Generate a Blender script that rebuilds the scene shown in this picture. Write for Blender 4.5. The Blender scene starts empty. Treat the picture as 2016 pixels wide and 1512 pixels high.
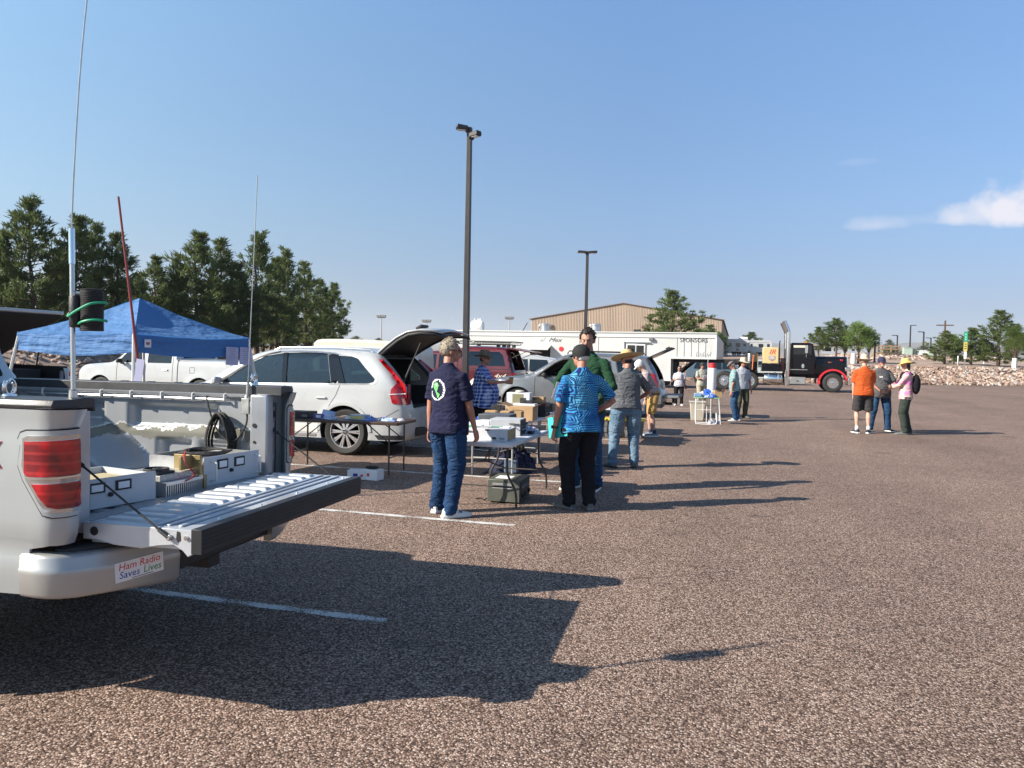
import bpy, bmesh, math, random
import numpy as np
from mathutils import Vector, Matrix, geometry, noise
R=math.radians
rnd=random.Random(7)
scene=bpy.context.scene
COL=scene.collection
# ---------------- camera ----------------
FPX=1520.0; PITCH=math.atan(52/1520.0); ROLL=R(1.1); YAW=R(16.2); CAMH=1.65
cam=bpy.data.cameras.new('camera'); camo=bpy.data.objects.new('camera',cam); COL.objects.link(camo)
cam.sensor_width=36; cam.lens=36*FPX/2016; cam.clip_start=.05; cam.clip_end=20000
_F=Vector((-math.sin(YAW)*math.cos(PITCH),math.cos(YAW)*math.cos(PITCH),-math.sin(PITCH)))
_R=Vector((math.cos(YAW),math.sin(YAW),0)); _U=_R.cross(_F)
_R2=_R*math.cos(ROLL)+_U*math.sin(ROLL); _U2=-_R*math.sin(ROLL)+_U*math.cos(ROLL)
camo.matrix_world=Matrix(((_R2.x,_U2.x,-_F.x,0),(_R2.y,_U2.y,-_F.y,0),(_R2.z,_U2.z,-_F.z,CAMH),(0,0,0,1)))
scene.camera=camo
def _ray(px,py): return _F+_R2*((px-1008)/FPX)-_U2*((py-756)/FPX)
def G(px,py,z=0.0):            # photograph pixel -> point on the level z
    d=_ray(px,py); t=(z-CAMH)/d.z; return Vector((0,0,CAMH))+d*t
def D(px,py,w):                # photograph pixel -> point at depth w
    return Vector((0,0,CAMH))+_ray(px,py)*w
# ---------------- light ----------------
SUN_EL=R(31); SUN_AZ=math.atan2(-.555,-.832)   # direction towards the sun, lot axes
world=bpy.data.worlds.new('World'); scene.world=world; world.use_nodes=True
nt=world.node_tree; nt.nodes.clear()
wo=nt.nodes.new('ShaderNodeOutputWorld'); bg=nt.nodes.new('ShaderNodeBackground')
sky=nt.nodes.new('ShaderNodeTexSky'); sky.sky_type='NISHITA'; sky.sun_disc=False
sky.sun_elevation=SUN_EL; sky.sun_rotation=math.pi/2-SUN_AZ
sky.air_density=1.0; sky.dust_density=.7; sky.ozone_density=3.0; sky.altitude=1400
bg.inputs['Strength'].default_value=.086
# thin clouds low on the right, placed by direction in the sky
geo=nt.nodes.new('ShaderNodeTexCoord')
def wn(t,**k):
    n=nt.nodes.new(t)
    for a,b in k.items(): setattr(n,a,b)
    return n
def wmath(op,a,b=None,c=None):
    n=wn('ShaderNodeMath',operation=op)
    for i,v in enumerate((a,b,c)):
        if v is None: continue
        if isinstance(v,(int,float)): n.inputs[i].default_value=v
        else: nt.links.new(v,n.inputs[i])
    return n.outputs[0]
sep=wn('ShaderNodeSeparateXYZ'); nt.links.new(geo.outputs['Generated'],sep.inputs[0])
az=wmath('ARCTAN2',sep.outputs[0],sep.outputs[1]); el=wmath('ARCSINE',sep.outputs[2])
def azel(px,py):
    d=_ray(px,py).normalized(); return math.atan2(d.x,d.y),math.asin(d.z)
cmb=wn('ShaderNodeCombineXYZ'); nt.links.new(az,cmb.inputs[0]); nt.links.new(el,cmb.inputs[1])
nz=wn('ShaderNodeTexNoise'); nz.inputs['Scale'].default_value=26; nz.inputs['Detail'].default_value=7; nz.inputs['Roughness'].default_value=.55
nt.links.new(cmb.outputs[0],nz.inputs['Vector'])
def puff(px,py,rx,ry,soft=.5,flat=1.0):
    a0,e0=azel(px,py)
    dx=wmath('DIVIDE',wmath('SUBTRACT',az,a0),rx/FPX); dy=wmath('DIVIDE',wmath('SUBTRACT',el,e0),ry/FPX)
    dn=wmath('MULTIPLY',wmath('MINIMUM',dy,0.0),flat-1.0)   # flat bottom
    dy=wmath('ADD',dy,dn)
    r2=wmath('ADD',wmath('MULTIPLY',dx,dx),wmath('MULTIPLY',dy,dy))
    v=wmath('SUBTRACT',1.0,r2)
    v=wmath('ADD',v,wmath('MULTIPLY',wmath('SUBTRACT',nz.outputs['Fac'],.5),2.6))
    return wmath('MULTIPLY',wmath('SMOOTH_MIN',wmath('MAXIMUM',wmath('DIVIDE',v,soft),0.0),1.0,.2),1.0)
pf=None
for (px,py,rx,ry,s,k,fl) in ((2035,420,118,54,.8,.95,2.4),(1925,430,72,34,1.0,.75,2.8),(1730,442,58,17,1.6,.5,1.6),(1830,432,120,12,2.4,.3,1.6),(1690,319,42,8,2.4,.22,1),(1550,609,26,6,2.2,.2,1),(2120,400,150,70,1.1,.8,2.)):
    v=wmath('MULTIPLY',puff(px,py,rx,ry,s,fl),k)
    pf=v if pf is None else wmath('MAXIMUM',pf,v)
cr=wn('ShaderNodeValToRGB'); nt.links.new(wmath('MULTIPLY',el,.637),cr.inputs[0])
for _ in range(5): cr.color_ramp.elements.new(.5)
for e_,(p_,c_) in zip(cr.color_ramp.elements,((0,(.34,.325,.395,1)),(.044,(.395,.37,.42,1)),(.12,(.61,.635,.65,1)),(.24,(.83,.93,.95,1)),(.32,(.93,1.12,1.20,1)),(.45,(.55,.68,.76,1)),(1,(.42,.52,.60,1)))): e_.position=p_; e_.color=c_  # sky above the view is darkened to cut its fill in shadows
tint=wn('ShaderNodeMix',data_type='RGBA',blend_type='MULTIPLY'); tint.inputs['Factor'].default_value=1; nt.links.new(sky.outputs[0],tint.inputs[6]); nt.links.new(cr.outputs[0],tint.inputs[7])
sk2=wn('ShaderNodeVectorMath',operation='SCALE'); sw=wn('ShaderNodeMapRange'); nt.links.new(wmath('COSINE',wmath('SUBTRACT',az,-2.16)),sw.inputs[0]); sw.inputs[1].default_value=-.45; sw.inputs[2].default_value=.35
glow=wn('ShaderNodeMix',data_type='RGBA'); nt.links.new(sw.outputs[0],glow.inputs['Factor']); glow.inputs[6].default_value=(1,1,1,1); glow.inputs[7].default_value=(1.42,1.34,1.12,1)
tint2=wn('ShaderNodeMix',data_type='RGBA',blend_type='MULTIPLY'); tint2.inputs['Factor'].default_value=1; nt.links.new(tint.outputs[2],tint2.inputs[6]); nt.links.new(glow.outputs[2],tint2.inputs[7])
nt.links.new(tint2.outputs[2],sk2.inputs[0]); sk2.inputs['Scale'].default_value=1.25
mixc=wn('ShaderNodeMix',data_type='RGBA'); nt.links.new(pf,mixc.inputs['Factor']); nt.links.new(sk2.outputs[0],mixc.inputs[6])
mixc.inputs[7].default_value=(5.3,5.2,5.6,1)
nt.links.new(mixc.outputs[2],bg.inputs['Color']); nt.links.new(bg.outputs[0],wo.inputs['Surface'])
sl=bpy.data.lights.new('sun','SUN'); sl.energy=5.0; sl.angle=R(.53); sl.color=(1,.92,.80)
so=bpy.data.objects.new('sun',sl); COL.objects.link(so); so.location=(-20,-14,25)
so.rotation_euler=Vector((math.cos(SUN_EL)*math.cos(SUN_AZ),math.cos(SUN_EL)*math.sin(SUN_AZ),math.sin(SUN_EL))).to_track_quat('Z','Y').to_euler()
scene.view_settings.view_transform='Standard'; scene.view_settings.look='None'; scene.view_settings.gamma=1; scene.view_settings.exposure=1.0
scene.render.film_transparent=False
scene.cycles.max_bounces=6; scene.cycles.transparent_max_bounces=16

# ---------------- materials ----------------
MATS={}
def mat(name,rgb=(.5,.5,.5),rough=.5,metal=0,coat=0,nz=0,nscale=8,bump=0,bscale=60,trans=0,alpha=1,emit=None,spec=None,dirt=0):
    if name in MATS: return MATS[name]
    m=bpy.data.materials.new(name); MATS[name]=m; m.use_nodes=True; t=m.node_tree; p=t.nodes['Principled BSDF']
    p.inputs['Base Color'].default_value=(*rgb,1); p.inputs['Roughness'].default_value=rough; p.inputs['Metallic'].default_value=metal
    p.inputs['Coat Weight'].default_value=coat; p.inputs['Coat Roughness'].default_value=.04
    p.inputs['Transmission Weight'].default_value=trans; p.inputs['Alpha'].default_value=alpha
    if spec is not None: p.inputs['Specular IOR Level'].default_value=spec
    if emit: p.inputs['Emission Color'].default_value=(*emit,1); p.inputs['Emission Strength'].default_value=1
    tc=t.nodes.new('ShaderNodeTexCoord')
    if nz:
        n=t.nodes.new('ShaderNodeTexNoise'); n.inputs['Scale'].default_value=nscale; n.inputs['Detail'].default_value=5
        t.links.new(tc.outputs['Object'],n.inputs['Vector'])
        mx=t.nodes.new('ShaderNodeMix'); mx.data_type='RGBA'; mx.blend_type='MULTIPLY'; mx.inputs['Factor'].default_value=1
        mr=t.nodes.new('ShaderNodeMapRange'); mr.inputs[3].default_value=1-nz; mr.inputs[4].default_value=1+nz; mr.inputs[1].default_value=.3; mr.inputs[2].default_value=.7
        t.links.new(n.outputs['Fac'],mr.inputs[0]); mx.inputs[6].default_value=(*rgb,1); t.links.new(mr.outputs[0],mx.inputs[7])
        t.links.new(mx.outputs[2],p.inputs['Base Color'])
        mr2=t.nodes.new('ShaderNodeMapRange'); mr2.inputs[3].default_value=max(.02,rough-.08); mr2.inputs[4].default_value=min(1,rough+.1)
        t.links.new(n.outputs['Fac'],mr2.inputs[0]); t.links.new(mr2.outputs[0],p.inputs['Roughness'])
    if bump:
        b=t.nodes.new('ShaderNodeBump'); b.inputs['Strength'].default_value=bump; b.inputs['Distance'].default_value=.02
        n=t.nodes.new('ShaderNodeTexNoise'); n.inputs['Scale'].default_value=bscale; n.inputs['Detail'].default_value=4
        t.links.new(tc.outputs['Object'],n.inputs['Vector']); t.links.new(n.outputs['Fac'],b.inputs['Height']); t.links.new(b.outputs[0],p.inputs['Normal'])
    return m
class NT:      # small node helper
    def __init__(s,name,rough=.8,coord='Object'):
        s.m=bpy.data.materials.new(name); MATS[name]=s.m; s.m.use_nodes=True; s.t=s.m.node_tree; s.p=s.t.nodes['Principled BSDF']
        s.p.inputs['Roughness'].default_value=rough; s.tc=s.t.nodes.new('ShaderNodeTexCoord').outputs[coord]
    def lk(s,a,b):
        if isinstance(a,(int,float)): b.default_value=a
        elif isinstance(a,tuple): b.default_value=(*a,1) if len(a)==3 and len(b.default_value)==4 else a
        else: s.t.links.new(a,b)
    def math(s,op,a,b=0,c=None):
        n=s.t.nodes.new('ShaderNodeMath'); n.operation=op; s.lk(a,n.inputs[0]); s.lk(b,n.inputs[1])
        if c is not None: s.lk(c,n.inputs[2])
        return n.outputs[0]
    def noise(s,scale,detail=4,vec=None,rough=.5):
        n=s.t.nodes.new('ShaderNodeTexNoise'); n.inputs['Scale'].default_value=scale; n.inputs['Detail'].default_value=detail; n.inputs['Roughness'].default_value=rough
        s.t.links.new(vec or s.tc,n.inputs['Vector']); return n.outputs['Fac']
    def vor(s,scale,feature='F1',vec=None):
        n=s.t.nodes.new('ShaderNodeTexVoronoi'); n.feature=feature; n.inputs['Scale'].default_value=scale
        s.t.links.new(vec or s.tc,n.inputs['Vector']); return n
    def mapr(s,v,a,b,c,d,clamp=True):
        n=s.t.nodes.new('ShaderNodeMapRange'); n.clamp=clamp; s.lk(v,n.inputs[0])
        for i,x in enumerate((a,b,c,d)): n.inputs[i+1].default_value=x
        return n.outputs[0]
    def mix(s,f,a,b,mode='MIX'):
        n=s.t.nodes.new('ShaderNodeMix'); n.data_type='RGBA'; n.blend_type=mode; s.lk(f,n.inputs[0]); s.lk(a,n.inputs[6]); s.lk(b,n.inputs[7]); return n.outputs[2]
    def ramp(s,v,stops,interp='LINEAR'):
        n=s.t.nodes.new('ShaderNodeValToRGB'); n.color_ramp.interpolation=interp; e=n.color_ramp.elements
        while len(e)<len(stops): e.new(.5)
        for i,(p,c) in enumerate(stops): e[i].position=p; e[i].color=(*c,1)
        s.lk(v,n.inputs[0]); return n.outputs[0]
    def sep(s,v=None):
        n=s.t.nodes.new('ShaderNodeSeparateXYZ'); s.t.links.new(v or s.tc,n.inputs[0]); return n.outputs
    def comb(s,x=0,y=0,z=0):
        n=s.t.nodes.new('ShaderNodeCombineXYZ'); s.lk(x,n.inputs[0]); s.lk(y,n.inputs[1]); s.lk(z,n.inputs[2]); return n.outputs[0]
    def bump(s,h,strength=.5,dist=.01,normal=None):
        n=s.t.nodes.new('ShaderNodeBump'); n.inputs['Strength'].default_value=strength; n.inputs['Distance'].default_value=dist; s.lk(h,n.inputs['Height'])
        if normal is not None: s.t.links.new(normal,n.inputs['Normal'])
        s.t.links.new(n.outputs[0],s.p.inputs['Normal']); return n.outputs[0]
    def color(s,c): s.lk(c,s.p.inputs['Base Color'])
# car paints and common stuff
PW=mat('white_paint',(.43,.44,.44),.28,0,.8,.02,2)
PS=mat('silver_paint',(.17,.18,.19),.36,.45,.7,.04,3,0)
PS2=mat('bright_silver_paint',(.43,.46,.47),.36,.45,.6,.04,3)
PM=mat('maroon_paint',(.115,.014,.018),.3,.2,.8,.1,2)
PB=mat('black_paint',(.006,.006,.008),.06,0,0,0,3)
PR=mat('red_paint',(.55,.02,.03),.25,0,.9,.05,3)
BLK=mat('black_plastic',(.018,.018,.02),.55,0,0,.2,12,.15,180)
BLKR=mat('ribbed_black_plastic',(.014,.015,.018),.5,0,0,.1,10)
DARK=mat('dark_interior',(.012,.012,.013),.8,0,0,.2,6)
GREY=mat('grey_plastic',(.16,.16,.16),.55,0,0,.1,9)
RUB=mat('tyre_rubber',(.022,.021,.02),.75,0,0,.25,14,.3,60)
CHR=mat('chrome',(.75,.74,.72),.14,1,0,.05,6)
ALU=mat('brushed_metal',(.55,.56,.57),.35,.9,0,.1,14)
STEEL=mat('galvanised_steel',(.42,.42,.4),.45,.8,0,.15,20)
ALLOY=mat('machined_alloy',(.62,.62,.63),.25,.85,.3,.03,8)
REDL=mat('red_lens',(.42,.006,.010),.07,0,1,.08,18)
REDL2=mat('dark_red_lens',(.20,.004,.008),.08,0,1,.25,14)
WHT=mat('white_plastic',(.72,.71,.69),.45,0,0,.03,8)
WHM=mat('white_metal',(.66,.66,.64),.4,.1,.2,.05,6)
CREAM=mat('cream_fibreglass',(.62,.57,.46),.4,0,.2,.05,3)
CARD=mat('cardboard',(.42,.27,.14),.85,0,0,.08,9)
CARDD=mat('brown_cardboard_inside',(.30,.19,.10),.9,0,0,.08,9)
PAPER=mat('paper',(.75,.75,.76),.8,0,0,.02,7)
INK=mat('dark_ink',(.02,.02,.025),.7)
def glassmat(name,tint=(.35,.42,.42),dark=.5):
    m=bpy.data.materials.new(name); m.use_nodes=True; t=m.node_tree; t.nodes.clear()
    o=t.nodes.new('ShaderNodeOutputMaterial'); tr=t.nodes.new('ShaderNodeBsdfTransparent'); gl=t.nodes.new('ShaderNodeBsdfGlossy'); mx=t.nodes.new('ShaderNodeMixShader')
    fr=t.nodes.new('ShaderNodeFresnel'); fr.inputs['IOR'].default_value=1.5
    tr.inputs[0].default_value=(*[c*dark for c in tint],1); gl.inputs['Roughness'].default_value=.03; gl.inputs[0].default_value=(.85,.88,.9,1)
    ad=t.nodes.new('ShaderNodeMath'); ad.operation='ADD'; ad.inputs[1].default_value=.03; t.links.new(fr.outputs[0],ad.inputs[0])
    t.links.new(ad.outputs[0],mx.inputs[0]); t.links.new(tr.outputs[0],mx.inputs[1]); t.links.new(gl.outputs[0],mx.inputs[2]); t.links.new(mx.outputs[0],o.inputs[0]); MATS[name]=m
    return m
GLASS=glassmat('window_glass',(.62,.75,.76),.62); TINT=glassmat('tinted_glass',(.5,.55,.55),.38); DTINT=glassmat('dark_tinted_glass',(.3,.32,.33),.15)

# ---------------- mesh helpers ----------------
def rotm(rx=0,ry=0,rz=0,loc=(0,0,0)):
    return Matrix.Translation(loc)@Matrix.Rotation(rz,4,'Z')@Matrix.Rotation(ry,4,'Y')@Matrix.Rotation(rx,4,'X')
class MB:
    def __init__(s): s.v=[]; s.f=[]; s.mi=[]; s.M=None
    def add(s,vs,fs,mi=0,M=None):
        b=len(s.v)
        for p in vs:
            p=Vector(p)
            if M is not None: p=M@p
            if s.M is not None: p=s.M@p
            s.v.append(tuple(p))
        for f in fs: s.f.append([b+i for i in f]); s.mi.append(mi)
        return s
    def box(s,x0,x1,y0,y1,z0,z1,mi=0,M=None):
        return s.add([(x0,y0,z0),(x1,y0,z0),(x1,y1,z0),(x0,y1,z0),(x0,y0,z1),(x1,y0,z1),(x1,y1,z1),(x0,y1,z1)],[(0,3,2,1),(4,5,6,7),(0,1,5,4),(1,2,6,5),(2,3,7,6),(3,0,4,7)],mi,M)
    def loft(s,rings,mi=0,caps=True,M=None,closed=True):
        n=len(rings[0]); vs=[p for r in rings for p in r]; fs=[]
        for i in range(len(rings)-1):
            for j in range(n if closed else n-1):
                k=(j+1)%n; fs.append((i*n+j,i*n+k,(i+1)*n+k,(i+1)*n+j))
        if caps and closed: fs.append(tuple(range(n-1,-1,-1))); fs.append(tuple((len(rings)-1)*n+j for j in range(n)))
        return s.add(vs,fs,mi,M)
    def tube(s,path,r,n=8,mi=0,M=None,closed=False):
        P=[Vector(p) for p in path]; m=len(P); rs=r if isinstance(r,(list,tuple)) else [r]*m; rings=[]; prev=None
        for i in range(m):
            if closed: t=(P[(i+1)%m]-P[i-1])
            else: t=(P[min(i+1,m-1)]-P[max(i-1,0)])
            t.normalize()
            if prev is None:
                a=Vector((0,0,1)) if abs(t.z)<.9 else Vector((1,0,0)); u=t.cross(a).normalized()
            else:
                u=prev-t*prev.dot(t)
                u=u.normalized() if u.length>1e-6 else t.orthogonal().normalized()
            prev=u; w=t.cross(u)
            rings.append([tuple(P[i]+(u*math.cos(2*math.pi*j/n)+w*math.sin(2*math.pi*j/n))*rs[i]) for j in range(n)])
        if closed: rings.append(rings[0]); return s.loft(rings,mi,False,M)
        return s.loft(rings,mi,True,M)
    def lathe(s,prof,n=24,mi=0,M=None,caps=True):
        rings=[[(r*math.cos(2*math.pi*j/n),r*math.sin(2*math.pi*j/n),z) for j in range(n)] for r,z in prof]
        return s.loft(rings,mi,caps,M)
    def prism(s,poly,h0,h1,axis='y',mi=0,M=None):
        n=len(poly); o={'y':lambda a,b,h:(a,h,b),'x':lambda a,b,h:(h,a,b),'z':lambda a,b,h:(a,b,h)}[axis]
        return s.add([o(a,b,h0) for a,b in poly]+[o(a,b,h1) for a,b in poly],[tuple(range(n)),tuple(range(2*n-1,n-1,-1))]+[(i,n+i,n+(i+1)%n,(i+1)%n) for i in range(n)],mi,M)
    def ball(s,c,r,mi=0,n=12,m=8,M=None):
        r=r if isinstance(r,(tuple,list)) else (r,r,r)
        rings=[]
        for i in range(m+1):
            a=math.pi*i/m; k=max(math.sin(a),.02)
            rings.append([(c[0]+r[0]*k*math.cos(2*math.pi*j/n),c[1]+r[1]*k*math.sin(2*math.pi*j/n),c[2]-r[2]*math.cos(a)) for j in range(n)])
        return s.loft(rings,mi,True,M)
    def mesh(s,name,mats,smooth=38,fix=True):
        me=bpy.data.meshes.new(name); me.from_pydata(s.v,[],s.f)
        for m in mats: me.materials.append(m)
        if len(mats)>1: me.polygons.foreach_set('material_index',s.mi)
        if fix:
            bm=bmesh.new(); bm.from_mesh(me); bmesh.ops.recalc_face_normals(bm,faces=bm.faces); bm.to_mesh(me); bm.free()
        if smooth:
            me.polygons.foreach_set('use_smooth',[True]*len(me.polygons)); me.set_sharp_from_angle(angle=R(smooth))
        me.update(); return me
    def build(s,name,mats,parent=None,loc=(0,0,0),rz=0,bev=0,smooth=38,seg=2,fix=True):
        if not isinstance(mats,(list,tuple)): mats=[mats]
        o=bpy.data.objects.new(name,s.mesh(name,mats,smooth,fix)); COL.objects.link(o); o.location=loc; o.rotation_euler=(0,0,rz)
        if parent: o.parent=parent
        if bev:
            b=o.modifiers.new('bevel','BEVEL'); b.width=bev; b.segments=seg; b.limit_method='ANGLE'; b.angle_limit=R(40); b.harden_normals=False
        return o
def tag(o,label=None,cat=None,group=None,kind=None):
    if label: o['label']=label
    if cat: o['category']=cat
    if group: o['group']=group
    if kind: o['kind']=kind
    return o
def thing(name,label,cat,loc=(0,0,0),rz=0,group=None):
    o=bpy.data.objects.new(name,None); COL.objects.link(o); o.location=loc; o.rotation_euler=(0,0,rz); o.empty_display_size=.2
    return tag(o,label,cat,group)
def dup(root,loc,rz=None,label=None,scale=None,group=None):
    def cp(o,par):
        c=o.copy(); COL.objects.link(c)
        if par: c.parent=par
        for ch in list(o.children): cp(ch,c)
        return c
    r=cp(root,None); r.location=loc
    if rz is not None: r.rotation_euler=(0,0,rz)
    if label: r['label']=label
    if group: r['group']=group
    if scale: r.scale=scale if isinstance(scale,tuple) else (scale,)*3
    return r
def textmesh(body,size,M,m,parent,name='lettering',shear=0,ext=.0015,sx=1,align='CENTER'):
    c=bpy.data.curves.new(name,'FONT'); c.body=body; c.size=size; c.align_x=align; c.align_y='CENTER'; c.shear=shear; c.extrude=ext; c.resolution_u=2
    t=bpy.data.objects.new('tmp',c); COL.objects.link(t); bpy.context.view_layer.update()
    me=bpy.data.meshes.new_from_object(t.evaluated_get(bpy.context.evaluated_depsgraph_get())); bpy.data.objects.remove(t)
    me.transform(M@Matrix.Diagonal((sx,1,1,1))); me.materials.clear(); me.materials.append(m)
    o=bpy.data.objects.new(name,me); COL.objects.link(o); o.parent=parent; return o
def TX(loc,nrm,up=(0,0,1)):     # matrix: text plane facing nrm
    z=Vector(nrm).normalized(); y=Vector(up); y=(y-z*y.dot(z)).normalized(); x=y.cross(z)
    M=Matrix((x,y,z)).transposed().to_4x4(); M.translation=Vector(loc); return M
def catmull(P,n=6,closed=False):
    P=[Vector(p) for p in P]; out=[]; m=len(P)
    for i in range(m if closed else m-1):
        p0=P[(i-1)%m] if (closed or i>0) else P[0]; p1=P[i]; p2=P[(i+1)%m]; p3=P[(i+2)%m] if (closed or i<m-2) else P[-1]
        for k in range(n):
            t=k/n; out.append(.5*((2*p1)+(p2-p0)*t+(2*p0-5*p1+4*p2-p3)*t*t+(3*p1-p0-3*p2+p3)*t**3))
    if not closed: out.append(P[-1])
    return out
# ================= the setting =================
def ground_mat():
    n=NT('chip_seal_asphalt',.85); o=n.tc
    v=n.vor(100); dist=v.outputs['Distance']; col=n.sep(v.outputs['Color'])
    v2=n.vor(230)
    big=n.noise(.35,4); mid=n.noise(2.2,5)
    s=n.sep(); lanes=n.noise(1,2,n.comb(n.math('MULTIPLY',s[0],.5),n.math('MULTIPLY',s[1],.035),0))
    peb=n.ramp(col[0],[(0,(.075,.05,.04)),(.2,(.155,.108,.083)),(.45,(.28,.20,.155)),(.7,(.46,.345,.275)),(.88,(.60,.48,.40)),(1,(.80,.70,.61))])
    gap=n.mapr(dist,.42,.78,0,.62)
    c=n.mix(gap,peb,(.035,.023,.018))
    k=n.mapr(n.math('ADD',n.math('MULTIPLY',big,.5),n.math('ADD',n.math('MULTIPLY',mid,.3),n.math('MULTIPLY',lanes,.5))),.45,.85,.76,1.26)
    c=n.mix(1.0,c,n.comb(k,k,k),'MULTIPLY')
    c=n.mix(1.0,c,(.735,.672,.648),'MULTIPLY')
    # oil spots
    sp=n.mapr(n.noise(.9,3),.66,.74,0,.55); c=n.mix(sp,c,(.03,.024,.022))
    n.color(c)
    h=n.math('ADD',n.math('MULTIPLY',dist,-1.0),n.math('MULTIPLY',col[1],.35))
    n.bump(h,.8,.006); n.p.inputs['Roughness'].default_value=.85; n.p.inputs['Specular IOR Level'].default_value=.22
    return n.m
def dirt_mat():
    n=NT('desert_dirt',.95); a=n.noise(.12,5); b=n.noise(3,6)
    c=n.ramp(n.math('ADD',n.math('MULTIPLY',a,.6),n.math('MULTIPLY',b,.4)),[(.3,(.20,.135,.10)),(.5,(.30,.215,.165)),(.7,(.38,.29,.225))])
    n.color(c); n.bump(b,.6,.05); return n.m
def rock_mat(name,scale):
    n=NT(name,.9); v=n.vor(scale); oi=n.t.nodes.new('ShaderNodeObjectInfo')
    r=n.math('FRACT',n.math('ADD',n.sep(v.outputs['Color'])[0],oi.outputs['Random']))
    c=n.ramp(r,[(0,(.15,.095,.072)),(.3,(.28,.185,.14)),(.6,(.38,.275,.21)),(.85,(.46,.36,.29)),(1,(.42,.39,.36))])
    k=n.mapr(n.noise(9,5),.3,.7,.75,1.2); c=n.mix(1,c,n.comb(k,k,k),'MULTIPLY'); n.color(c); n.bump(n.noise(14,5),.5,.04); return n.m
LOT=ground_mat(); DIRT=dirt_mat(); ROCK=rock_mat('quarry_stone',.05); ROCKS=rock_mat('quarry_stone_mass',1.7)
foot=[Vector(p) for p in ((140,150),(70,108),(45,90),(24.5,78.6),(16.8,74.2),(8,71.3),(0,69.4),(-12,67),(-24,63),(-32,55),(-36,40),(-37,25),(-38,5),(-40,-30),(-20,-60),(60,-60),(170,10))]
FT=catmull([(p.x,p.y,0) for p in foot],8,closed=True)
FT=[Vector((p.x,p.y)) for p in FT]
def offs(P,d):
    out=[]
    for i in range(len(P)):
        t=(P[(i+1)%len(P)]-P[i-1]).normalized(); out.append(P[i]+Vector((t.y,-t.x))*d)
    return out
_cc=offs(FT,1); SG=1 if (_cc[20]-Vector((10,20))).length>(FT[20]-Vector((10,20))).length else -1
mb=MB(); mb.add([(p.x,p.y,0) for p in FT],[tuple(range(len(FT)))]); tag(mb.build('parking_lot',LOT,smooth=0),kind='structure')
rings=[]
TZ=((-.3,-.05),(0,0.0),(1.6,.62),(3.2,1.28),(5,1.38),(14,1.75),(32,2.4),(35,2.6),(40,2.95),(60,2.75),(90,2.8))
def tzk(x): return max(.08,min(1,(x-6)/8))
def terr(x,y):
    p=Vector((x,y)); d=min(((geometry.intersect_point_line(p,FT[i],FT[(i+1)%len(FT)])[0] if 0<=geometry.intersect_point_line(p,FT[i],FT[(i+1)%len(FT)])[1]<=1 else FT[i])-p).length for i in range(len(FT)))
    z=float(np.interp(d,[t[0] for t in TZ],[t[1] for t in TZ])); k=tzk(x)+(1-tzk(x))*max(0,min(1,(d-45)/15)); return min(z,1.45+max(0,z-1.45)*k)
for d,z in TZ:
    rings.append([(p.x,p.y,(z if z<1.45 or d>=60 else 1.45+(z-1.45)*tzk(p.x))+(noise.noise(Vector((p.x*.3,p.y*.3,z)))*.12 if d>0 else 0)) for p in offs(FT,SG*d)])
for k,z in ((2.2,2.7),(4,2.6),(9,2.6),(30,2.6),(70,0)):
    rings.append([(p.x*k,p.y*k,z) for p in offs(FT,SG*70)])
mb=MB(); mb.loft(rings,caps=False); tag(mb.build('ground',DIRT,smooth=60),kind='structure')
# hills on the skyline
mb=MB(); hv=[]; NH=260
prof=[(-.9,60),(-.3,50),(0.0,70),(.10,95),(.16,150),(.18,170),(.20,150),(.24,185),(.27,120),(.33,110),(.42,105),(.5,120),(.62,90),(1.0,60)]
r0,r1,r2=[],[],[]
for i in range(NH):
    a=-.9+1.9*i/(NH-1); ca=a
    hz=np.interp(a,[p[0] for p in prof],[p[1] for p in prof])*(1+.22*noise.noise(Vector((a*18,0,0)))+.12*noise.noise(Vector((a*60,3,0))))
    az_=a+(-YAW); d=4600
    s_,c_=math.sin(az_),math.cos(az_)
    r0.append((s_*3600,c_*3600,-5)); r1.append((s_*4100,c_*4100,hz*.55)); r2.append((s_*d,c_*d,hz))
mb.loft([r0,r1,r2,[(x*1.2,y*1.2,-5) for x,y,z in r2]],caps=False,closed=False)
hm=NT('distant_hill_scrub',.95); hm.color(hm.ramp(hm.noise(.006,8),[(.35,(.11,.115,.08)),(.6,(.20,.165,.125))])); tag(mb.build('hills',hm.m,smooth=180),kind='structure')
# parking lines, worn paint
def line_mat():
    n=NT('worn_white_line',.7); a=n.noise(70,3); b=n.noise(4,4)
    n.color((.62,.61,.58)); s=n.sep(); ed=n.math('POWER',n.math('MULTIPLY',n.math('ABSOLUTE',s[1]),20.0),3.0)
    al=n.mapr(n.math('SUBTRACT',n.math('ADD',n.math('ADD',n.math('MULTIPLY',a,.6),n.math('MULTIPLY',n.noise(190,2),.4)),n.math('MULTIPLY',b,.55)),n.math('MULTIPLY',ed,.14)),.685,.745,0,1); n.lk(al,n.p.inputs['Alpha']); n.bump(a,.4,.004); return n.m
LINE=line_mat()
def pline(x0,x1,y,w=.10):
    mb=MB(); N=24
    rr=[]
    for i in range(N+1):
        x=x0+(x1-x0)*i/N; j=.008*noise.noise(Vector((x*9,y,0)))
        rr.append([(x,-w/2+j,.004),(x,w/2+j,.004)])
    mb.loft(rr,caps=False,closed=False); tag(mb.build('parking_line',LINE,loc=(0,y,0),smooth=0,fix=False),kind='structure')
for i,y in enumerate((1.45,4.34,7.25,10.05,12.97,15.75,18.6,21.5,24.4,27.3,30.2,33.1,36)):
    pline(-7.6,(-2.05 if i<7 else -1.5),y)
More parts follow.
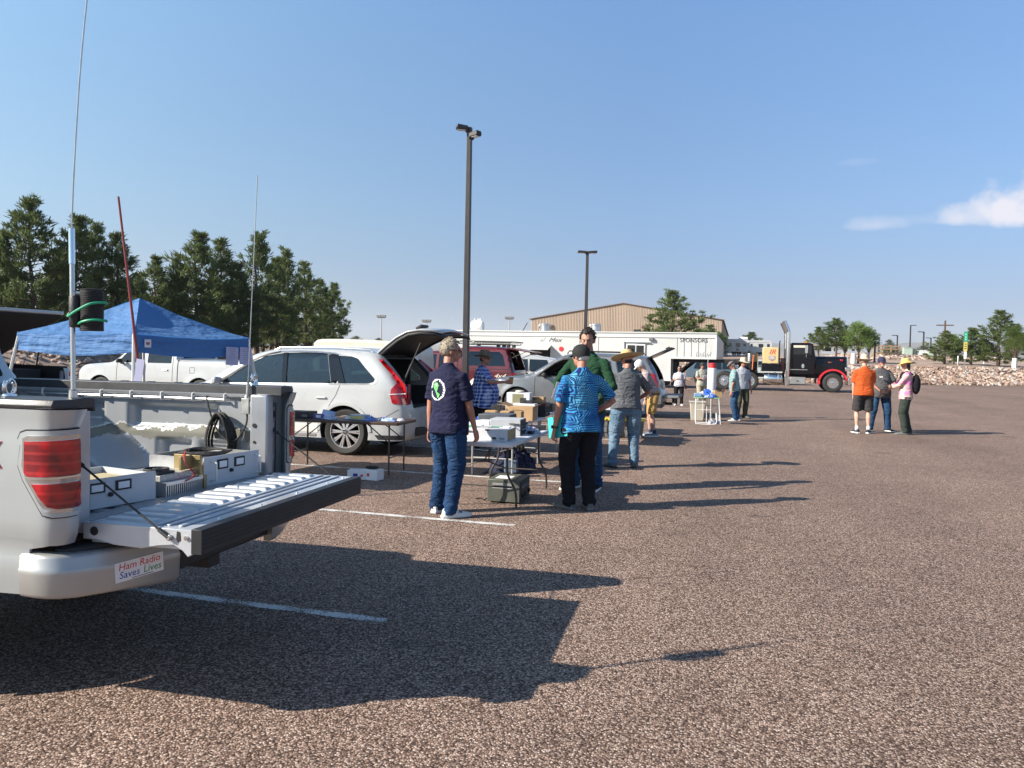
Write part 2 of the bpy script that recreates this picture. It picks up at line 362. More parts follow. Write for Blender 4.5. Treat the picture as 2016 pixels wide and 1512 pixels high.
for x in (-6.2,-3.4,-.6,1.9,4.5,7.3,10.1): 
    mb=MB(); mb.box(x-.05,x+.05,43.2,48.6,0,.004); tag(mb.build('parking_line',LINE,smooth=0),kind='structure')
# rocks
def rockmesh(seed,sub=2):
    bm=bmesh.new(); bmesh.ops.create_icosphere(bm,subdivisions=sub,radius=1)
    r=random.Random(seed); off=Vector((seed*7.1,seed*3.3,0)); pl=[(Vector((r.uniform(-1,1),r.uniform(-1,1),r.uniform(-1,1))).normalized(),r.uniform(.55,.8)) for _ in range(9)]
    for v in bm.verts:
        p=v.co.copy()
        for n_,d_ in pl:
            k=p.dot(n_)-d_
            if k>0: p-=n_*k
        p*=1+.12*noise.noise(p*2+off); v.co=Vector((p.x*1.15,p.y,p.z*.75))
    me=bpy.data.meshes.new('rock'); bm.to_mesh(me); bm.free(); me.materials.append(ROCK); return me
RM=[rockmesh(i) for i in range(8)]
def bankpt(t,u):   # t index along foot (float), u 0..1 up the bank
    i=int(t)%len(FT); j=(i+1)%len(FT); f=t-int(t); p=FT[i].lerp(FT[j],f); tg=(FT[j]-FT[i]).normalized(); q=p+Vector((tg.y,-tg.x))*SG*(3.3*u)
    return Vector((q.x,q.y,1.34*u))
tmin=8*2.6; tmax=8*5.6
for k in range(300):
    t=rnd.uniform(8*2.75,8*5.2); u=.02+.9*(k/300)**1.4+rnd.uniform(-.02,.05); p=bankpt(t,u); s=rnd.uniform(.13,.27)*(1.4 if rnd.random()<.12 else 1)
    o=bpy.data.objects.new('rock',RM[k%8]); COL.objects.link(o); o.location=(p.x,p.y,p.z+s*.15); o.rotation_euler=(rnd.uniform(-.4,.4),rnd.uniform(-.4,.4),rnd.uniform(0,6.28)); o.scale=(s*rnd.uniform(.8,1.3),s*rnd.uniform(.8,1.2),s)
    tag(o,'tan quarried rock among the many lining the bank at the lot edge','rock','rocks on the bank at the lot edge')
lo=[]
for sd in range(5):
    me=rockmesh(40+sd,1); lo.append(([tuple(v.co) for v in me.vertices],[tuple(p.vertices) for p in me.polygons]))
mb=MB()
for k in range(8500):
    t=rnd.uniform(8*1.5,8*12.2) if k>3600 else rnd.uniform(8*2.3,8*5.8); u=rnd.uniform(-.02,1.12); p=bankpt(t,u); s=rnd.uniform(.08,.22)
    M=Matrix.Translation((p.x,p.y,p.z+s*.2))@Matrix.Rotation(rnd.uniform(0,6.28),4,'Z')@Matrix.Rotation(rnd.uniform(-.5,.5),4,'X')@Matrix.Diagonal((s*rnd.uniform(.9,1.4),s,s,1))
    v,f=lo[k%5]; mb.add(v,f,0,M)
tag(mb.build('riprap',ROCKS,smooth=0,fix=False),'tan and pink quarried stone covering the bank around the lot','riprap',kind='stuff')
mb=MB()   # second rocky strip on the terrace far right
for k in range(3400):
    t=rnd.uniform(8*1.2,8*6.2); u=rnd.random(); i=int(t)%len(FT); j=(i+1)%len(FT); p=FT[i].lerp(FT[j],t-int(t)); tg=(FT[j]-FT[i]).normalized(); q=p+Vector((tg.y,-tg.x))*SG*(32+8*u)
    z=1.45+(.90+.75*u)*tzk(q.x); s=rnd.uniform(.15,.38); v,f=lo[k%5]
    mb.add(v,f,0,Matrix.Translation((q.x,q.y,z))@Matrix.Rotation(rnd.uniform(0,6.28),4,'Z')@Matrix.Diagonal((s*1.3,s,s,1)))
tag(mb.build('riprap',ROCKS,smooth=0,fix=False),'second far strip of stone beyond the dirt terrace on the right','riprap',kind='stuff')

# ---------------- trees ----------------
def leafmat(name,a,b,c):
    n=NT(name,.6); oi=n.t.nodes.new('ShaderNodeObjectInfo'); g=n.noise(1.3,3); f=n.noise(11,2)
    v=n.math('ADD',n.math('ADD',n.math('MULTIPLY',g,.5),n.math('MULTIPLY',f,.5)),n.math('MULTIPLY',n.math('SUBTRACT',oi.outputs['Random'],.5),.14))
    n.color(n.ramp(v,[(.32,a),(.5,b),(.66,c)])); n.p.inputs['Specular IOR Level'].default_value=.25
    t=n.t; tl=t.nodes.new('ShaderNodeBsdfTranslucent'); tl.inputs[0].default_value=(*[x*1.3 for x in c],1); mx=t.nodes.new('ShaderNodeMixShader'); mx.inputs[0].default_value=.22
    out=[x for x in t.nodes if x.type=='OUTPUT_MATERIAL'][0]; t.links.new(n.p.outputs[0],mx.inputs[1]); t.links.new(tl.outputs[0],mx.inputs[2]); t.links.new(mx.outputs[0],out.inputs[0])
    return n.m
PINE=leafmat('pine_needles',(.040,.068,.024),(.088,.125,.040),(.16,.195,.068))
BROAD=leafmat('bright_leaves',(.06,.11,.025),(.12,.19,.045),(.2,.26,.08))
DULL=leafmat('dull_green_leaves',(.05,.065,.03),(.095,.115,.05),(.16,.17,.09))
BARK=mat('bark',(.10,.07,.05),.95,0,0,.3,6,.6,20)
def pine(seed,h,r,low=.12,dens=1.0,lean=0):
    q=random.Random(seed); T=MB(); Lf=MB()
    tr=[]; 
    for i in range(9):
        t=i/8; tr.append((.18*q.uniform(-1,1)*t+lean*t,.18*q.uniform(-1,1)*t,h*t*.97))
    T.tube(tr,[.017*h*(1-t/8.4)+.012 for t in range(9)],7)
    def at(z):
        t=max(0,min(.999,z/(h*.97)))*8; i=int(t); a,b=Vector(tr[i]),Vector(tr[i+1]); return a.lerp(b,t-i)
    nb=int(64*dens)
    def tuft(p,d,s,n):
        d=d.normalized()
        for _ in range(n):
            dd=(d+Vector((q.gauss(0,.55),q.gauss(0,.55),q.gauss(0,.45)))).normalized(); L=s*q.uniform(.6,1.15)
            b=p+Vector((q.gauss(0,.30),q.gauss(0,.30),q.gauss(0,.26)))*s; w=dd.orthogonal().normalized(); w=(Matrix.Rotation(q.uniform(0,6.28),3,dd)@w)*L*.125
            Lf.add([b-w*.6,b+w*.6,b+dd*L*.6+w,b+dd*L],[(0,1,2,3)])
    for k in range(nb):
        u=(k+q.random())/nb; z=h*(low+(.99-low)*u); az_=k*2.4+q.uniform(-.5,.5)
        rr=r*(1-((u-.22)/.79)**1.2) if u>.22 else r*(.72+u*1.27)
        rr=max(rr*q.uniform(.62,1.12),.3)
        if q.random()<.16: rr*=1.25
        base=at(z); out=Vector((math.cos(az_),math.sin(az_),0)); up=q.uniform(.25,.75)+.5*u
        P=[base+out*rr*t+Vector((0,0,rr*up*t*t)) for t in (0,.35,.7,1)]
        T.tube(P,[.014*h*.25+.01,.02,.014,.008],4)
        sz=.36 if u<.85 else .28
        nt_=max(3,int(rr/.26))
        for j in range(nt_):
            t=.25+.78*(j+q.random())/nt_
            if t<.62 and q.random()<.72: continue
            if q.random()<.12: continue
            i=min(2,int(t*3)); p=P[i].lerp(P[i+1],t*3-i)+Vector((q.gauss(0,.12),q.gauss(0,.12),q.gauss(0,.10)))*rr*.8
            tuft(p,out*.6+Vector((0,0,1.0)),sz*q.uniform(.8,1.35),int(22*dens))
    for j in range(6): tuft(at(h*(.90+.017*j)),Vector((0,0,1)),.34,22)
    return T,Lf
def broad(seed,h,r,low=.28,leaf=.16,n=170):
    q=random.Random(seed); T=MB(); Lf=MB(); fk=h*low*.8
    T.tube([(0,0,0),(.05,.03,fk*.6),(0.02,.05,fk)],[.022*h,.018*h,.015*h],7)
    subs=[]
    for k in range(11):
        a=k*2.4+q.uniform(-.4,.4); u=(k+.5)/11; zz=h*(low+.10+(1-low-.20)*u); rr=r*(.62*(1-abs(u-.35)*1.05))*q.uniform(.75,1.2); sr=r*q.uniform(.34,.52)*(1.05-.35*u)
        c=Vector((rr*math.cos(a),rr*math.sin(a),zz)); subs.append((c,sr))
        T.tube([(0.02,.05,fk*.95),tuple(Vector((0,0,fk)).lerp(c,.5)+Vector((0,0,.04*h))),tuple(c)],[.012*h,.007*h,.003*h],5)
    subs.append((Vector((0,0,h*.9)),r*.30)); subs.append((Vector((0,0,h*(low+.35))),r*.5))
    for c,sr in subs:
        for k in range(int(n/8)):
            d=Vector((q.gauss(0,1),q.gauss(0,1),q.gauss(0,1))).normalized(); p=c+d*sr*(q.uniform(.3,1.0)**.5)*(1+.35*noise.noise(d*2+c))
            for _ in range(26):
                b=p+Vector((q.gauss(0,.13),q.gauss(0,.13),q.gauss(0,.10)))*r*.6; dd=Vector((q.gauss(0,1),q.gauss(0,1),q.gauss(0,1)-.2)).normalized(); w=dd.orthogonal().normalized()*leaf*.38; L=leaf*q.uniform(.6,1.2)
                Lf.add([b-w,b+dd*L*.5-w*.2+w,b+dd*L,b+w*.3],[(0,1,2,3)])
    return T,Lf
def proto(kind,seed,m,**k):
    T,Lf=(pine if kind=='pine' else broad)(seed,**k)
    return T.mesh('trunk',[BARK],60),Lf.mesh('crown',[m],0,fix=False),k['h']
PROT=[proto('pine',s,PINE,h=10,r=2.3*w_,low=l,dens=d) for s,w_,l,d in ((1,1,.07,1.5),(2,.8,.10,1.4),(3,1.15,.06,1.6),(4,.7,.12,1.3),(5,1.0,.34,1.4))]
BRO=[proto('broad',11,BROAD,h=7,r=2.4,low=.34,n=190,leaf=.20),proto('broad',12,BROAD,h=7,r=2.0,low=.36,n=190,leaf=.20),proto('broad',13,DULL,h=7,r=2.5,low=.12,n=190,leaf=.2)]
def tree(name,pr,loc,h,label,group,wide=1,rz=0):
    t=thing(name,label,'tree',loc,rz,group); tm,cm,ph=pr; s=h/ph; t.scale=(s*wide,s*wide,s)
    for nm,me in (('trunk',tm),('crown',cm)):
        o=bpy.data.objects.new(nm,me); COL.objects.link(o); o.parent=t
    return t
left=[(0,455,47,3,1.0,'dark pine at the far left edge of the row behind the tent'),(62,393,48,2,1.0,'tallest dark pine of the row, at the far left above the white raised lid'),(150,425,50,0,.9,'dark pine second from left of the row, behind the tall left antenna'),
(232,462,52,1,1.1,'pine behind the red pole, with open airy branches'),(192,440,51.5,3,.9,'slim pine between the tall antenna and the red pole'),(305,505,56,0,1.0,'short bushy pine just right of the red pole'),(350,510,57,1,.9,'narrow pine above the right slope of the blue tent'),
(388,458,58,0,1.05,'tall pine above the right half of the blue tent'),(436,473,60,1,1.1,'tall pine second left of the thin whip antenna'),(470,520,61,2,.9,'shorter pine just left of the thin whip antenna'),(507,460,63,3,1.1,'tall slim pine directly behind the thin whip antenna'),
(545,508,66,0,.9,'pine just right of the thin whip antenna'),(566,492,68,3,1.0,'slim pine above the roof of the white station wagon'),(603,518,72,1,1.1,'pine second from the right end of the row'),(630,552,76,2,.9,'short pine tucked in near the right end of the row'),(656,558,80,0,1.0,'rightmost dark pine of the row behind the white station wagon'),
(20,540,58,2,1.1,'low pine behind the row above the white raised lid'),(110,530,60,0,1.1,'low pine filling the back of the row near the antenna coil'),(270,540,64,2,1.0,'low pine at the back just right of the red pole'),(415,560,70,2,1.0,'low pine at the back behind the tent right slope'),(520,580,76,2,1.0,'low pine at the back behind the thin whip antenna'),(335,560,70,0,1.2,'low back pine between the red pole and the tent peak'),(240,560,66,2,1.2,'low back pine behind the red pole'),(560,590,84,0,1.3,'low back pine above the station wagon windshield'),(640,610,92,2,1.2,'lowest pine at the right end of the back row'),(170,560,62,0,1.2,'low back pine just behind the antenna coil'),(450,570,74,2,1.2,'low back pine above the canopy notices')]
for px,py,d,i,w_,lab in left:
    p=D(px,py,d); tree('pine_tree',PROT[i],(p.x,p.y,terr(p.x,p.y)-.1),p.z-terr(p.x,p.y)+.1,lab,'pines in a row on the left bank',w_*1.22,px*.37)
for px,py,d,i,w_,lab in ((1325,573,96,2,1.35,'big pine standing in front of the tan metal building'),(1478,654,170,0,2.0,'round dark pine beside the white camper trailers'),(1648,628,86,4,1.3,'olive pine behind the silver travel trailer'),(1613,645,88,4,1.2,'olive tree at the left of the clump above the semi hood'),
    (1862,652,86,2,1.5,'pine left of the green and yellow sign post'),(1914,646,84,0,1.5,'pine right of the green and yellow sign post'),(1970,612,82,2,1.35,'tallest pine at the right side beyond the rocks'),(1397,640,110,1,1.6,'thin pine at the right side of the tan building')):
    p=D(px,py,d); tree('pine_tree',PROT[i],(p.x,p.y,terr(p.x,p.y)-.1),p.z-terr(p.x,p.y)+.1,lab,'trees beyond the lot',w_*1.35,px*.3)
for px,py,d,i,w_,lab in ((1692,631,84,0,1.0,'bright green leafy tree with a white painted trunk foot behind the semi hood'),(1712,640,86,1,.9,'bright green leafy tree at the right of the clump above the orange shirt'),(1665,650,90,1,1.0,'leafy tree in the middle of the clump behind the silver travel trailer'),(1380,645,108,0,1.4,'bright green tree right of the big pine by the tan building'),(1410,650,112,1,1.3,'green tree partly hiding the right corner of the tan building'),
    (1752,667,110,2,1.0,'small round tree beside the wooden fence'),(1880,655,88,1,.8,'green leafy tree directly behind the sign post'),(2001,638,78,0,.9,'pale green leafy tree at the right edge of the view'),(2035,650,80,1,1,'leafy tree cut by the right edge'),(1940,668,120,2,1.0,'distant olive tree between the two right pines'),
    (1790,682,165,2,1.6,'far low tree behind the green cabinet'),(1820,680,165,2,1.8,'far low tree right of the green cabinet'),(1845,684,160,2,1.6,'far low tree left of the sign post pines'),(1765,684,160,2,1.5,'far low tree left of the green cabinet'),(1740,686,170,2,1.5,'far low tree behind the fence'),
    (745,668,120,2,1.3,'tiny far tree top above the cream camper roof'),(700,668,125,2,1.6,'far tree top peeking above the left end of the cream camper roof'),(928,655,95,2,.6,'small tree top beside the white rooftop tank')):
    p=D(px,py,d); tree('leafy_tree',BRO[i],(p.x,p.y,terr(p.x,p.y)-.1),max(2.0,p.z-terr(p.x,p.y)),lab,'trees beyond the lot',w_*1.25,px*.3)
for px,d in ((1680,84),(1998,78),(1706,86)):
    p=D(px,700,d); MBx=MB(); MBx.lathe([(.26,0),(.24,1.0),(.22,1.1)],10); tag(MBx.build('trunk_guard',WHT,loc=(p.x,p.y-.02,terr(p.x,p.y)-.05)),'white guard around a leafy tree trunk '+{1680:'behind the semi hood',1998:'at the right edge',1706:'above the orange shirt'}[px],'trunk guard')

# ---------------- metal building ----------------
def rib_mat():
    n=NT('tan_ribbed_metal',.55); s=n.sep(); w=n.math('FRACT',n.math('MULTIPLY',s[0],2.2)); w2=n.math('FRACT',n.math('MULTIPLY',s[1],2.2))
    r=n.math('LESS_THAN',w,.22); k=n.mapr(n.noise(.25,4,n.comb(n.math('MULTIPLY',s[0],3),s[1],n.math('MULTIPLY',s[2],.4))),.3,.7,.9,1.08)
    n.color(n.mix(1,(n.mix(r,(.47,.37,.28),(.38,.295,.225))),n.comb(k,k,k),'MULTIPLY')); return n.m
TAN=rib_mat(); TAND=mat('brown_trim',(.14,.09,.06),.6)
bl=thing('metal_building','large tan ribbed metal hall with a low gable roof behind the trailer','building',(0,0,1.3))
x0,x1,yb,yf=-33.2,-2.4,125.0,206.0; xp=-17.8; ez,pz=6.75,9.35
mb=MB(); mb.prism([(x0,0),(x1,0),(x1,ez),(xp,pz),(x0,ez)],yb,yf,'y'); 
n_=120
for i in range(n_):
    x=x0+(x1-x0)*(i+.5)/n_; zt=ez+(pz-ez)*(1-abs(x-xp)/((x1-x0)/2)) ; mb.box(x-.06,x+.06,yb-.07,yb-.003,0,zt-.12)
for i in range(150):
    y=yb+(yf-yb)*(i+.5)/150; mb.box(x1+.003,x1+.07,y-.08,y+.08,0,ez-.15)
mb.build('wall',TAN,bl,smooth=0)
mb=MB(); 
for a,b in (((x0-.3,ez+.02),(xp,pz+.05)),((xp,pz+.05),(x1+.3,ez+.02))):
    mb.add([(a[0],yb-.25,a[1]),(b[0],yb-.25,b[1]),(b[0],yf+.2,b[1]),(a[0],yf+.2,a[1]),(a[0],yb-.25,a[1]+.13),(b[0],yb-.25,b[1]+.13),(b[0],yf+.2,b[1]+.13),(a[0],yf+.2,a[1]+.13)],[(0,1,2,3),(7,6,5,4),(0,4,5,1),(1,5,6,2),(2,6,7,3),(3,7,4,0)])
mb.build('roof',TAND,bl,smooth=0)
for x,z in ((-29.8,5.6),(-14.3,5.6)):
    mb=MB(); mb.box(x-.4,x+.4,yb-.35,yb-.08,z,z+.3); mb.box(x-.5,x+.2,yb-.5,yb-.3,z-.15,z+.1); mb.build('wall_lamp',TAND,bl)
mb=MB(); mb.box(-14,-13.2,yb-.3,yb-.08,3.0,3.8); mb.build('wall_vent',BLK,bl)

# ---------------- lamp posts ----------------
POLE=mat('bronze_painted_steel',(.035,.032,.032),.45,.2,0,.1,5); LENS=mat('lamp_lens',(.5,.52,.55),.25)
def lamp_post(loc,h,label,two,w=.07,rz=0,s=1.0):
    t=thing('lamp_post',label,'lamp post',loc,rz,'light poles')
    mb=MB(); mb.loft([[(a*w*k,b*w*k,z) for a,b in ((-1,-1),(1,-1),(1,1),(-1,1))] for z,k in ((0,1.05),(h,.8))]); mb.build('pole',POLE,t,bev=.01)
    mb=MB(); mb.box(-.16,.16,-.16,.16,0,.03); mb.box(-.13,.13,-.13,.13,.03,.12); mb.build('base',POLE,t,bev=.01)
    for i,a in enumerate(two):
        M=Matrix.Rotation(a[0],4,'Z'); dz=a[1]
        mb=MB(); mb.prism([(.05,0),(.62*s,.03),(.66*s,-.06),(.60*s,-.10),(.2*s,-.10),(.05,-.16)],-.17*s,.17*s,'y',0,Matrix.Translation((0,0,h+dz))@M); hd=mb.build('lamp_head',POLE,t,bev=.015)
        mb=MB(); mb.box(.22*s,.58*s,-.13*s,.13*s,-.112,-.102,0,Matrix.Translation((0,0,h+dz))@M); mb.build('lens',LENS,hd)
    return t
p=D(917,700,19.5); lamp_post((p.x,p.y,0),7.38,'tall dark square light pole with two lamp heads rising behind the white station wagon',[(R(180)+YAW+.25,.02),(R(-25),-.16)],.072,0,.52)
p=D(1152,700,41.4); lamp_post((p.x,p.y,0),7.4,'dark light pole with two lamp heads behind the man in the green shirt',[(R(180)+YAW,0),(YAW,0)],.085,0,.8)
for px,py,d,hd,lab in ((1793,640,150,2,'distant tall pole right of the grey shirt man'),(1819,653,140,1,'distant single arm pole left of the sign post'),(1767,660,150,1,'distant single arm pole above the small round tree'),(1833,665,160,1,'faint far pole nearest the utility pole'),(1731,664,160,1,'faint far pole right of the leafy clump'),(1723,672,86,0,'dark thin pole above the grey cap of the middle man')):
    p=D(px,py,d); h=p.z-terr(p.x,p.y); lamp_post((p.x,p.y,terr(p.x,p.y)),h,lab,[(R(180)+YAW,0)] if hd==1 else ([(YAW,0)] if hd==2 else []),.13 if d>100 else .09,0,1.6)
for px,py,d,lab in ((751,625,160,'far floodlight mast above the cream camper roof'),(1003,628,170,'far floodlight mast left of the tan building'),(840,634,165,'far floodlight mast above the raised tailgate of the white station wagon')):
    p=D(px,py,d); t=thing('floodlight_mast',lab,'floodlight mast',(p.x,p.y,2.2),0,'far floodlight masts'); h=p.z-2.2
    mb=MB(); mb.tube([(0,0,0),(0,0,h)],[.16,.10],8); mb.build('pole',STEEL,t)
    mb=MB(); mb.box(-.9,.9,-.08,.08,h-.1,h+.05)
    for a in (-.8,-.3,.3,.8): mb.box(a-.22,a+.22,-.3,.1,h+.05,h+.5)
    mb.build('floodlights',GREY,t)
# wooden utility pole
p=D(1861,631,130); t=thing('utility_pole','wooden utility pole with crossarm and transformers behind the right pines','utility pole',(p.x,p.y,3.2)); h=p.z-3.2
mb=MB(); mb.tube([(0,0,0),(0,0,h)],[.2,.14],8); mb.build('pole',BARK,t)
mb=MB(); mb.box(-1.3,1.3,-.08,.08,h-.9,h-.7); mb.box(-.9,.9,-.08,.08,h-2.2,h-2.05); mb.build('crossarm',BARK,t)
mb=MB(); [mb.lathe([(.28,h-3.2),(.28,h-2.3),(.1,h-2.2)],10,0,Matrix.Translation((a,0,0))) for a in (-.5,.5)]; mb.build('transformer',STEEL,t)
# sign post
p=D(1899,720,70); t=thing('sign_post','slim marker post with green, yellow and white plates stacked on it, right side','sign post',(p.x,p.y,terr(p.x,p.y)-.05))
def bx(name,m,par,*a,bev=0): 
    mb=MB(); mb.box(*a); return mb.build(name,m,par,bev=bev)
bx('pole',STEEL,t,-.04,.04,-.04,.04,0,3.9); bx('green_plate',mat('green_sign',(.02,.30,.17),.4),t,-.16,.16,-.07,-.045,2.95,3.85); bx('yellow_plate',mat('yellow_sign',(.55,.45,.12),.5),t,-.15,.15,-.07,-.045,2.1,2.92); bx('white_plate',WHT,t,-.11,.11,-.07,-.045,1.4,2.07)
for z in (3.55,3.3,3.1): bx('lettering',WHT,t,-.03,.03,-.078,-.072,z,z+.12)
for z in (2.7,2.5,2.3): bx('lettering',INK,t,-.09,.09,-.078,-.072,z,z+.07)
for pxa,pxb,pya,pyb,d,m,lab,nm in ((1779,1796,685,702,112,mat('pale_green_metal',(.34,.42,.36),.6),'pale green utility cabinet beyond the far rocks','utility_cabinet'),(1805,1810,691,703,112,MATS['pale_green_metal'],'narrow pale green box left of the white barrier','utility_cabinet'),(1829,1838,691,702,112,MATS['pale_green_metal'],'pale green box right of the white barrier','utility_cabinet'),(1811,1828,691,703,114,WHT,'white barrier panel between two pale green boxes','barrier')):
    a=D(pxa,pyb,d); b=D(pxb,pya,d); mb=MB(); mb.box(a.x,b.x,a.y,a.y+1.2,terr(a.x,a.y)-.1,b.z); mb.box(a.x-.05,b.x+.05,a.y-.08,a.y+1.25,b.z,b.z+.1); tag(mb.build(nm,m,bev=.03),lab,nm.replace('_',' '))
for i,(px,d) in enumerate(((1728,108),(1745,108.5),(1762,109))):
    p=D(px,700,d); t=thing('rail_fence',('left','middle','right')[i]+' section of the weathered wooden rail fence on the terrace','fence',(p.x,p.y,terr(p.x,p.y)),YAW,'wooden rail fence')
    for a in (-.6,.65): bx('post',CARD,t,a-.07,a+.07,-.07,.07,0,1.6)
    for z in (.5,1.0,1.4): bx('rail',CARD,t,-.53,.58,-.1,-.02,z,z+.14)
for px,d,c,lab in ((1937,92,WHT,'short white bollard right of the sign post'),(1964,90,WHT,'short white post left of the tallest right pine'),(2000,74,STEEL,'thin grey stake near the right edge'),(1853,96,WHT,'small white marker under the left pine'),(1886,84,STEEL,'dark stake next to the sign post')):
    p=D(px,712,d); mb=MB(); mb.lathe([(.09,0),(.09,1.0),(.05,1.06)],10); tag(mb.build('bollard',c,loc=(p.x,p.y,terr(p.x,p.y)-.03)),lab,'bollard')
# ================= vehicles =================
def resamp(P,h,closed=False):
    out=[]; m=len(P)
    for i in range(m if closed else m-1):
        a=np.array(P[i],float); b=np.array(P[(i+1)%m],float); n=max(1,int(math.ceil(np.linalg.norm(b-a)/h)))
        for k in range(n): out.append(tuple(a+(b-a)*k/n))
    if not closed: out.append(tuple(P[-1]))
    return out
def chaikin(P,k=2,closed=False):
    for _ in range(k):
        o=[] if closed else [P[0]]; m=len(P)
        for i in range(m if closed else m-1):
            a,b=P[i],P[(i+1)%m]; o+= [(a[0]*.75+b[0]*.25,a[1]*.75+b[1]*.25),(a[0]*.25+b[0]*.75,a[1]*.25+b[1]*.75)]
        if not closed: o.append(P[-1])
        P=o
    return P
def inpoly(X,Y,P):
    r=np.zeros(X.shape,bool); n=len(P)
    for i in range(n):
        x1,y1=P[i]; x2,y2=P[i-1]
        if y1==y2: continue
        c=((y1>Y)!=(y2>Y))&(X<(x2-x1)*(Y-y1)/(y2-y1)+x1); r^=c
    return r
def dpoly(X,Y,P,closed=True):
    d=np.full(X.shape,1e9); n=len(P)
    for i in range(n if closed else n-1):
        ax,ay=P[i]; bx_,by=P[(i+1)%n]; vx,vy=bx_-ax,by-ay; L=vx*vx+vy*vy+1e-12
        t=np.clip(((X-ax)*vx+(Y-ay)*vy)/L,0,1); d=np.minimum(d,np.hypot(X-ax-t*vx,Y-ay-t*vy))
    return d
def patch2d(poly,holes=(),h=.05):
    loops=[resamp(poly,h,True)]+[resamp(q,h,True) for q in holes]
    vs=[]; es=[]
    for L in loops:
        b=len(vs); vs+=L; es+=[(b+i,b+(i+1)%len(L)) for i in range(len(L))]
    A=np.array(loops[0]); gx,gy=np.meshgrid(np.arange(A[:,0].min()+h*.5,A[:,0].max(),h),np.arange(A[:,1].min()+h*.5,A[:,1].max(),h)); gx=gx.ravel(); gy=gy.ravel()
    if len(gx):
        k=inpoly(gx,gy,loops[0])&(dpoly(gx,gy,loops[0])>h*.45)
        for L in loops[1:]: k&=~inpoly(gx,gy,L)&(dpoly(gx,gy,L)>h*.45)
        vs+=list(zip(gx[k],gy[k]))
    r=geometry.delaunay_2d_cdt([Vector(v) for v in vs],es,[],0,1e-6)
    V=np.array([tuple(v) for v in r[0]]); T=np.array([t for t in r[2]]); c=V[T].mean(1)
    k=inpoly(c[:,0],c[:,1],loops[0])
    for L in loops[1:]: k&=~inpoly(c[:,0],c[:,1],L)
    return V,T[k]
def arc(cx,cz,r,a0,a1,n=18): return [(cx+r*math.cos(R(a0+(a1-a0)*i/n)),cz+r*math.sin(R(a0+(a1-a0)*i/n))) for i in range(n+1)]
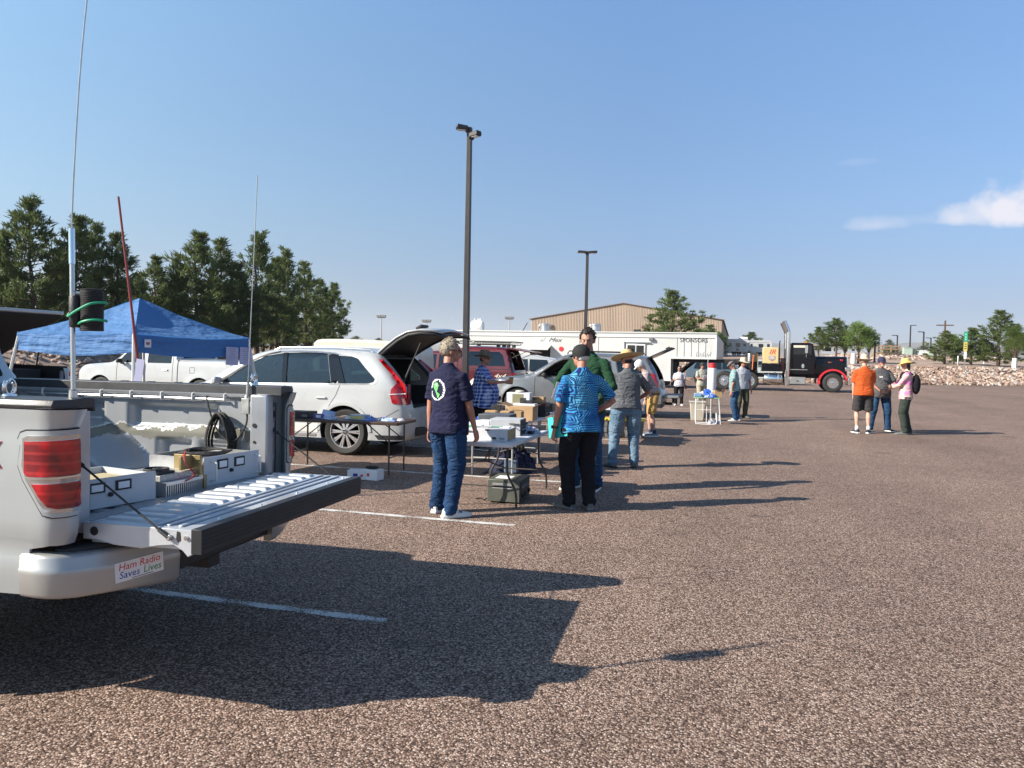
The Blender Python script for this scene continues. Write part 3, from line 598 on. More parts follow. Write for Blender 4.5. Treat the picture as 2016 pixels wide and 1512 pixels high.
class Car:
    """side view profile swept to a shell: x 0 = rear, -L = front, sides at +-y"""
    def __init__(s,name,label,cat,loc,rz,L,W,top,sill,wheels,wr,paint,belt=1.1,tumble=.22,rnd_=.09,wins=(),openx=None,topmat=None,taper=(.16,.9,.10,.5),archm=1.14,group=None,h=.05,bulge=.03,flare=0,lowm=None,archc=None):
        s.root=thing(name,label,cat,loc,rz,group); s.W=W; s.L=L; s.paint=paint; s.belt=belt; s.tumble=tumble; s.rd=rnd_; s.taper=taper; s.bulge=bulge; s.wheels=wheels; s.wr=wr; s.flare=flare
        s.top=resamp(chaikin(top,2),.05); s.sill=sill; s.tp=np.array(s.top)
        ar=wr*archm; bot=[]
        xs=sorted(wheels)      # front (most negative) first
        bot.append((top[-1][0],top[-1][1]))
        for wx in xs:
            a=math.degrees(math.asin(min(1,(sill-wr)/ar))) if sill<wr else 0
            bot+= [(x,z) for x,z in arc(wx,wr,ar,180-a,a)]
            if wx!=xs[-1]: pass
        bot.append((top[0][0],top[0][1]))
        poly=[tuple(p) for p in s.top]+[p for p in bot[1:-1]]
        s.poly=poly; s.wins=wins
        mb=MB()
        V,T=patch2d(poly,[w for w in wins],h)
        Y=s.yf(V[:,0],V[:,1])
        for sg in (-1,1): mb.add([(V[i,0],sg*Y[i],V[i,1]) for i in range(len(V))],[tuple(t) for t in T],0)
        # crown strips
        P=s.top; yy=s.yf(s.tp[:,0],s.tp[:,1]); N=14; glassf=MB(); 
        for i in range(len(P)-1):
            mid=((P[i][0]+P[i+1][0])/2,(P[i][1]+P[i+1][1])/2)
            tm=topmat(*mid) if topmat else 0      # 0 paint, 1 glass(middle), 2 open(middle), 3 none, 4 black
            d=Vector((P[i+1][0]-P[i][0],P[i+1][1]-P[i][1])); nx,nz_=(d.y,-d.x); l=math.hypot(nx,nz_) or 1; nx/=l; nz_/=l
            if nz_<-.3: nx,nz_=-nx,-nz_
            def row(q,y0):
                out=[]
                for j in range(N+1):
                    t=-1+2*j/N; cr=.045*(1-t*t)*(W/1.9); d_=s.top_n(q); out.append((q[0]+d_[0]*cr,y0*t,q[1]+d_[1]*cr))
                return out
            ra=row(P[i],yy[i]); rb=row(P[i+1],yy[i+1])
            for j in range(N):
                t=abs(-1+2*(j+.5)/N); q=[ra[j],ra[j+1],rb[j+1],rb[j]]
                if tm==3: continue
                if tm in (1,2) and t<.86:
                    if tm==1: glassf.add(q,[(0,1,2,3)])
                    continue
                mb.add(q,[(0,1,2,3)],1 if tm==4 else 0)
        bm=bmesh.new(); me=mb.mesh('body',[paint,BLK],0,False); bm.from_mesh(me); bmesh.ops.remove_doubles(bm,verts=bm.verts,dist=.0008); bmesh.ops.recalc_face_normals(bm,faces=bm.faces); bm.to_mesh(me); bm.free()
        me.polygons.foreach_set('use_smooth',[True]*len(me.polygons)); me.set_sharp_from_angle(angle=R(34)); me.update()
        s.body=bpy.data.objects.new('body',me); COL.objects.link(s.body); s.body.parent=s.root
        if glassf.v: s.wind=glassf.build('windshield',TINT,s.root,smooth=60,fix=False)
        # arch liners + underside
        for wx in wheels:
            A=arc(wx,wr,ar-.004,195,-15,14)
            for sg in (-1,1):
                lb=MB(); y=float(s.yf(np.array([wx]),np.array([wr]))[0])
                lb.loft([[(x,sg*(y-.01),z) for x,z in A],[(x,sg*(y-.34),z) for x,z in A]],0,False,closed=False)
                lb.prism(A,sg*(y-.34),sg*(y-.36),'y'); lb.build('wheel_arch_liner',DARK,s.root,smooth=60,fix=False)
        ub=MB(); xf,xr=s.tp[:,0].min()+.2,s.tp[:,0].max()-.15
        ub.box(xf,xr,-W/2+.42,W/2-.42,sill-.02,sill+.12); 
        xs=sorted(wheels); ub.box(xs[0]+ar+.02,xs[-1]-ar-.02,-W/2+.06,W/2-.06,sill-.01,sill+.10); s.under=ub.build('underbody',DARK,s.root)
        # wall thickness closing strip along the sill is the underbody
    def top_n(s,q):
        i=int(np.argmin((s.tp[:,0]-q[0])**2+(s.tp[:,1]-q[1])**2)); a=s.tp[max(0,i-2)]; b=s.tp[min(len(s.tp)-1,i+2)]; d=b-a; n=np.array([d[1],-d[0]]); n=n/(np.linalg.norm(n)+1e-9)
        c=np.array([-s.L/2,.8]); 
        if np.dot(np.array(q)-c,n)<0: n=-n
        return n
    def yf(s,X,Z,off=0):
        X=np.asarray(X,float); Z=np.asarray(Z,float)
        y=np.full(X.shape,s.W/2)
        fr,fl,rr,rl=s.taper
        tf=np.clip((-s.L+fl-X)/fl,0,1); y-=fr*tf**2.2
        tr=np.clip((X+rl)/rl,0,1); y-=rr*tr**2.2
        up=np.clip(Z-s.belt,0,None); y-=s.tumble*up+.12*up**2
        lo=(Z-.72)/.5; y-=s.bulge*np.clip(np.abs(lo),0,1.2)**2*(Z<s.belt+.05)
        y-=np.where(Z>=s.belt+.05,s.bulge*min(1.2,abs((s.belt-.72)/.5))**2,0)
        if s.flare:
            for wx in s.wheels:
                d=np.hypot(X-wx,Z-s.wr)/s.wr; y+=s.flare*np.exp(-((d-1.2)/.16)**2)
        d=dpoly(X,Z,s.top,False); d=np.clip(d,0,s.rd); y-=s.rd*(1-np.sqrt(np.clip(1-(1-d/s.rd)**2,0,1)))
        return y+off
    def side(s,name,poly,m,off=.004,sides=(-1,1),parent=None,h=.06,thick=.006,holes=(),label=None,smooth=True):
        V,T=patch2d(poly,holes,h); Y=s.yf(V[:,0],V[:,1]); out=[]
        for sg in sides:
            mb=MB(); n=len(V)
            mb.add([(V[i,0],sg*(Y[i]+off),V[i,1]) for i in range(n)]+[(V[i,0],sg*(Y[i]+off-thick),V[i,1]) for i in range(n)],[tuple(t) for t in T]+[tuple(int(x)+n for x in t[::-1]) for t in T])
            e={}
            for t in T:
                for a,b in ((t[0],t[1]),(t[1],t[2]),(t[2],t[0])):
                    k=(min(a,b),max(a,b)); e.setdefault(k,[]).append((a,b))
            for k,l in e.items():
                if len(l)==1: a,b=l[0]; mb.f.append([int(b),int(a),int(a)+n,int(b)+n]); mb.mi.append(0)
            out.append(mb.build(name,m,parent or s.root,smooth=50))
            if label: out[-1]['label']=label
        return out
    def line(s,name,path,w,m,off=.002,sides=(-1,1),parent=None,smoothk=0,closed=False):
        P=[Vector(p) for p in (chaikin(path,smoothk,closed) if smoothk else path)]; P=[Vector(p) for p in resamp([tuple(p) for p in P],.06,closed)]
        if closed: P.append(P[0])
        L=[];Rr=[]
        for i in range(len(P)):
            t=(P[min(i+1,len(P)-1)]-P[max(i-1,0)]).normalized(); n=Vector((-t.y,t.x))*w/2; L.append(P[i]+n); Rr.append(P[i]-n)
        for sg in sides:
            mb=MB(); ya=s.yf([p.x for p in L],[p.y for p in L]); yb_=s.yf([p.x for p in Rr],[p.y for p in Rr])
            mb.loft([[(L[i].x,sg*(ya[i]+off),L[i].y),(Rr[i].x,sg*(yb_[i]+off),Rr[i].y),(Rr[i].x,sg*(yb_[i]+off-.006),Rr[i].y),(L[i].x,sg*(ya[i]+off-.006),L[i].y)] for i in range(len(P))],0,True)
            mb.build(name,m,parent or s.root,smooth=50)
    def panes(s,m=None,trim=None,tw=.03,names='window'):
        for i,w in enumerate(s.wins):
            for o in s.side(names,w,m or TINT,-.012,thick=.004): pass
            if trim: s.line('window_trim',w,tw,trim,.003,closed=True)
    def wheelset(s,rim=ALLOY,spokes=10,double=True,rr=.70,w=.24,inset=.02,rimback=BLK):
        first=None
        for wx in s.wheels:
            y=float(s.yf(np.array([wx]),np.array([s.wr]))[0])-inset
            for sg in (-1,1):
                if first is None: first=make_wheel(s.wr,w,rr,rim,spokes,double,rimback,s.root); o=first
                else:
                    o=first.copy(); COL.objects.link(o)
                    for c in first.children: d=c.copy(); COL.objects.link(d); d.parent=o
                o.location=(wx,sg*y,s.wr); o.rotation_euler=(0,R(rnd.uniform(0,60)),0 if sg<0 else math.pi)
def make_wheel(r,w,rr,rim,spokes,double,back,parent,name='wheel',lugs=0):
    """wheel whose outer face looks to -y at y=0"""
    M=Matrix.Rotation(R(90),4,'X')
    q=r*rr; mb=MB(); mb.lathe([(q*.98,0.004),(q+.012,-.004),(r*.9,-.012),(r*.965,.006),(r,.035),(r,w-.035),(r*.96,w-.004),(q,w),(q*.98,w-.01)],48,0,Matrix.Rotation(R(-90),4,'X'),caps=False)
    for k in range(44):
        a=2*math.pi*k/44; 
        mb.box(r-.004,r+.006,.03,w-.03,-.012,.012,0,Matrix.Rotation(a,4,'Y'))
    t=mb.build(name,RUB,parent,smooth=40)
    mb=MB(); Q=Matrix.Rotation(R(-90),4,'X')
    mb.lathe([(q,.0),(q*.955,.0),(q*.93,.03),(q*.9,w*.6),(q,w*.6)],40,0,Q,caps=False)
    mb.lathe([(q*.94,.10),(.01,.10),(.01,.13),(q*.94,.13)],32,1,Q)
    hub=q*.19
    mb.lathe([(hub,.09),(hub,.02),(hub*.7,.008),(hub*.68,0.012),(.005,.012)],24,0,Q)
    if lugs:      # solid disc truck wheel with hand holes and a hub
        mb.lathe([(q*.93,.05),(q*.80,.075),(q*.55,.07),(q*.5,.02),(q*.46,.018),(q*.42,.07),(.01,.07)] if lugs>0 else [(q*.93,.05),(q*.8,.05),(q*.5,.14),(.01,.14)],36,0,Q)
        for k in range(10):
            a=2*math.pi*k/10; mb.lathe([(.022,.0),(.022,.03)],8,1,Matrix.Rotation(a,4,'Y')@Matrix.Translation((q*.82,.035,0))@Q)
            mb.lathe([(.02,.0),(.02,.045)],6,0,Matrix.Rotation(a+.3,4,'Y')@Matrix.Translation((q*.62,.03,0))@Q)
        mb.lathe([(q*.26,.07),(q*.25,-.02),(q*.18,-.03),(.005,-.03)],20,0,Q)
    else:
        for k in range(spokes):
            a=2*math.pi*k/spokes
            for da in ((-.075,.075) if double else (0,)):
                wv=.011 if double else .035
                mb.add([(hub*.8,.012,-wv),(hub*.8,.012,wv),(q*.95,.022,wv*1.2),(q*.95,.022,-wv*1.2),(hub*.8,.05,-wv),(hub*.8,.05,wv),(q*.95,.06,wv*1.2),(q*.95,.06,-wv*1.2)],[(0,1,2,3),(0,4,5,1),(3,2,6,7),(0,3,7,4),(1,5,6,2)],0,Matrix.Rotation(a+da*(1 if double else 0),4,'Y'))
        for k in range(5):
            a=2*math.pi*(k+.5)/5; mb.lathe([(.012,.03),(.012,.06)],6,1,Matrix.Rotation(a,4,'Y')@Matrix.Translation((hub*.6,-.045,0))@Q)
    mb.build('rim',[rim,back],t,smooth=30); return t
def handle(par,x,y,z,m,sg=-1):
    mb=MB(); yy=sg*y; mb.tube([(x-.10,yy,z),(x-.08,yy+sg*.035,z+.004),(x+.08,yy+sg*.035,z+.004),(x+.10,yy,z)],.014,8); mb.build('door_handle',m,par)
def mirror(par,x,y,z,m,sg=-1):
    mb=MB(); mb.prism([(0,.0),(.09,.01),(.10,.12),(.03,.14),(-.02,.06)],0,.19,'y',0,Matrix.Translation((x,sg*(y+.06) if sg>0 else -(y+.06)-.22,z))); mb.build('mirror',m,par,bev=.03)
    mb=MB(); mb.box(x,x+.06,min(sg*(y-.02),sg*(y+.10)),max(sg*(y-.02),sg*(y+.10)),z-.03,z+.02); mb.build('mirror_arm',BLK,par,bev=.008)
def seat(par,x,y,z,m=GREY,w=.48):
    mb=MB(); mb.box(x-.5,x,y-w/2,y+w/2,z,z+.16); mb.box(x-.10,x+.06,y-w/2,y+w/2,z+.1,z+.68,0,Matrix.Translation((x,0,z))@Matrix.Rotation(R(12),4,'Y')@Matrix.Translation((-x,0,-z))); mb.box(x+.06,x+.15,y-.13,y+.13,z+.74,z+.94); mb.build('seat',m,par,bev=.04)

# ---- white station wagon SUV with its tailgate up ----
SX,SY=-5.02,12.27
top=[(-.10,.27),(-.03,.33),(.0,.52),(-.02,.70),(-.03,.80),(-.09,.98),(-.13,1.12),(-.33,1.38),(-.58,1.62),(-.68,1.68),(-1.0,1.715),(-1.7,1.735),(-2.4,1.725),(-2.85,1.67),(-3.3,1.47),(-3.78,1.17),(-3.95,1.10),(-4.45,1.03),(-4.80,.90),(-4.93,.74),(-4.96,.5),(-4.90,.30)]
wbelt=[(-3.52,1.115),(-2.46,1.135),(-1.60,1.155),(-.62,1.185)]
W1=[(-3.50,1.13),(-3.30,1.24),(-2.95,1.47),(-2.66,1.60),(-2.33,1.655),(-2.27,1.15)]
W2=[(-2.20,1.15),(-2.26,1.66),(-1.9,1.672),(-1.50,1.665),(-1.36,1.165)]
W3=[(-1.12,1.175),(-1.32,1.63),(-1.05,1.618),(-.93,1.585),(-.78,1.44),(-.58,1.26),(-.60,1.21),(-.68,1.19)]
def tm_suv(x,z):
    if x>-.66 and z>.80: return 2
    if -3.80<x<-2.87 and z>1.13: return 1
    return 0
suv=Car('station_wagon','white station wagon SUV with its tailgate raised, behind the brown folding table','car',(SX,SY,0),0,4.96,1.96,top,.27,(-4.07,-1.10),.385,PW,belt=1.12,tumble=.20,rnd_=.11,wins=(W1,W2,W3),topmat=tm_suv,taper=(.20,.9,.13,.55),archm=1.13,h=.045,bulge=.035,flare=.012)
suv.panes(GLASS); s=suv
# black greenhouse surround and chrome line
s.side('pillar_trim',[(-2.335,1.66),(-2.275,1.15),(-2.195,1.15),(-2.255,1.665)],PB,.003); s.side('pillar_trim',[(-1.495,1.665),(-1.355,1.165),(-1.105,1.175),(-1.305,1.66)],PB,.003)
s.line('window_trim',[(-3.56,1.118),(-2.3,1.138),(-1.2,1.165),(-.62,1.178),(-.56,1.20),(-.535,1.26),(-.72,1.44),(-.90,1.61),(-1.15,1.652),(-1.9,1.695),(-2.4,1.678)],.022,ALU,.004,smoothk=2)
s.line('window_trim',[(-3.54,1.13),(-3.30,1.265),(-2.96,1.49),(-2.68,1.62),(-2.4,1.678)],.03,BLK,.004,smoothk=1)
s.line('door_seam',[(-2.22,1.13),(-2.22,.95),(-2.24,.40)],.008,DARK); s.line('door_seam',[(-1.19,1.16),(-1.26,.98),(-1.38,.80)],.008,DARK); s.line('door_seam',[(-3.58,1.11),(-3.60,.40)],.008,DARK)
s.line('crease_shade',arc(-1.10,.385,.60,150,20,20),.010,mat('shadow_line',(.45,.45,.44),.5),.0008)  # crease shade drawn as a thin strip of colour
s.side('arch_lip',arc(-1.10,.385,.49,178,2,20)+arc(-1.10,.385,.437,2,178,20),PW,.012,thick=.02,h=.05); s.side('arch_lip',arc(-4.07,.385,.49,178,2,20)+arc(-4.07,.385,.437,2,178,20),PW,.012,thick=.02,h=.05)
s.side('sill_trim',[(-3.5,.34),(-1.62,.34),(-1.62,.30),(-3.5,.30)],ALU,.012,thick=.02); s.side('sill_panel',[(-3.55,.50),(-1.58,.50),(-1.58,.36),(-3.55,.36)],mat('shaded_white_trim',(.62,.61,.58),.45),.006)
s.line('seam',[(-.62,.62),(-.36,.66),(-.16,.78)],.006,DARK); s.side('seam_panel',[(-.34,.585),(-.10,.60),(-.10,.575),(-.34,.56)],DARK,.003)
s.side('lower_bumper',[(-.56,.36),(-.10,.36),(-.10,.29),(-.50,.285)],BLK,.004)
for sg in (-1,1): handle(s.body,-1.52,.955,.93,PW,sg); handle(s.body,-2.55,.965,.92,PW,sg); mirror(s.root,-3.50,.90,1.10,PW,sg)
# tail lamps: tall upper blade down the pillar, wide lower lamp
lampA=[(-.58,1.58),(-.52,1.585),(-.25,1.36),(-.08,1.18),(-.045,.90),(-.05,.855),(-.26,.88),(-.295,1.00),(-.29,1.10),(-.22,1.20),(-.33,1.35)]
for o in s.side('tail_lamp',lampA,REDL,.012,thick=.02,h=.035): pass
s.side('lamp_strip',[(-.325,1.03),(-.07,1.045),(-.07,1.03),(-.325,1.012)],mat('white_lens',(.7,.6,.6),.2),.018,thick=.006)
for sg in (-1,1):
    mb=MB(); y0,y1=sorted((sg*.80,sg*.715)); 
    mb.prism([(y0,.86),(y1,.86),(y1,1.16),(y0,1.19)],-.075,-.035,'x'); mb.build('tail_lamp',REDL2,s.root,bev=.01)
# boot: jamb, floor, inside walls
mb=MB(); mb.box(-1.9,-.06,-.74,.74,.74,.80); mb.box(-1.95,-1.88,-.74,.74,.8,1.35); mb.box(-1.5,-.25,-.79,-.72,.80,1.12); mb.box(-1.5,-.25,.72,.79,.80,1.12); mb.box(-1.5,-.7,.70,.76,1.12,1.6); mb.box(-.35,-.045,-.68,.68,.70,.798); mb.build('boot_lining',DARK,s.root)
mb=MB(); mb.box(-.30,-.0,-.60,.60,.80,.815); mb.build('boot_sill',BLK,s.root,bev=.004)
mb=MB(); mb.tube([(-.12,.64,.83),(-.16,.67,1.15),(-.58,.62,1.60),(-.60,-.62,1.60),(-.16,-.67,1.15),(-.12,-.64,.83)],.022,6); mb.build('boot_seal',BLK,s.root)
mb=MB(); mb.box(-3.9,-.2,-.70,.70,.30,.40); mb.box(-3.6,-3.1,-.72,.72,.4,1.12); mb.build('cabin_floor',DARK,s.root)
for x,y in ((-2.35,-.38),(-2.35,.38),(-1.55,-.40),(-1.55,.0),(-1.55,.40)): seat(s.root,x,y,.62,GREY if 1 else DARK)
mb=MB(); mb.tube([Vector((-2.95,-.38,1.02))+Vector((.06*math.sin(a)*0-.05*math.cos(a),.18*math.cos(a),.18*math.sin(a))) for a in [k*math.pi/8 for k in range(16)]],.014,6,closed=True); mb.build('steering_wheel',BLK,s.root)
s.wheelset(ALLOY,10,True,.70)
# roof rails
for sg in (-1,1): mb=MB(); mb.tube([(-.75,sg*.66,1.70),(-.8,sg*.66,1.735),(-1.6,sg*.67,1.765),(-2.5,sg*.66,1.745),(-2.6,sg*.66,1.70)],.014,8); mb.build('roof_rail',ALU,s.root)
# rear plate area and bumper insert
mb=MB(); mb.box(.0,.03,-.62,.62,.33,.48); mb.build('bumper_insert',BLK,s.root,bev=.015)
mb=MB(); mb.lathe([(.05,0),(.045,.1)],12,0,Matrix.Translation((-.16,-.62,.30))@Matrix.Rotation(R(90),4,'Y')); mb.build('exhaust_tip',CHR,s.root)
# raised tailgate
tg=[]
hingex,hingez=-.66,1.67
ang=R(28)
mb=MB(); mb.M=Matrix.Translation((hingex,0,hingez))@Matrix.Rotation(-ang,4,'Y')
# shell outline along length u (0..1.18), slightly curved
def tgrow(u,hw,z,n=12): return [(u,-hw+2*hw*j/n,z+.05*(1-(2*j/n-1)**2)) for j in range(n+1)]
outer=[tgrow(0,.66,.0),tgrow(.2,.70,.03),tgrow(.45,.76,.05),tgrow(.66,.79,.04),tgrow(.86,.80,-.03),tgrow(1.05,.76,-.14),tgrow(1.14,.62,-.22)]
mb.loft(outer,0,False,closed=False)
tgo=mb.build('tailgate',PW,s.root,smooth=50,fix=False)
sm=tgo.modifiers.new('solid','SOLIDIFY'); sm.thickness=.03; sm.offset=-1
mb=MB(); mb.M=Matrix.Translation((hingex,0,hingez))@Matrix.Rotation(-ang,4,'Y')
inner=[[(u,y*.97,z-.055) for u,y,z in r] for r in outer]; mb.loft(inner,0,False,closed=False); 
for sg in (-1,1): mb.loft([[(outer[i][0 if sg<0 else -1][0],outer[i][0 if sg<0 else -1][1],outer[i][0][2]-.02),(inner[i][0 if sg<0 else -1][0],inner[i][0 if sg<0 else -1][1],inner[i][0][2]-.02)] for i in range(len(outer))],0,False,closed=False)
io=mb.build('inner_panel',BLK,tgo,smooth=50,fix=False); sm=io.modifiers.new('solid','SOLIDIFY'); sm.thickness=.02
mb=MB(); mb.M=Matrix.Translation((hingex,0,hingez))@Matrix.Rotation(-ang,4,'Y'); mb.loft([[(u,y*1.012,z+.012) for u,y,z in r] for r in outer[0:4]],0,False,closed=False); g=mb.build('rear_window',DTINT if 0 else BLK,tgo,smooth=50,fix=False)
mb=MB(); mb.M=Matrix.Translation((hingex,0,hingez))@Matrix.Rotation(-ang,4,'Y'); mb.box(.60,.72,-.16,.16,.16,.20); mb.build('spoiler_camera',BLK,tgo,bev=.01)
for sg in (-1,1):
    a=Vector((-.20,sg*.70,1.16)); b=Vector((.10,sg*.68,1.86))
    mb=MB(); mb.tube([a,a.lerp(b,.5)],.017,8); mb.tube([a.lerp(b,.5),b],.009,8); mb.build('gas_strut',BLK,s.root)
tag(MB().box(-.16,.16,-.1,.1,0,.30).box(-.05,.05,-.06,.06,.30,.34).build('paper_bag',mat('tan_paper',(.36,.27,.16),.9,0,0,.1,9),loc=(SX-.42,SY-.42,.815),bev=.02),'tan paper bag standing in the open boot of the white station wagon','bag')

# ---- generic simplified vehicles ----
def simple_car(name,label,cat,loc,rz,L,W,top,wheels,wr,paint,wins,topg,belt,group=None,h=.09,sill=.3,wm=None,**k):
    c=Car(name,label,cat,loc,rz,L,W,top,sill,wheels,wr,paint,belt=belt,wins=wins,topmat=topg,h=h,group=group,**k)
    c.panes(wm or TINT); c.wheelset(ALLOY,k.get('spk',7) if 0 else 7,False,.66); return c
# silver SUV with lifted rear glass (faces away to the left)
top=[(-.08,.30),(.0,.40),(.02,.55),(.0,.70),(-.06,.78),(-.10,1.05),(-.20,1.35),(-.38,1.66),(-.46,1.73),(-.9,1.77),(-1.9,1.80),(-2.5,1.77),(-2.75,1.70),(-3.15,1.42),(-3.52,1.17),(-3.75,1.11),(-4.3,1.05),(-4.62,.97),(-4.72,.78),(-4.74,.5),(-4.68,.32)]
N1=[(-3.28,1.13),(-3.10,1.30),(-2.85,1.50),(-2.62,1.62),(-2.30,1.66),(-2.28,1.12)]
N2=[(-2.18,1.12),(-2.20,1.66),(-1.55,1.665),(-1.36,1.58),(-1.28,1.14)]
N3=[(-1.12,1.15),(-1.22,1.60),(-1.08,1.655),(-.62,1.63),(-.50,1.55),(-.36,1.22),(-.44,1.16)]
def tm_n(x,z):
    if -.42<x and z>1.10: return 2
    if -3.5<x<-2.78 and z>1.2: return 1
    return 0
sil=simple_car('silver_suv','silver SUV with roof rack and lifted rear glass, parked behind the middle tables','car',(-2.0,23.0,0),0,4.74,1.85,top,(-3.85,-1.02),.375,PS,(N1,N2,N3),tm_n,1.13,h=.06,taper=(.18,.7,.10,.5),flare=.03,tumble=.2,wm=DTINT)
s=sil
for ch in list(s.root.children):
    if ch.name.startswith('window') and abs(sum(v.co.x for v in ch.data.vertices)/len(ch.data.vertices)+2.75)<.35 and ch.data.vertices[0].co.y<0: bpy.data.objects.remove(ch)   # the driver window is down
s.line('window_trim',[(-3.32,1.12),(-3.10,1.32),(-2.84,1.53),(-2.60,1.65),(-2.25,1.69),(-2.23,1.11),(-3.32,1.12)],.035,BLK,.003)
s.line('window_trim',N2,.03,BLK,.003,closed=True); s.line('window_trim',N3,.03,BLK,.003,closed=True)
s.line('door_seam',[(-2.23,1.10),(-2.24,.42)],.012,DARK); s.line('door_seam',[(-3.36,1.12),(-3.38,.42)],.012,DARK); s.line('door_seam',[(-1.20,1.12),(-1.30,.95),(-1.42,.8)],.012,DARK)
for sg in (-1,1): handle(s.body,-2.42,.90,.98,PS,sg); handle(s.body,-1.45,.90,.98,PS,sg); mirror(s.root,-3.12,.86,1.10,BLK,sg)
s.side('tail_lamp',[(-.30,1.28),(-.16,1.25),(-.09,1.0),(-.10,.86),(-.28,.86)],REDL,.01,h=.05)
s.side('bumper_corner',[(-.66,.74),(-.02,.74),(-.02,.42),(-.62,.36)],mat('chrome_silver',(.5,.5,.5),.25,.8),.012,h=.06)
for sg in (-1,1):
    mb=MB(); mb.tube([(-.6,sg*.62,1.77),(-.65,sg*.62,1.86),(-2.5,sg*.62,1.88),(-2.55,sg*.62,1.79)],.02,8); mb.build('roof_rail',BLK,s.root)
mb=MB(); [mb.tube([(x,-.62,1.87),(x,.62,1.87)],.018,6) for x in (-.9,-2.2)]; mb.build('roof_crossbar',BLK,s.root)
mb=MB(); mb.box(-.95,-.85,-.66,-.58,1.86,2.0); mb.tube([(-.9,-.62,1.98),(-.9,-.2,1.98)],.02,6); mb.box(-.99,-.81,-.3,-.16,1.9,2.08); mb.build('bike_mount',BLK,s.root)
M=Matrix.Translation((-.44,0,1.70))@Matrix.Rotation(R(-27),4,'Y')
mb=MB(); mb.box(0,.66,-.62,.62,-.012,.012,0,M); mb.build('rear_glass',DTINT,s.root); mb=MB(); mb.box(0,.07,-.64,.64,-.016,.016,0,M); mb.box(.62,.70,-.64,.64,-.018,.018,0,M); mb.box(.0,.68,-.66,-.60,-.015,.015,0,M); mb.box(0,.68,.60,.66,-.015,.015,0,M); mb.box(.55,.66,-.5,-.46,.01,.06,0,M); mb.build('glass_frame',BLK,s.root)
mb=MB(); mb.box(-1.9,-.10,-.74,.74,.66,.72); mb.box(-1.95,-1.85,-.74,.74,.7,1.5); mb.box(-3.5,-3.0,-.74,.74,.45,1.10); mb.box(-3.7,-.3,-.7,.7,.30,.45); mb.build('cabin_floor',DARK,s.root)
for x,y in ((-2.3,-.38),(-2.3,.38),(-1.5,-.38),(-1.5,.38)): seat(s.root,x,y,.6)
mb=MB(); mb.tube([Vector((-2.92,-.38,1.05))+Vector((-.06*math.cos(a),.18*math.cos(a),.18*math.sin(a))) for a in [k*math.pi/8 for k in range(16)]],.016,6,closed=True); mb.build('steering_wheel',BLK,s.root)
mb=MB(); mb.box(.02,.42,-.70,.70,.58,.66); mb.build('tailgate',GREY,s.root,bev=.02)
mb=MB(); mb.box(0,.2,-.05,.05,.35,.43); mb.lathe([(.03,0),(.03,.1),(.045,.12),(.02,.16)],12,0,Matrix.Translation((.22,0,.42))); mb.build('tow_hitch',BLK,s.root)
for o in (): pass

sil.root.scale=(1.10,1.06,1.0)
# maroon pickup with a bed cap and roof basket
top=[(-.06,.45),(0,.55),(0,.72),(-.06,.78),(-.08,1.05),(-.10,1.12),(-.16,1.30),(-.32,1.80),(-.42,1.87),(-1.2,1.90),(-2.02,1.90),(-2.10,1.74),(-2.3,1.72),(-3.0,1.74),(-3.3,1.68),(-3.6,1.42),(-3.92,1.16),(-4.1,1.10),(-4.9,1.02),(-5.12,.92),(-5.18,.7),(-5.15,.42)]
C1=[(-3.66,1.16),(-3.42,1.42),(-3.20,1.60),(-2.85,1.63),(-2.85,1.14)]; C2=[(-2.75,1.14),(-2.75,1.63),(-2.35,1.62),(-2.28,1.14)]
C3=[(-1.90,1.26),(-1.90,1.74),(-.62,1.74),(-.48,1.62),(-.36,1.26)]
def tm_m(x,z):
    if x>-.34 and z>1.12: return 2
    if -3.9<x<-3.3 and z>1.2: return 1
    return 0
mar=simple_car('maroon_pickup','maroon pickup with matching bed cap and black roof basket, behind the light pole','pickup truck',(-7.45,27.0,0),0,5.18,1.80,top,(-4.25,-1.15),.37,PM,(C1,C2,C3),tm_m,1.13,sill=.42,h=.07,taper=(.16,.6,.05,.3),flare=.035,tumble=.17,rnd_=.07,wm=DTINT)
s=mar
s.side('arch_trim',arc(-1.15,.37,.56,178,2,20)+arc(-1.15,.37,.43,2,178,20),mat('champagne_trim',(.55,.48,.36),.45,.2),.02,thick=.03,h=.06)
s.side('arch_trim',arc(-4.25,.37,.56,178,2,20)+arc(-4.25,.37,.43,2,178,20),MATS['champagne_trim'],.02,thick=.03,h=.06)
s.line('crease_shade',[(-5,.98),(-.1,1.03)],.015,DARK); s.line('cap_seam',[(-2.05,1.16),(-.12,1.16)],.02,DARK); s.line('cab_seam',[(-2.06,1.9),(-2.06,.5)],.04,DARK)  # the crease's shade is a dark strip laid on the side
s.side('tail_lamp',[(-.16,1.04),(-.04,1.04),(-.04,.78),(-.16,.78)],REDL,.01)
textmesh('4x4',.20,TX((-.55,-.912,.93),(0,-1,0)),mat('decal_silver',(.75,.7,.6),.4),s.body,shear=.4,sx=1.3)
for sg in (-1,1):
    mb=MB(); mb.tube([(-.30,sg*.70,1.99),(-.20,sg*.72,2.08),(-2.0,sg*.72,2.10),(-2.1,sg*.7,2.0),(-.30,sg*.70,1.99)],.014,6); mb.tube([(-.25,sg*.72,2.04),(-2.05,sg*.72,2.05)],.008,6)
    for k in range(18): mb.tube([(-.3-.1*k,sg*.70,1.99),(-.3-.1*k,sg*.72,2.09)],.006,5)
    mb.build('roof_basket',BLK,s.root)
mb=MB(); 
for k in range(10): mb.tube([(-.3-.19*k,-.7,1.99),(-.3-.19*k,.7,1.99)],.010,6)
for x in (-.2,-2.1): mb.tube([(x,-.71,2.09),(x,.71,2.09)],.012,6)
mb.build('roof_basket',BLK,s.root); mb=MB()
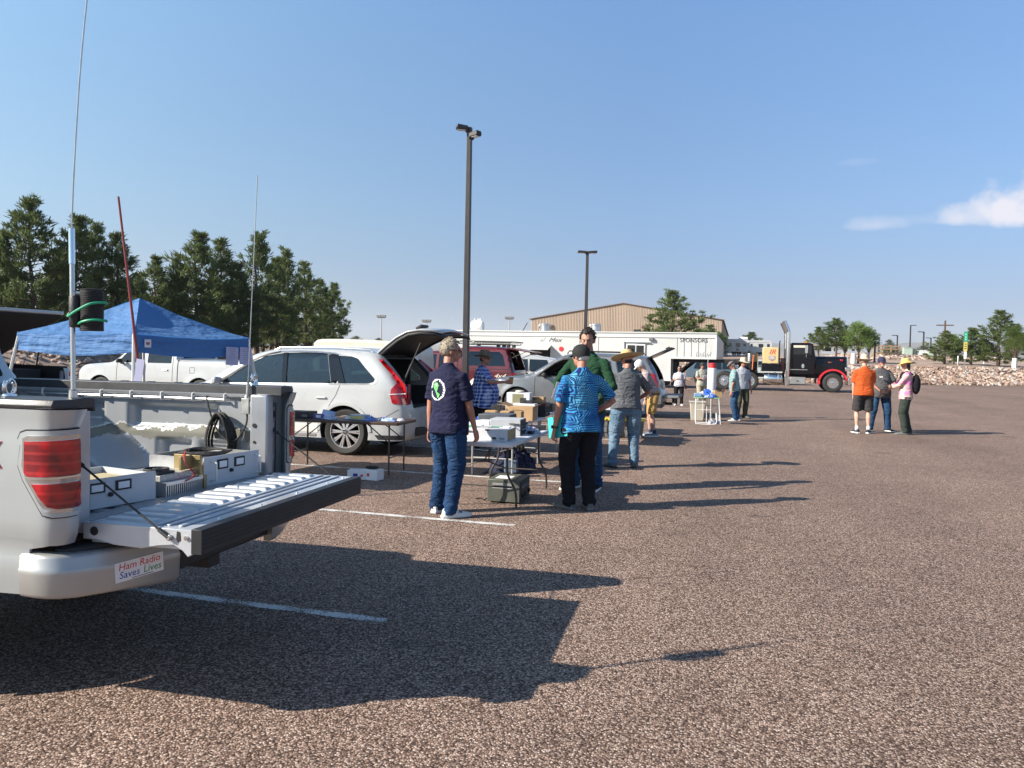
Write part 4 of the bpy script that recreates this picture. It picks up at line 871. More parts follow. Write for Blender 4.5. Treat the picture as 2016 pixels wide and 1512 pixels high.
for x in (-.5,-.7,-1.8): 
    for y in (-.6,.6): mb.box(x-.06,x+.06,y-.05,y+.05,1.90,1.985)
mb.build('rack_foot',BLK,s.root,bev=.01)
M=Matrix.Translation((-.36,0,1.87))@Matrix.Rotation(R(9),4,'Y'); mb=MB(); mb.box(0,.82,-.68,.68,-.012,.012,0,M); mb.build('cap_hatch',DTINT,s.root); mb=MB(); mb.box(-.02,.86,-.70,-.62,-.02,.02,0,M); mb.box(-.02,.86,.62,.70,-.02,.02,0,M); mb.box(.78,.86,-.70,.70,-.02,.02,0,M); mb.build('hatch_frame',PM,s.root)
mb=MB(); mb.box(-1.95,-.1,-.78,.78,.60,.70); mb.box(-2.05,-1.95,-.8,.8,.6,1.7); mb.build('bed_floor',DARK,s.root)
mb=MB(); mb.tube([(-.30,-.66,1.5),(.30,-.66,1.76)],.012,6); mb.build('gas_strut',BLK,s.root); mb=MB(); mb.tube([(-.30,.66,1.5),(.30,.66,1.76)],.012,6); mb.build('gas_strut',BLK,s.root)

mar.root.scale=(1.06,1.06,1.06)
# white crew cab pickup beyond the tent
top=[(-.05,.50),(0,.58),(0,.75),(-.05,.80),(-.05,1.20),(-.08,1.34),(-.2,1.37),(-1.9,1.38),(-1.98,1.40),(-2.10,1.82),(-2.25,1.90),(-3.0,1.93),(-3.5,1.90),(-3.75,1.82),(-4.1,1.52),(-4.45,1.28),(-4.6,1.25),(-5.4,1.20),(-5.72,1.10),(-5.84,.9),(-5.86,.5)]
K1=[(-4.18,1.28),(-3.95,1.52),(-3.72,1.76),(-3.25,1.82),(-3.20,1.28)]; K2=[(-3.08,1.28),(-3.10,1.82),(-2.35,1.80),(-2.22,1.72),(-2.22,1.28)]
def tm_k(x,z): return 1 if (-4.42<x<-3.76 and z>1.3) or (-2.1<x<-1.96 and z>1.42) else 0
sv=simple_car('white_pickup','white crew cab pickup with a tan lower stripe parked behind the blue tent','pickup truck',(-14.1,20.4,0),0,5.86,2.02,top,(-4.82,-1.20),.41,PW,(K1,K2),tm_k,1.26,sill=.45,h=.08,taper=(.16,.6,.03,.2),flare=.02,tumble=.17,rnd_=.08)
s=sv
s.side('lower_stripe',[(-4.25,.72),(-1.75,.72),(-1.75,.52),(-4.25,.52)],mat('tan_stripe',(.42,.31,.17),.4),.003); s.side('lower_stripe',[(-.68,.72),(-.05,.72),(-.05,.52),(-.75,.52)],MATS['tan_stripe'],.003)
s.line('door_seam',[(-3.14,1.25),(-3.15,.5)],.014,DARK); s.line('door_seam',[(-2.16,1.5),(-2.16,.5)],.014,DARK); s.line('door_seam',[(-4.2,1.25),(-4.22,.5)],.014,DARK); s.line('bed_seam',[(-1.98,1.38),(-1.98,.5)],.03,DARK)
s.line('fuel_door',[(-1.55,1.0),(-1.38,1.0),(-1.38,1.17),(-1.55,1.17)],.01,DARK,closed=True)
for sg in (-1,1): handle(s.body,-2.42,.99,1.08,CHR,sg); handle(s.body,-3.38,.99,1.08,CHR,sg); mirror(s.root,-4.02,.96,1.26,BLK,sg)
mb=MB(); mb.box(-4.5,-2.2,-.8,.8,.5,.7); mb.box(-4.4,-3.9,-.85,.85,.6,1.22); mb.build('cabin_floor',DARK,s.root)
for x,y in ((-3.2,-.42),(-3.2,.42),(-2.3,0)): seat(s.root,x,y,.85)

# white pickup at the far left: bed lid raised, tailgate open
top=[(-.02,.50),(0,.62),(-.01,.78),(-.02,1.25),(-.05,1.33),(-1.9,1.36),(-1.98,1.40),(-2.10,1.78),(-2.25,1.86),(-3.0,1.90),(-3.5,1.86),(-3.75,1.78),(-4.1,1.50),(-4.45,1.22),(-5.4,1.12),(-5.72,1.0),(-5.8,.5)]
def tm_v(x,z): return 2 if (x>-1.93 and z>.80) else (1 if -4.4<x<-3.76 and z>1.25 else 0)
vn=simple_car('white_pickup','white pickup at the far left edge with its black lined bed lid raised','pickup truck',(-11.55,10.3,0),0,5.8,1.96,top,(-4.75,-1.20),.40,PW,([(-4.18,1.28),(-3.95,1.52),(-3.72,1.72),(-3.20,1.76),(-3.15,1.28)],[(-3.05,1.28),(-3.05,1.76),(-2.3,1.74),(-2.22,1.28)]),tm_v,1.24,h=.1,taper=(.16,.6,.03,.2),tumble=.15,rnd_=.06,wm=DTINT)
s=vn
mb=MB(); mb.box(-1.95,-.02,-.86,.86,.70,.80); mb.box(-1.98,-1.93,-.86,.86,.7,1.34); mb.box(-1.93,-.06,.80,.85,.8,1.34); mb.box(-1.93,-.06,-.85,-.80,.8,1.34); mb.box(-1.2,-.4,.1,.6,.8,1.28); mb.box(-1.7,-1.0,-.5,.0,.8,1.2); mb.build('bed_lining',DARK,s.root)
M=Matrix.Translation((-1.93,0,1.37))@Matrix.Rotation(R(-27),4,'Y'); mb=MB(); mb.box(0,2.0,-.88,.88,0,.06,0,M); dd=mb.build('bed_lid',PW,s.root,bev=.02); mb=MB(); mb.box(.03,1.96,-.84,.84,-.03,-.002,0,M); mb.build('lid_lining',DARK,dd)
mb=MB(); mb.box(1.9,2.0,-.89,-.3,.062,.068,0,M); mb.build('lid_decal',INK,dd)
for sg in (-1,1): mb=MB(); mb.tube([(-.75,sg*.83,1.30),(-.62,sg*.83,1.98)],.016,6); mb.build('gas_strut',BLK,s.root)
mb=MB(); mb.box(0,.55,-.76,.76,.74,.81); mb.build('tailgate',PW,s.root,bev=.015)
for sg in (-1,1):
    a,b=sorted((sg*.965,sg*.80)); mb=MB(); mb.box(-.05,.02,a,b,.86,1.28); l=mb.build('tail_lamp',mat('white_lens2',(.7,.66,.66),.15,0,1),s.root,bev=.02)
    for z in (.90,1.16): mb=MB(); mb.box(-.052,.026,a+.01,b-.01,z,z+.09); mb.build('red_lens',REDL,l,bev=.01)
mb=MB(); mb.box(-.12,-.02,.55,.70,.80,.96); mb.tube([(-.05,.72,1.25),(.1,.55,.86)],.03,6); mb.build('bed_strap',GREY,s.root)
# ================= near pickup with the tailgate down =================
top=[(-2.06,.52),(-2.06,1.0),(-2.06,1.40),(-2.10,1.46),(-2.22,1.80),(-2.34,1.91),(-2.6,1.95),(-3.4,1.97),(-3.9,1.93),(-4.15,1.82),(-4.5,1.50),(-4.8,1.28),(-5.0,1.25),(-5.8,1.18),(-6.12,1.05),(-6.2,.8),(-6.18,.5)]
F1=[(-2.30,1.38),(-2.38,1.74),(-2.55,1.84),(-3.15,1.86),(-3.2,1.36)]; F2=[(-3.3,1.36),(-3.26,1.86),(-3.95,1.82),(-4.2,1.66),(-4.55,1.34)]
def tm_f(x,z):
    if x>-2.26 and z>1.46: return 1
    return 1 if (-4.78<x<-4.05 and z>1.36) else 0
tk=Car('silver_pickup','silver pickup with its tailgate down and radio gear in the bed, nearest vehicle','pickup truck',(-2.78,3.50,0),R(2.5),6.2,1.98,top,.5,(-5.1,),.40,PS2,belt=1.30,tumble=.17,rnd_=.08,wins=(F1,F2),topmat=tm_f,taper=(.16,.6,.0,.3),archm=1.15,h=.1,flare=.02)
tk.panes(TINT); tk.wheels=(-5.1,-1.42)
mb=MB(); mb.tube([(-2.07,-.72,1.47),(-2.20,-.66,1.80),(-2.20,.66,1.80),(-2.07,.72,1.47)],.02,6,closed=True); mb.build('window_seal',BLK,tk.root)
for y in (-.4,.4): seat(tk.root,-3.6,y,.85)
mb=MB(); mb.box(-4.8,-2.3,-.85,.85,.55,.75); mb.build('cabin_floor',DARK,tk.root)
tkr=tk.root
YW=.968
CA=[(-2.04,-YW),(-.03,-YW)]+[(-.03+.08*math.sin(R(a)),-YW+.08*(1-math.cos(R(a)))) for a in range(10,91,10)]+[(.047,-.855)]
cum=[0]
for a,b in zip(CA[:-1],CA[1:]): cum.append(cum[-1]+math.hypot(b[0]-a[0],b[1]-a[1]))
cum=np.array(cum)-cum[1]     # s = 0 where the corner begins; x = s-.03 on the side
CAx=np.array([c[0] for c in CA]); CAy=np.array([c[1] for c in CA])
SEND=float(cum[-1])
def bedpt(s_,z,off=0,sg=-1):
    e=.002; x=np.interp(s_,cum,CAx); y=np.interp(s_,cum,CAy); x1=np.interp(s_+e,cum,CAx); y1=np.interp(s_+e,cum,CAy); x0=np.interp(s_-e,cum,CAx); y0=np.interp(s_-e,cum,CAy)
    tx,ty=x1-x0,y1-y0; l=math.hypot(tx,ty) or 1; nx,ny=ty/l,-tx/l
    b=0
    b-=.030*max(0,(z-1.05)/.38)**2*0+.0
    b+=.012*math.exp(-((z-1.385)/.03)**2)                # lip under the cap
    if z<.86: b-=.05*((.86-z)/.36)**1.6 if s_<0 else .5*(.86-z)**1.3*.6
    b-=.018*math.exp(-((z-.80)/.05)**2)
    w=max(0,min(1,(s_+.02)/.14)); b+=.030*w*max(0,min(1,(z-1.30)/.09))                # flick at the top rear edge
    fl=math.hypot(s_+.03+1.42,z-.40)/.40; b+=.03*math.exp(-((fl-1.22)/.16)**2)
    return (x+nx*(b+off), -sg*(y+ny*(b+off)) , z)
def bedpatch(name,poly,m,off=.0,thick=0,sides=(-1,1),holes=(),h=.04,parent=None,skip=False):
    V,T=patch2d(poly,holes,h)
    for sg in sides:
        mb=MB(); n=len(V); A=[bedpt(float(a),float(b),off,sg) for a,b in V]
        mb.add(A,[tuple(int(i) for i in t) for t in T])
        if thick:
            B=[bedpt(float(a),float(b),off-thick,sg) for a,b in V]; mb.add(B,[tuple(int(i) for i in t[::-1]) for t in T])
            e={}
            for t in T:
                for a,b in ((t[0],t[1]),(t[1],t[2]),(t[2],t[0])): e.setdefault((min(a,b),max(a,b)),[]).append((int(a),int(b)))
            for l in e.values():
                if len(l)==1: a,b=l[0]; mb.f.append([b,a,a+n,b+n]); mb.mi.append(0)
        o=mb.build(name,m,parent or tkr,smooth=40)
    return o
arch=[(x+.03,z) for x,z in arc(-1.42,.40,.47,180,0,20)]
sp=[(-1.96,1.395),(-1.96,.58)]+[(arch[0][0],.58)]+[p for p in arch if p[1]>.58]+[(arch[-1][0],.58),(-.10,.60),(-.085,.80),(.02,.82),(SEND,.82),(SEND,1.395)]
bedpatch('bed_side',sp,PS2,0,.012)
# lamps: bezel, chrome, red lenses
bez=[(-.10,1.245),(-.115,1.265),(-.10,1.295),(-.07,1.305),(SEND-.01,1.312),(SEND,1.30),(SEND,.955),(SEND-.02,.945),(.045,.945),(.01,.955),(-.09,1.10),(-.115,1.16)]
bedpatch('lamp_seam',[((x-.006 if x<.02 else x),(z+.006 if z>1.18 else z-.005)) for x,z in bez],DARK,.0055,.008)
bedpatch('tail_lamp_bezel',bez,PS2,.010,.014)
ch=[(-.085,1.245),(-.085,1.275),(-.06,1.285),(SEND-.015,1.292),(SEND-.008,1.28),(SEND-.008,.975),(SEND-.02,.965),(.05,.965),(.02,.972),(-.07,1.10),(-.09,1.16)]
bedpatch('tail_lamp_housing',ch,mat('lamp_chrome',(.6,.6,.6),.16,.9,0,.1,10),.015,.01)
def lens_mat():
    n=NT('ribbed_red_lens',.06); s=n.sep(); w=n.math('FRACT',n.math('MULTIPLY',s[2],24)); k=n.mapr(n.noise(8,3),.38,.62,0,1)
    c=n.mix(k,(.16,.004,.01),(.55,.006,.012)); c=n.mix(n.math('MULTIPLY',n.math('LESS_THAN',w,.3),.22),c,(.75,.05,.05)); n.color(c); n.p.inputs['Coat Weight'].default_value=1; n.p.inputs['Coat Roughness'].default_value=.03
    n.bump(n.math('ABSOLUTE',n.math('SUBTRACT',w,.5)),.25,.004); return n.m
RL=lens_mat()
bedpatch('tail_lamp',[(-.07,1.262),(.05,1.268),(SEND-.022,1.272),(SEND-.016,1.26),(SEND-.014,1.13),(SEND-.02,1.122),(-.055,1.115),(-.072,1.13)],RL,.022,.012,h=.03)
bedpatch('tail_lamp',[(-.035,1.085),(SEND-.02,1.092),(SEND-.014,1.08),(SEND-.014,.99),(SEND-.03,.982),(.058,.982),(.03,.992)],RL,.022,.012,h=.03)
bedpatch('reverse_lamp',[(.07,1.115),(SEND-.03,1.118),(SEND-.03,1.094),(.07,1.09)],mat('clear_lens',(.4,.38,.36),.1,.3,1,.2,30),.018,.008,h=.02)
bedpatch('lamp_strip',[(-.055,1.113),(SEND-.02,1.12),(SEND-.02,1.112),(-.05,1.104)],CHR,.024,.006,h=.02)
# red sport decal stub on the side
bedpatch('decal',[(-.205,1.255),(-.265,1.255),(-.31,1.21),(-.29,1.19),(-.22,1.235)],mat('decal_red',(.45,.03,.03),.4),.004,.003,sides=(-1,)); bedpatch('decal',[(-.22,1.16),(-.29,1.20),(-.31,1.18),(-.265,1.14),(-.205,1.14)],MATS['decal_red'],.004,.003,sides=(-1,))
# rail caps
RAIL=mat('rail_cap_black',(.03,.03,.033),.42,0,0,.15,14,.08,200)
for sg in (-1,1):
    mb=MB(); R1=[]
    for x,yo in [(-2.02,0),(-1.0,0),(-.3,0),(-.09,0),(.02,.010),(.045,.045)]:
        yo_=YW+.014-yo; 
        R1.append([(x,sg*(yo_-.004),1.398),(x,sg*yo_,1.412),(x,sg*(yo_-.012),1.436),(x,sg*(.83),1.442),(x,sg*.775,1.438),(x,sg*.770,1.38),(x,sg*.776,1.38),(x,sg*.79,1.398)])
    R1.append([(.056,p[1]*1.0 if abs(p[1])<.88 else sg*.88,p[2]) for p in R1[-1]])
    mb.loft(R1); mb.build('bed_rail_cap',RAIL,tkr,bev=.004,smooth=50)
    for k in range(7):
        mb=MB(); mb.box(-.55-.21*k-.025,-.55-.21*k+.025,sg*.86-.012,sg*.86+.012,1.441,1.4445); mb.build('stake_hole',DARK,tkr)
    x0_=-.30 if sg<0 else -.20
    mb=MB(); ringp=[(x0_+.0,sg*.87+.026*math.cos(a),1.478+.034*math.sin(a)) for a in [k*math.pi/8 for k in range(16)]]; mb.tube(ringp,.009,8,closed=True); mb.lathe([(.03,1.441),(.028,1.449),(.012,1.452)],12,0,Matrix.Translation((x0_,sg*.87,0))); mb.build('tie_down_ring',CHR,tkr)
# tie rail with hooks, far side
mb=MB(); mb.tube([(-1.9,.765,1.345),(-.35,.765,1.345)],.008,8); mb.build('cable_rail',ALU,tkr)
for k in range(7):
    mb=MB(); mb.tube([(-1.75+.235*k,.775,1.382),(-1.75+.235*k,.752,1.375),(-1.75+.235*k,.752,1.34),(-1.75+.235*k,.768,1.33)],.007,6); mb.build('rail_hook',mat('white_cable_clip',(.6,.6,.58),.3),tkr)
# inner walls with stamped recesses and wheel housings
def liner_mat():
    n=NT('peeling_bed_paint',.35); s=n.sep(); z=s[2]; e=n.math('MULTIPLY',n.math('SUBTRACT',n.noise(5,8,None,.7),.5),.22)
    u=n.math('ADD',z,e); band=n.math('MULTIPLY',n.math('GREATER_THAN',u,1.085),n.math('LESS_THAN',u,1.155))
    edge=n.math('MULTIPLY',n.math('GREATER_THAN',u,1.150),n.math('LESS_THAN',u,1.162))
    k=n.noise(4,5); pa=n.mix(k,(.30,.31,.32),(.44,.45,.46)); pr=n.mix(k,(.12,.12,.10),(.22,.21,.175)); c=n.mix(band,pa,pr); c=n.mix(edge,c,(.7,.7,.68)); n.color(c)
    n.lk(n.mapr(band,0,1,.35,0),n.p.inputs['Metallic']); n.lk(n.mapr(band,0,1,.34,.85),n.p.inputs['Roughness'])
    n.bump(n.math('ADD',n.math('MULTIPLY',band,-1.0),n.math('MULTIPLY',n.noise(7,4),.35)),.6,.006); return n.m
LIN=liner_mat()
def wally(x,z):
    y=.79
    for a,b,lo,hi in ((-1.92,-1.28,1.16,1.31),(-1.10,-.40,1.13,1.31),(-.88,-.60,.93,1.08),(-.55,-.32,.93,1.08)):
        d=min(x-a,b-x,(z-lo)*1.5,(hi-z)*1.5); y+=.045*max(0,min(1,d/.04))
    if z>1.34: y-=.03*min(1,(z-1.34)/.03)
    rr=math.hypot((x+1.42)/.52,(z-.80)/.36)
    if rr<1: y-=.26*min(1,((1-rr)/.35))**.6
    return y
for sg in (-1,1):
    mb=MB(); xs=np.linspace(-1.98,-.12,94); zs=np.linspace(.88,1.385,34)
    mb.loft([[(float(x),sg*wally(float(x),float(z)),float(z)) for z in zs] for x in xs],0,False,closed=False); mb.build('bed_inner_wall',LIN,tkr,smooth=60)
    # rear post with folds
    mb=MB(); a,b=sorted((sg*.72,sg*.80)); mb.box(-.135,-.012,a,b,.86,1.385); a,b=sorted((sg*.765,sg*.935)); mb.box(-.12,-.03,a,b,.84,1.39); mb.build('bed_post',mat('bed_post_paint',(.42,.43,.45),.35,.5,.3,.06,6),tkr,bev=.012)
    pst=MB(); 
    for x,z,r_ in ((-.10,1.19,.014),(-.10,1.085,.009),(-.10,.955,.014)): pst.lathe([(r_,0),(r_,.004),(.001,.004)],14,0,Matrix.Translation((x,sg*.7195,z))@Matrix.Rotation(R(90*sg),4,'X'))
    pst.build('post_hole',DARK,tkr)
    mb=MB(); a,b=sorted((sg*.74,sg*.82)); mb.box(-.035,-.018,a,b,1.305,1.335); mb.build('latch',BLK,tkr,bev=.004)
    mb=MB(); mb.lathe([(.028,0),(.026,.012),(.01,.014)],16,0,Matrix.Translation((-.03,sg*.80,1.26))@Matrix.Rotation(R(90),4,'Y')); mb.build('latch_bumper',BLK,tkr)
    mb=MB(); mb.tube([(-.026,sg*.845,1.33),(-.026,sg*.84,1.15),(-.026,sg*.846,1.0),(-.026,sg*.84,.87)],.004,6); mb.build('weather_strip',BLK,tkr)
    for z in (1.19,.985):
        mb=MB(); mb.box(-.03,-.025,sg*.81-.014,sg*.81+.014,z-.015,z+.015); mb.build('bed_clip',WHM,tkr,bev=.002)
# floor
mb=MB(); ys=[]; y=-.79
prof=[]
while y<.79:
    prof+= [(y,.872),(y+.045,.872),(y+.055,.884),(y+.095,.884),(y+.105,.872)]; y+=.105
mb.loft([[(x,min(p[0],.79),p[1]) for p in prof] for x in (-1.98,-.10)],0,False,closed=False)
mb.box(-.10,.0,-.78,.78,.84,.886); mb.box(-1.99,-1.975,-.8,.8,.87,1.385); mb.build('bed_floor',mat('bed_floor_paint',(.33,.34,.35),.42,.6,.2,.15,5,.2,25),tkr,bev=.003)
mb=MB(); mb.box(-1.98,-.10,-.70,.70,.60,.85); mb.box(-.10,.05,-.72,.72,.62,.82); mb.build('underbody',DARK,tkr)
# tailgate (open, level)
TGP=mat('tailgate_paint',(.50,.52,.55),.36,.3,.5,.06,5,.05,30)
mb=MB(); mb.box(.03,.545,-.765,.765,.80,.893)
N_=15
for k in range(N_):
    y=-.69+1.38*k/(N_-1); mb.add([(.055,y-.030,.893),(.325,y-.030,.893),(.325,y+.030,.893),(.055,y+.030,.893),(.07,y-.020,.906),(.31,y-.020,.906),(.31,y+.020,.906),(.07,y+.020,.906)],[(4,5,6,7),(0,1,5,4),(1,2,6,5),(2,3,7,6),(3,0,4,7)])
for x in (.345,.395,.455): mb.box(x,x+.022,-.745,.745,.893,.901)
tgt=mb.build('tailgate',TGP,tkr,bev=.004,seg=2)
for sg in (-1,1):
    mb=MB(); P_=[(.0,.893),(.555,.893),(.560,.79),(.53,.775),(.505,.80),(.46,.822),(.38,.812),(.30,.795),(.16,.800),(.08,.815),(.0,.815)]
    a,b=sorted((sg*.765,sg*.782)); mb.prism(P_,a,b,'y'); e=mb.build('tailgate_edge',TGP,tgt,bev=.004)
    mb=MB(); mb.lathe([(.013,0),(.013,.014),(.009,.016),(.009,.02),(.001,.02)],12,0,Matrix.Translation((.445,sg*.782,.855))@Matrix.Rotation(R(-90*sg),4,'X')); mb.build('cable_bolt',STEEL,tgt)
    mb=MB(); mb.lathe([(.010,0),(.010,.008),(.001,.009)],10,0,Matrix.Translation((.525,sg*.782,.858))@Matrix.Rotation(R(-90*sg),4,'X')); mb.build('bolt',CHR,tgt)
    mb=MB(); mb.prism([(.478,.884),(.494,.880),(.497,.845),(.484,.835),(.474,.850)],sg*.7825-.001,sg*.7825+.002,'y'); mb.build('slot',DARK,tgt)
    mb=MB(); a_=Vector((.445,sg*.795,.857)); b_=Vector((-.02,sg*.80,1.165)); mb.tube([a_,a_.lerp(b_,.1)],.009,8); mb.tube([a_.lerp(b_,.1),b_],.0048,8); mb.tube([b_,b_+(a_-b_)*.08],.010,8); mb.build('support_cable',BLK,tkr)
mb=MB(); mb.lathe([(.02,0),(.02,.003),(.001,.003)],14,0,Matrix.Translation((.06,-.782,.855))@Matrix.Rotation(R(90),4,'X')); mb.build('hinge_hole',DARK,tgt)
mb=MB(); mb.box(.548,.60,-.785,.785,.79,.897)
for z in (.805,.823,.841,.859,.877): mb.box(.60,.604,-.783,.783,z,z+.010)
mb.build('tailgate_cap',BLKR,tgt,bev=.003)
for y in (-.55,-.2,.15,.5,.7): mb=MB(); mb.lathe([(.007,0),(.005,.005),(.001,.006)],10,0,Matrix.Translation((.52,y,.893))); mb.build('bolt',CHR,tgt)
# bumper
BMP=mat('bumper_paint',(.40,.40,.385),.36,.45,.5,.05,4)
def bumper(sg):
    mb=MB(); path=[(-.15,.966),(-.08,.972),(-.02,.966),(.03,.940),(.075,.885),(.125,.78),(.185,.60),(.222,.45),(.212,.415)]
    rings=[]
    for i,(x,y) in enumerate(path):
        bz=(.592,.592,.592,.590,.586,.580,.565,.548,.545)[i]
        tz=(.782,.782,.782,.780,.776,.772,.765,.757,.752)[i]
        a=Vector((path[min(i+1,len(path)-1)][0]-path[max(i-1,0)][0],path[min(i+1,len(path)-1)][1]-path[max(i-1,0)][1])).normalized(); n=Vector((-a.y,a.x)); n=n if n.dot(Vector((x-.0,y-.4)))>0 else -n
        pts=[]
        for t,d in ((0,-.024),(.05,-.006),(.12,.0),(.55,.004),(.66,.006),(.70,.0),(.92,-.002),(.97,-.008),(1,-.022)): pts.append((x+n.x*d,sg*(y+n.y*d),bz+(tz-bz)*t))
        q=[(x-n.x*.07,sg*(y-n.y*.07),tz-.0),(x-n.x*.07,sg*(y-n.y*.07),bz)]
        rings.append(pts+q)
    mb.loft(rings); return mb.build('bumper_wing',BMP,tkr,smooth=50)
for sg in (-1,1):
    w=bumper(sg); mb=MB(); Pp=[(-.06,.88),(-.02,.885),(.02,.865),(.05,.81),(.10,.70),(.155,.52),(.165,.46),(-.06,.46)]
    mb.prism([(x,sg*y) for x,y in Pp],.750,.797,'z'); mb.build('step_pad',BLK,tkr,bev=.010)
mb=MB(); mb.box(.02,.175,-.44,.44,.58,.765); mb.box(.176,.20,-.20,.20,.62,.75); mb.box(-.3,.12,-.05,.05,.50,.575); mb.build('bumper_centre',BLK,tkr,bev=.01)
mb=MB(); mb.box(-.32,-.20,-.78,.78,.55,.63); mb.build('frame_crossmember',DARK,tkr)
# bumper sticker
mb=MB(); stM=TX((.1755,-.640,.668),(.95,-.316,-.0))@Matrix.Scale(.80,4); 
RED=mat('sticker_red',(.55,.03,.03),.5); BLU=mat('sticker_blue',(.02,.03,.30),.5); GRN=mat('sticker_green',(.03,.25,.06),.5)
mb.box(-.145,.145,-.055,.055,0,.003,0,stM@Matrix.Rotation(R(3),4,'Z')); stk=mb.build('sticker',PAPER,tkr)
M2=stM@Matrix.Translation((0,0,.0035))@Matrix.Rotation(R(3),4,'Z')
textmesh('Ham Radio',.056,M2@Matrix.Translation((0,.026,0)),RED,stk,shear=.15,ext=.0005); textmesh('Saves',.056,M2@Matrix.Translation((-.063,-.020,0)),BLU,stk,shear=.15,ext=.0005,sx=1.0); textmesh('Lives',.056,M2@Matrix.Translation((.075,-.020,0)),GRN,stk,shear=.15,ext=.0005)
mb=MB(); mb.box(-.05,.08,-.049,-.046,0,.001,0,M2); mb.build('lettering',INK,stk)
tk.wheelset(ALLOY,6,False,.62)
# mud liner for the rear arch
A=arc(-1.42,.40,.465,190,-10,16)
for sg in (-1,1): lb=MB(); lb.loft([[(x,sg*.95,z) for x,z in A],[(x,sg*.66,z) for x,z in A]],0,False,closed=False); lb.prism(A,sg*.64,sg*.66,'y'); lb.build('wheel_arch_liner',DARK,tkr,fix=False)

# ---- gear standing in the bed ----
def TL(x,y,z=0):
    a=R(2.5); return Vector((-2.78+x*math.cos(a)-y*math.sin(a),3.5+x*math.sin(a)+y*math.cos(a),z))
PANEL=mat('grey_panel_paint',(.50,.52,.54),.5,0,0,.05,10); BRASS=mat('olive_gold_metal',(.30,.23,.11),.45,.5,0,.15,12)
def rackunit(loc,rz,label,w,d,h,handles,top_m):
    t=thing('rack_power_unit',label,'radio equipment',loc,rz)
    mb=MB(); mb.box(-d,0,-w/2+.02,w/2-.02,0.004,.012); mb.box(-d,-d+.01,-w/2+.02,w/2-.02,0,h*.95)
    for sg in (-1,1): mb.box(-d,0,sg*(w/2-.02)-.004,sg*(w/2-.02)+.004,0,h*.95)
    mb.build('chassis',top_m,t)
    mb=MB(); mb.box(0,.006,-w/2,w/2,0,h); mb.build('front_panel',PANEL,t,bev=.002)
    for y in (-.085,.055):
        m=MB(); m.box(.006,.012,y-.042,y+.042,h*.52,h*.86); f=m.build('meter',INK,t); m=MB(); m.box(.012,.014,y-.030,y+.030,h*.58,h*.80); m.build('meter_face',PAPER,f)
    m=MB(); m.lathe([(.012,0),(.010,.014),(.001,.015)],10,0,Matrix.Translation((.006,-.015,h*.42))@Matrix.Rotation(R(90),4,'Y')); m.build('knob',BLK,t)
    if handles:
        for y in (-w/2+.05,w/2-.04): m=MB(); m.tube([(.006,y,h*.15),(.05,y,h*.2),(.05,y,h*.8),(.006,y,h*.85)],.006,8); m.build('handle',WHM,t)
    return t
u=rackunit(TL(-.155,-.43,.886),R(2.5)+R(-14),'long grey rack unit with two meters at the near end of the bed',.48,.40,.145,False,PANEL)
mb=MB(); mb.box(-.39,-.01,-.20,.20,.10,.108); mb.build('top_tray',mat('tan_board',(.45,.38,.22),.8,0,0,.1,8),u)
u=rackunit(TL(-.06,.42,.886),R(2.5)+R(-8),'grey rack unit with handles and coiled wire at the far end of the bed',.46,.42,.165,True,ALU)
mb=MB(); 
for k in range(5): mb.box(-.40,-.012,-.19,.19,.012+.028*k,.020+.028*k)
mb.build('heat_fins',BLK,u)
mb=MB()
for k in range(5): mb.tube([Vector((-.2+(.15-.012*k)*math.cos(a),(.15-.014*k)*math.sin(a),.165+.006*math.sin(3*a+k))) for a in [j*math.pi/10 for j in range(20)]],.006,6,closed=True)
mb.build('wire_coil',RUB,u)
t=thing('heat_sink_amplifier','ribbed heat sink amplifier with a gold end plate and fan on top, in the bed','radio equipment',TL(-.10,.00,.886),R(-2))
mb=MB(); mb.box(-.32,.03,-.13,.15,.055,.072)
for k in range(18): mb.box(.012,.028,-.13+.0158*k,-.124+.0158*k,0,.055)
mb.box(-.32,.01,-.13,.15,0,.055); mb.build('heat_sink',ALU,t)
mb=MB(); mb.box(-.15,.035,.152,.175,0,.075); mb.build('end_plate',BRASS,t,bev=.003)
mb=MB(); mb.box(-.30,-.01,-.13,.14,.072,.105); mb.build('perforated_cover',mat('zinc_mesh',(.40,.40,.38),.5,.6,0,.4,90),t,bev=.003)
mb=MB(); mb.lathe([(.065,0),(.065,.028),(.058,.030),(.055,.01),(.02,.01),(.02,.028),(.001,.028)],20,0,Matrix.Translation((-.10,-.06,.105))); mb.box(-.165,-.035,-.125,.005,.105,.118); mb.build('fan',BLK,t,bev=.002)
mb=MB(); mb.box(-.16,.02,.135,.150,.075,.185); mb.box(-.05,-.035,.05,.15,.11,.185); mb.build('gold_bracket',BRASS,t,bev=.002)
for k,(c,o) in enumerate(((RED,0),(INK,.012),(RED,.015))):
    mb=MB(); mb.tube(catmull([(-.08+o,.12,.16),(-.03,.06+o,.20+o),(.02,.02,.16),(.04,.06+o,.09),(.03,.0+o,.06)],5),.0022,6); mb.build('wire',c,t)
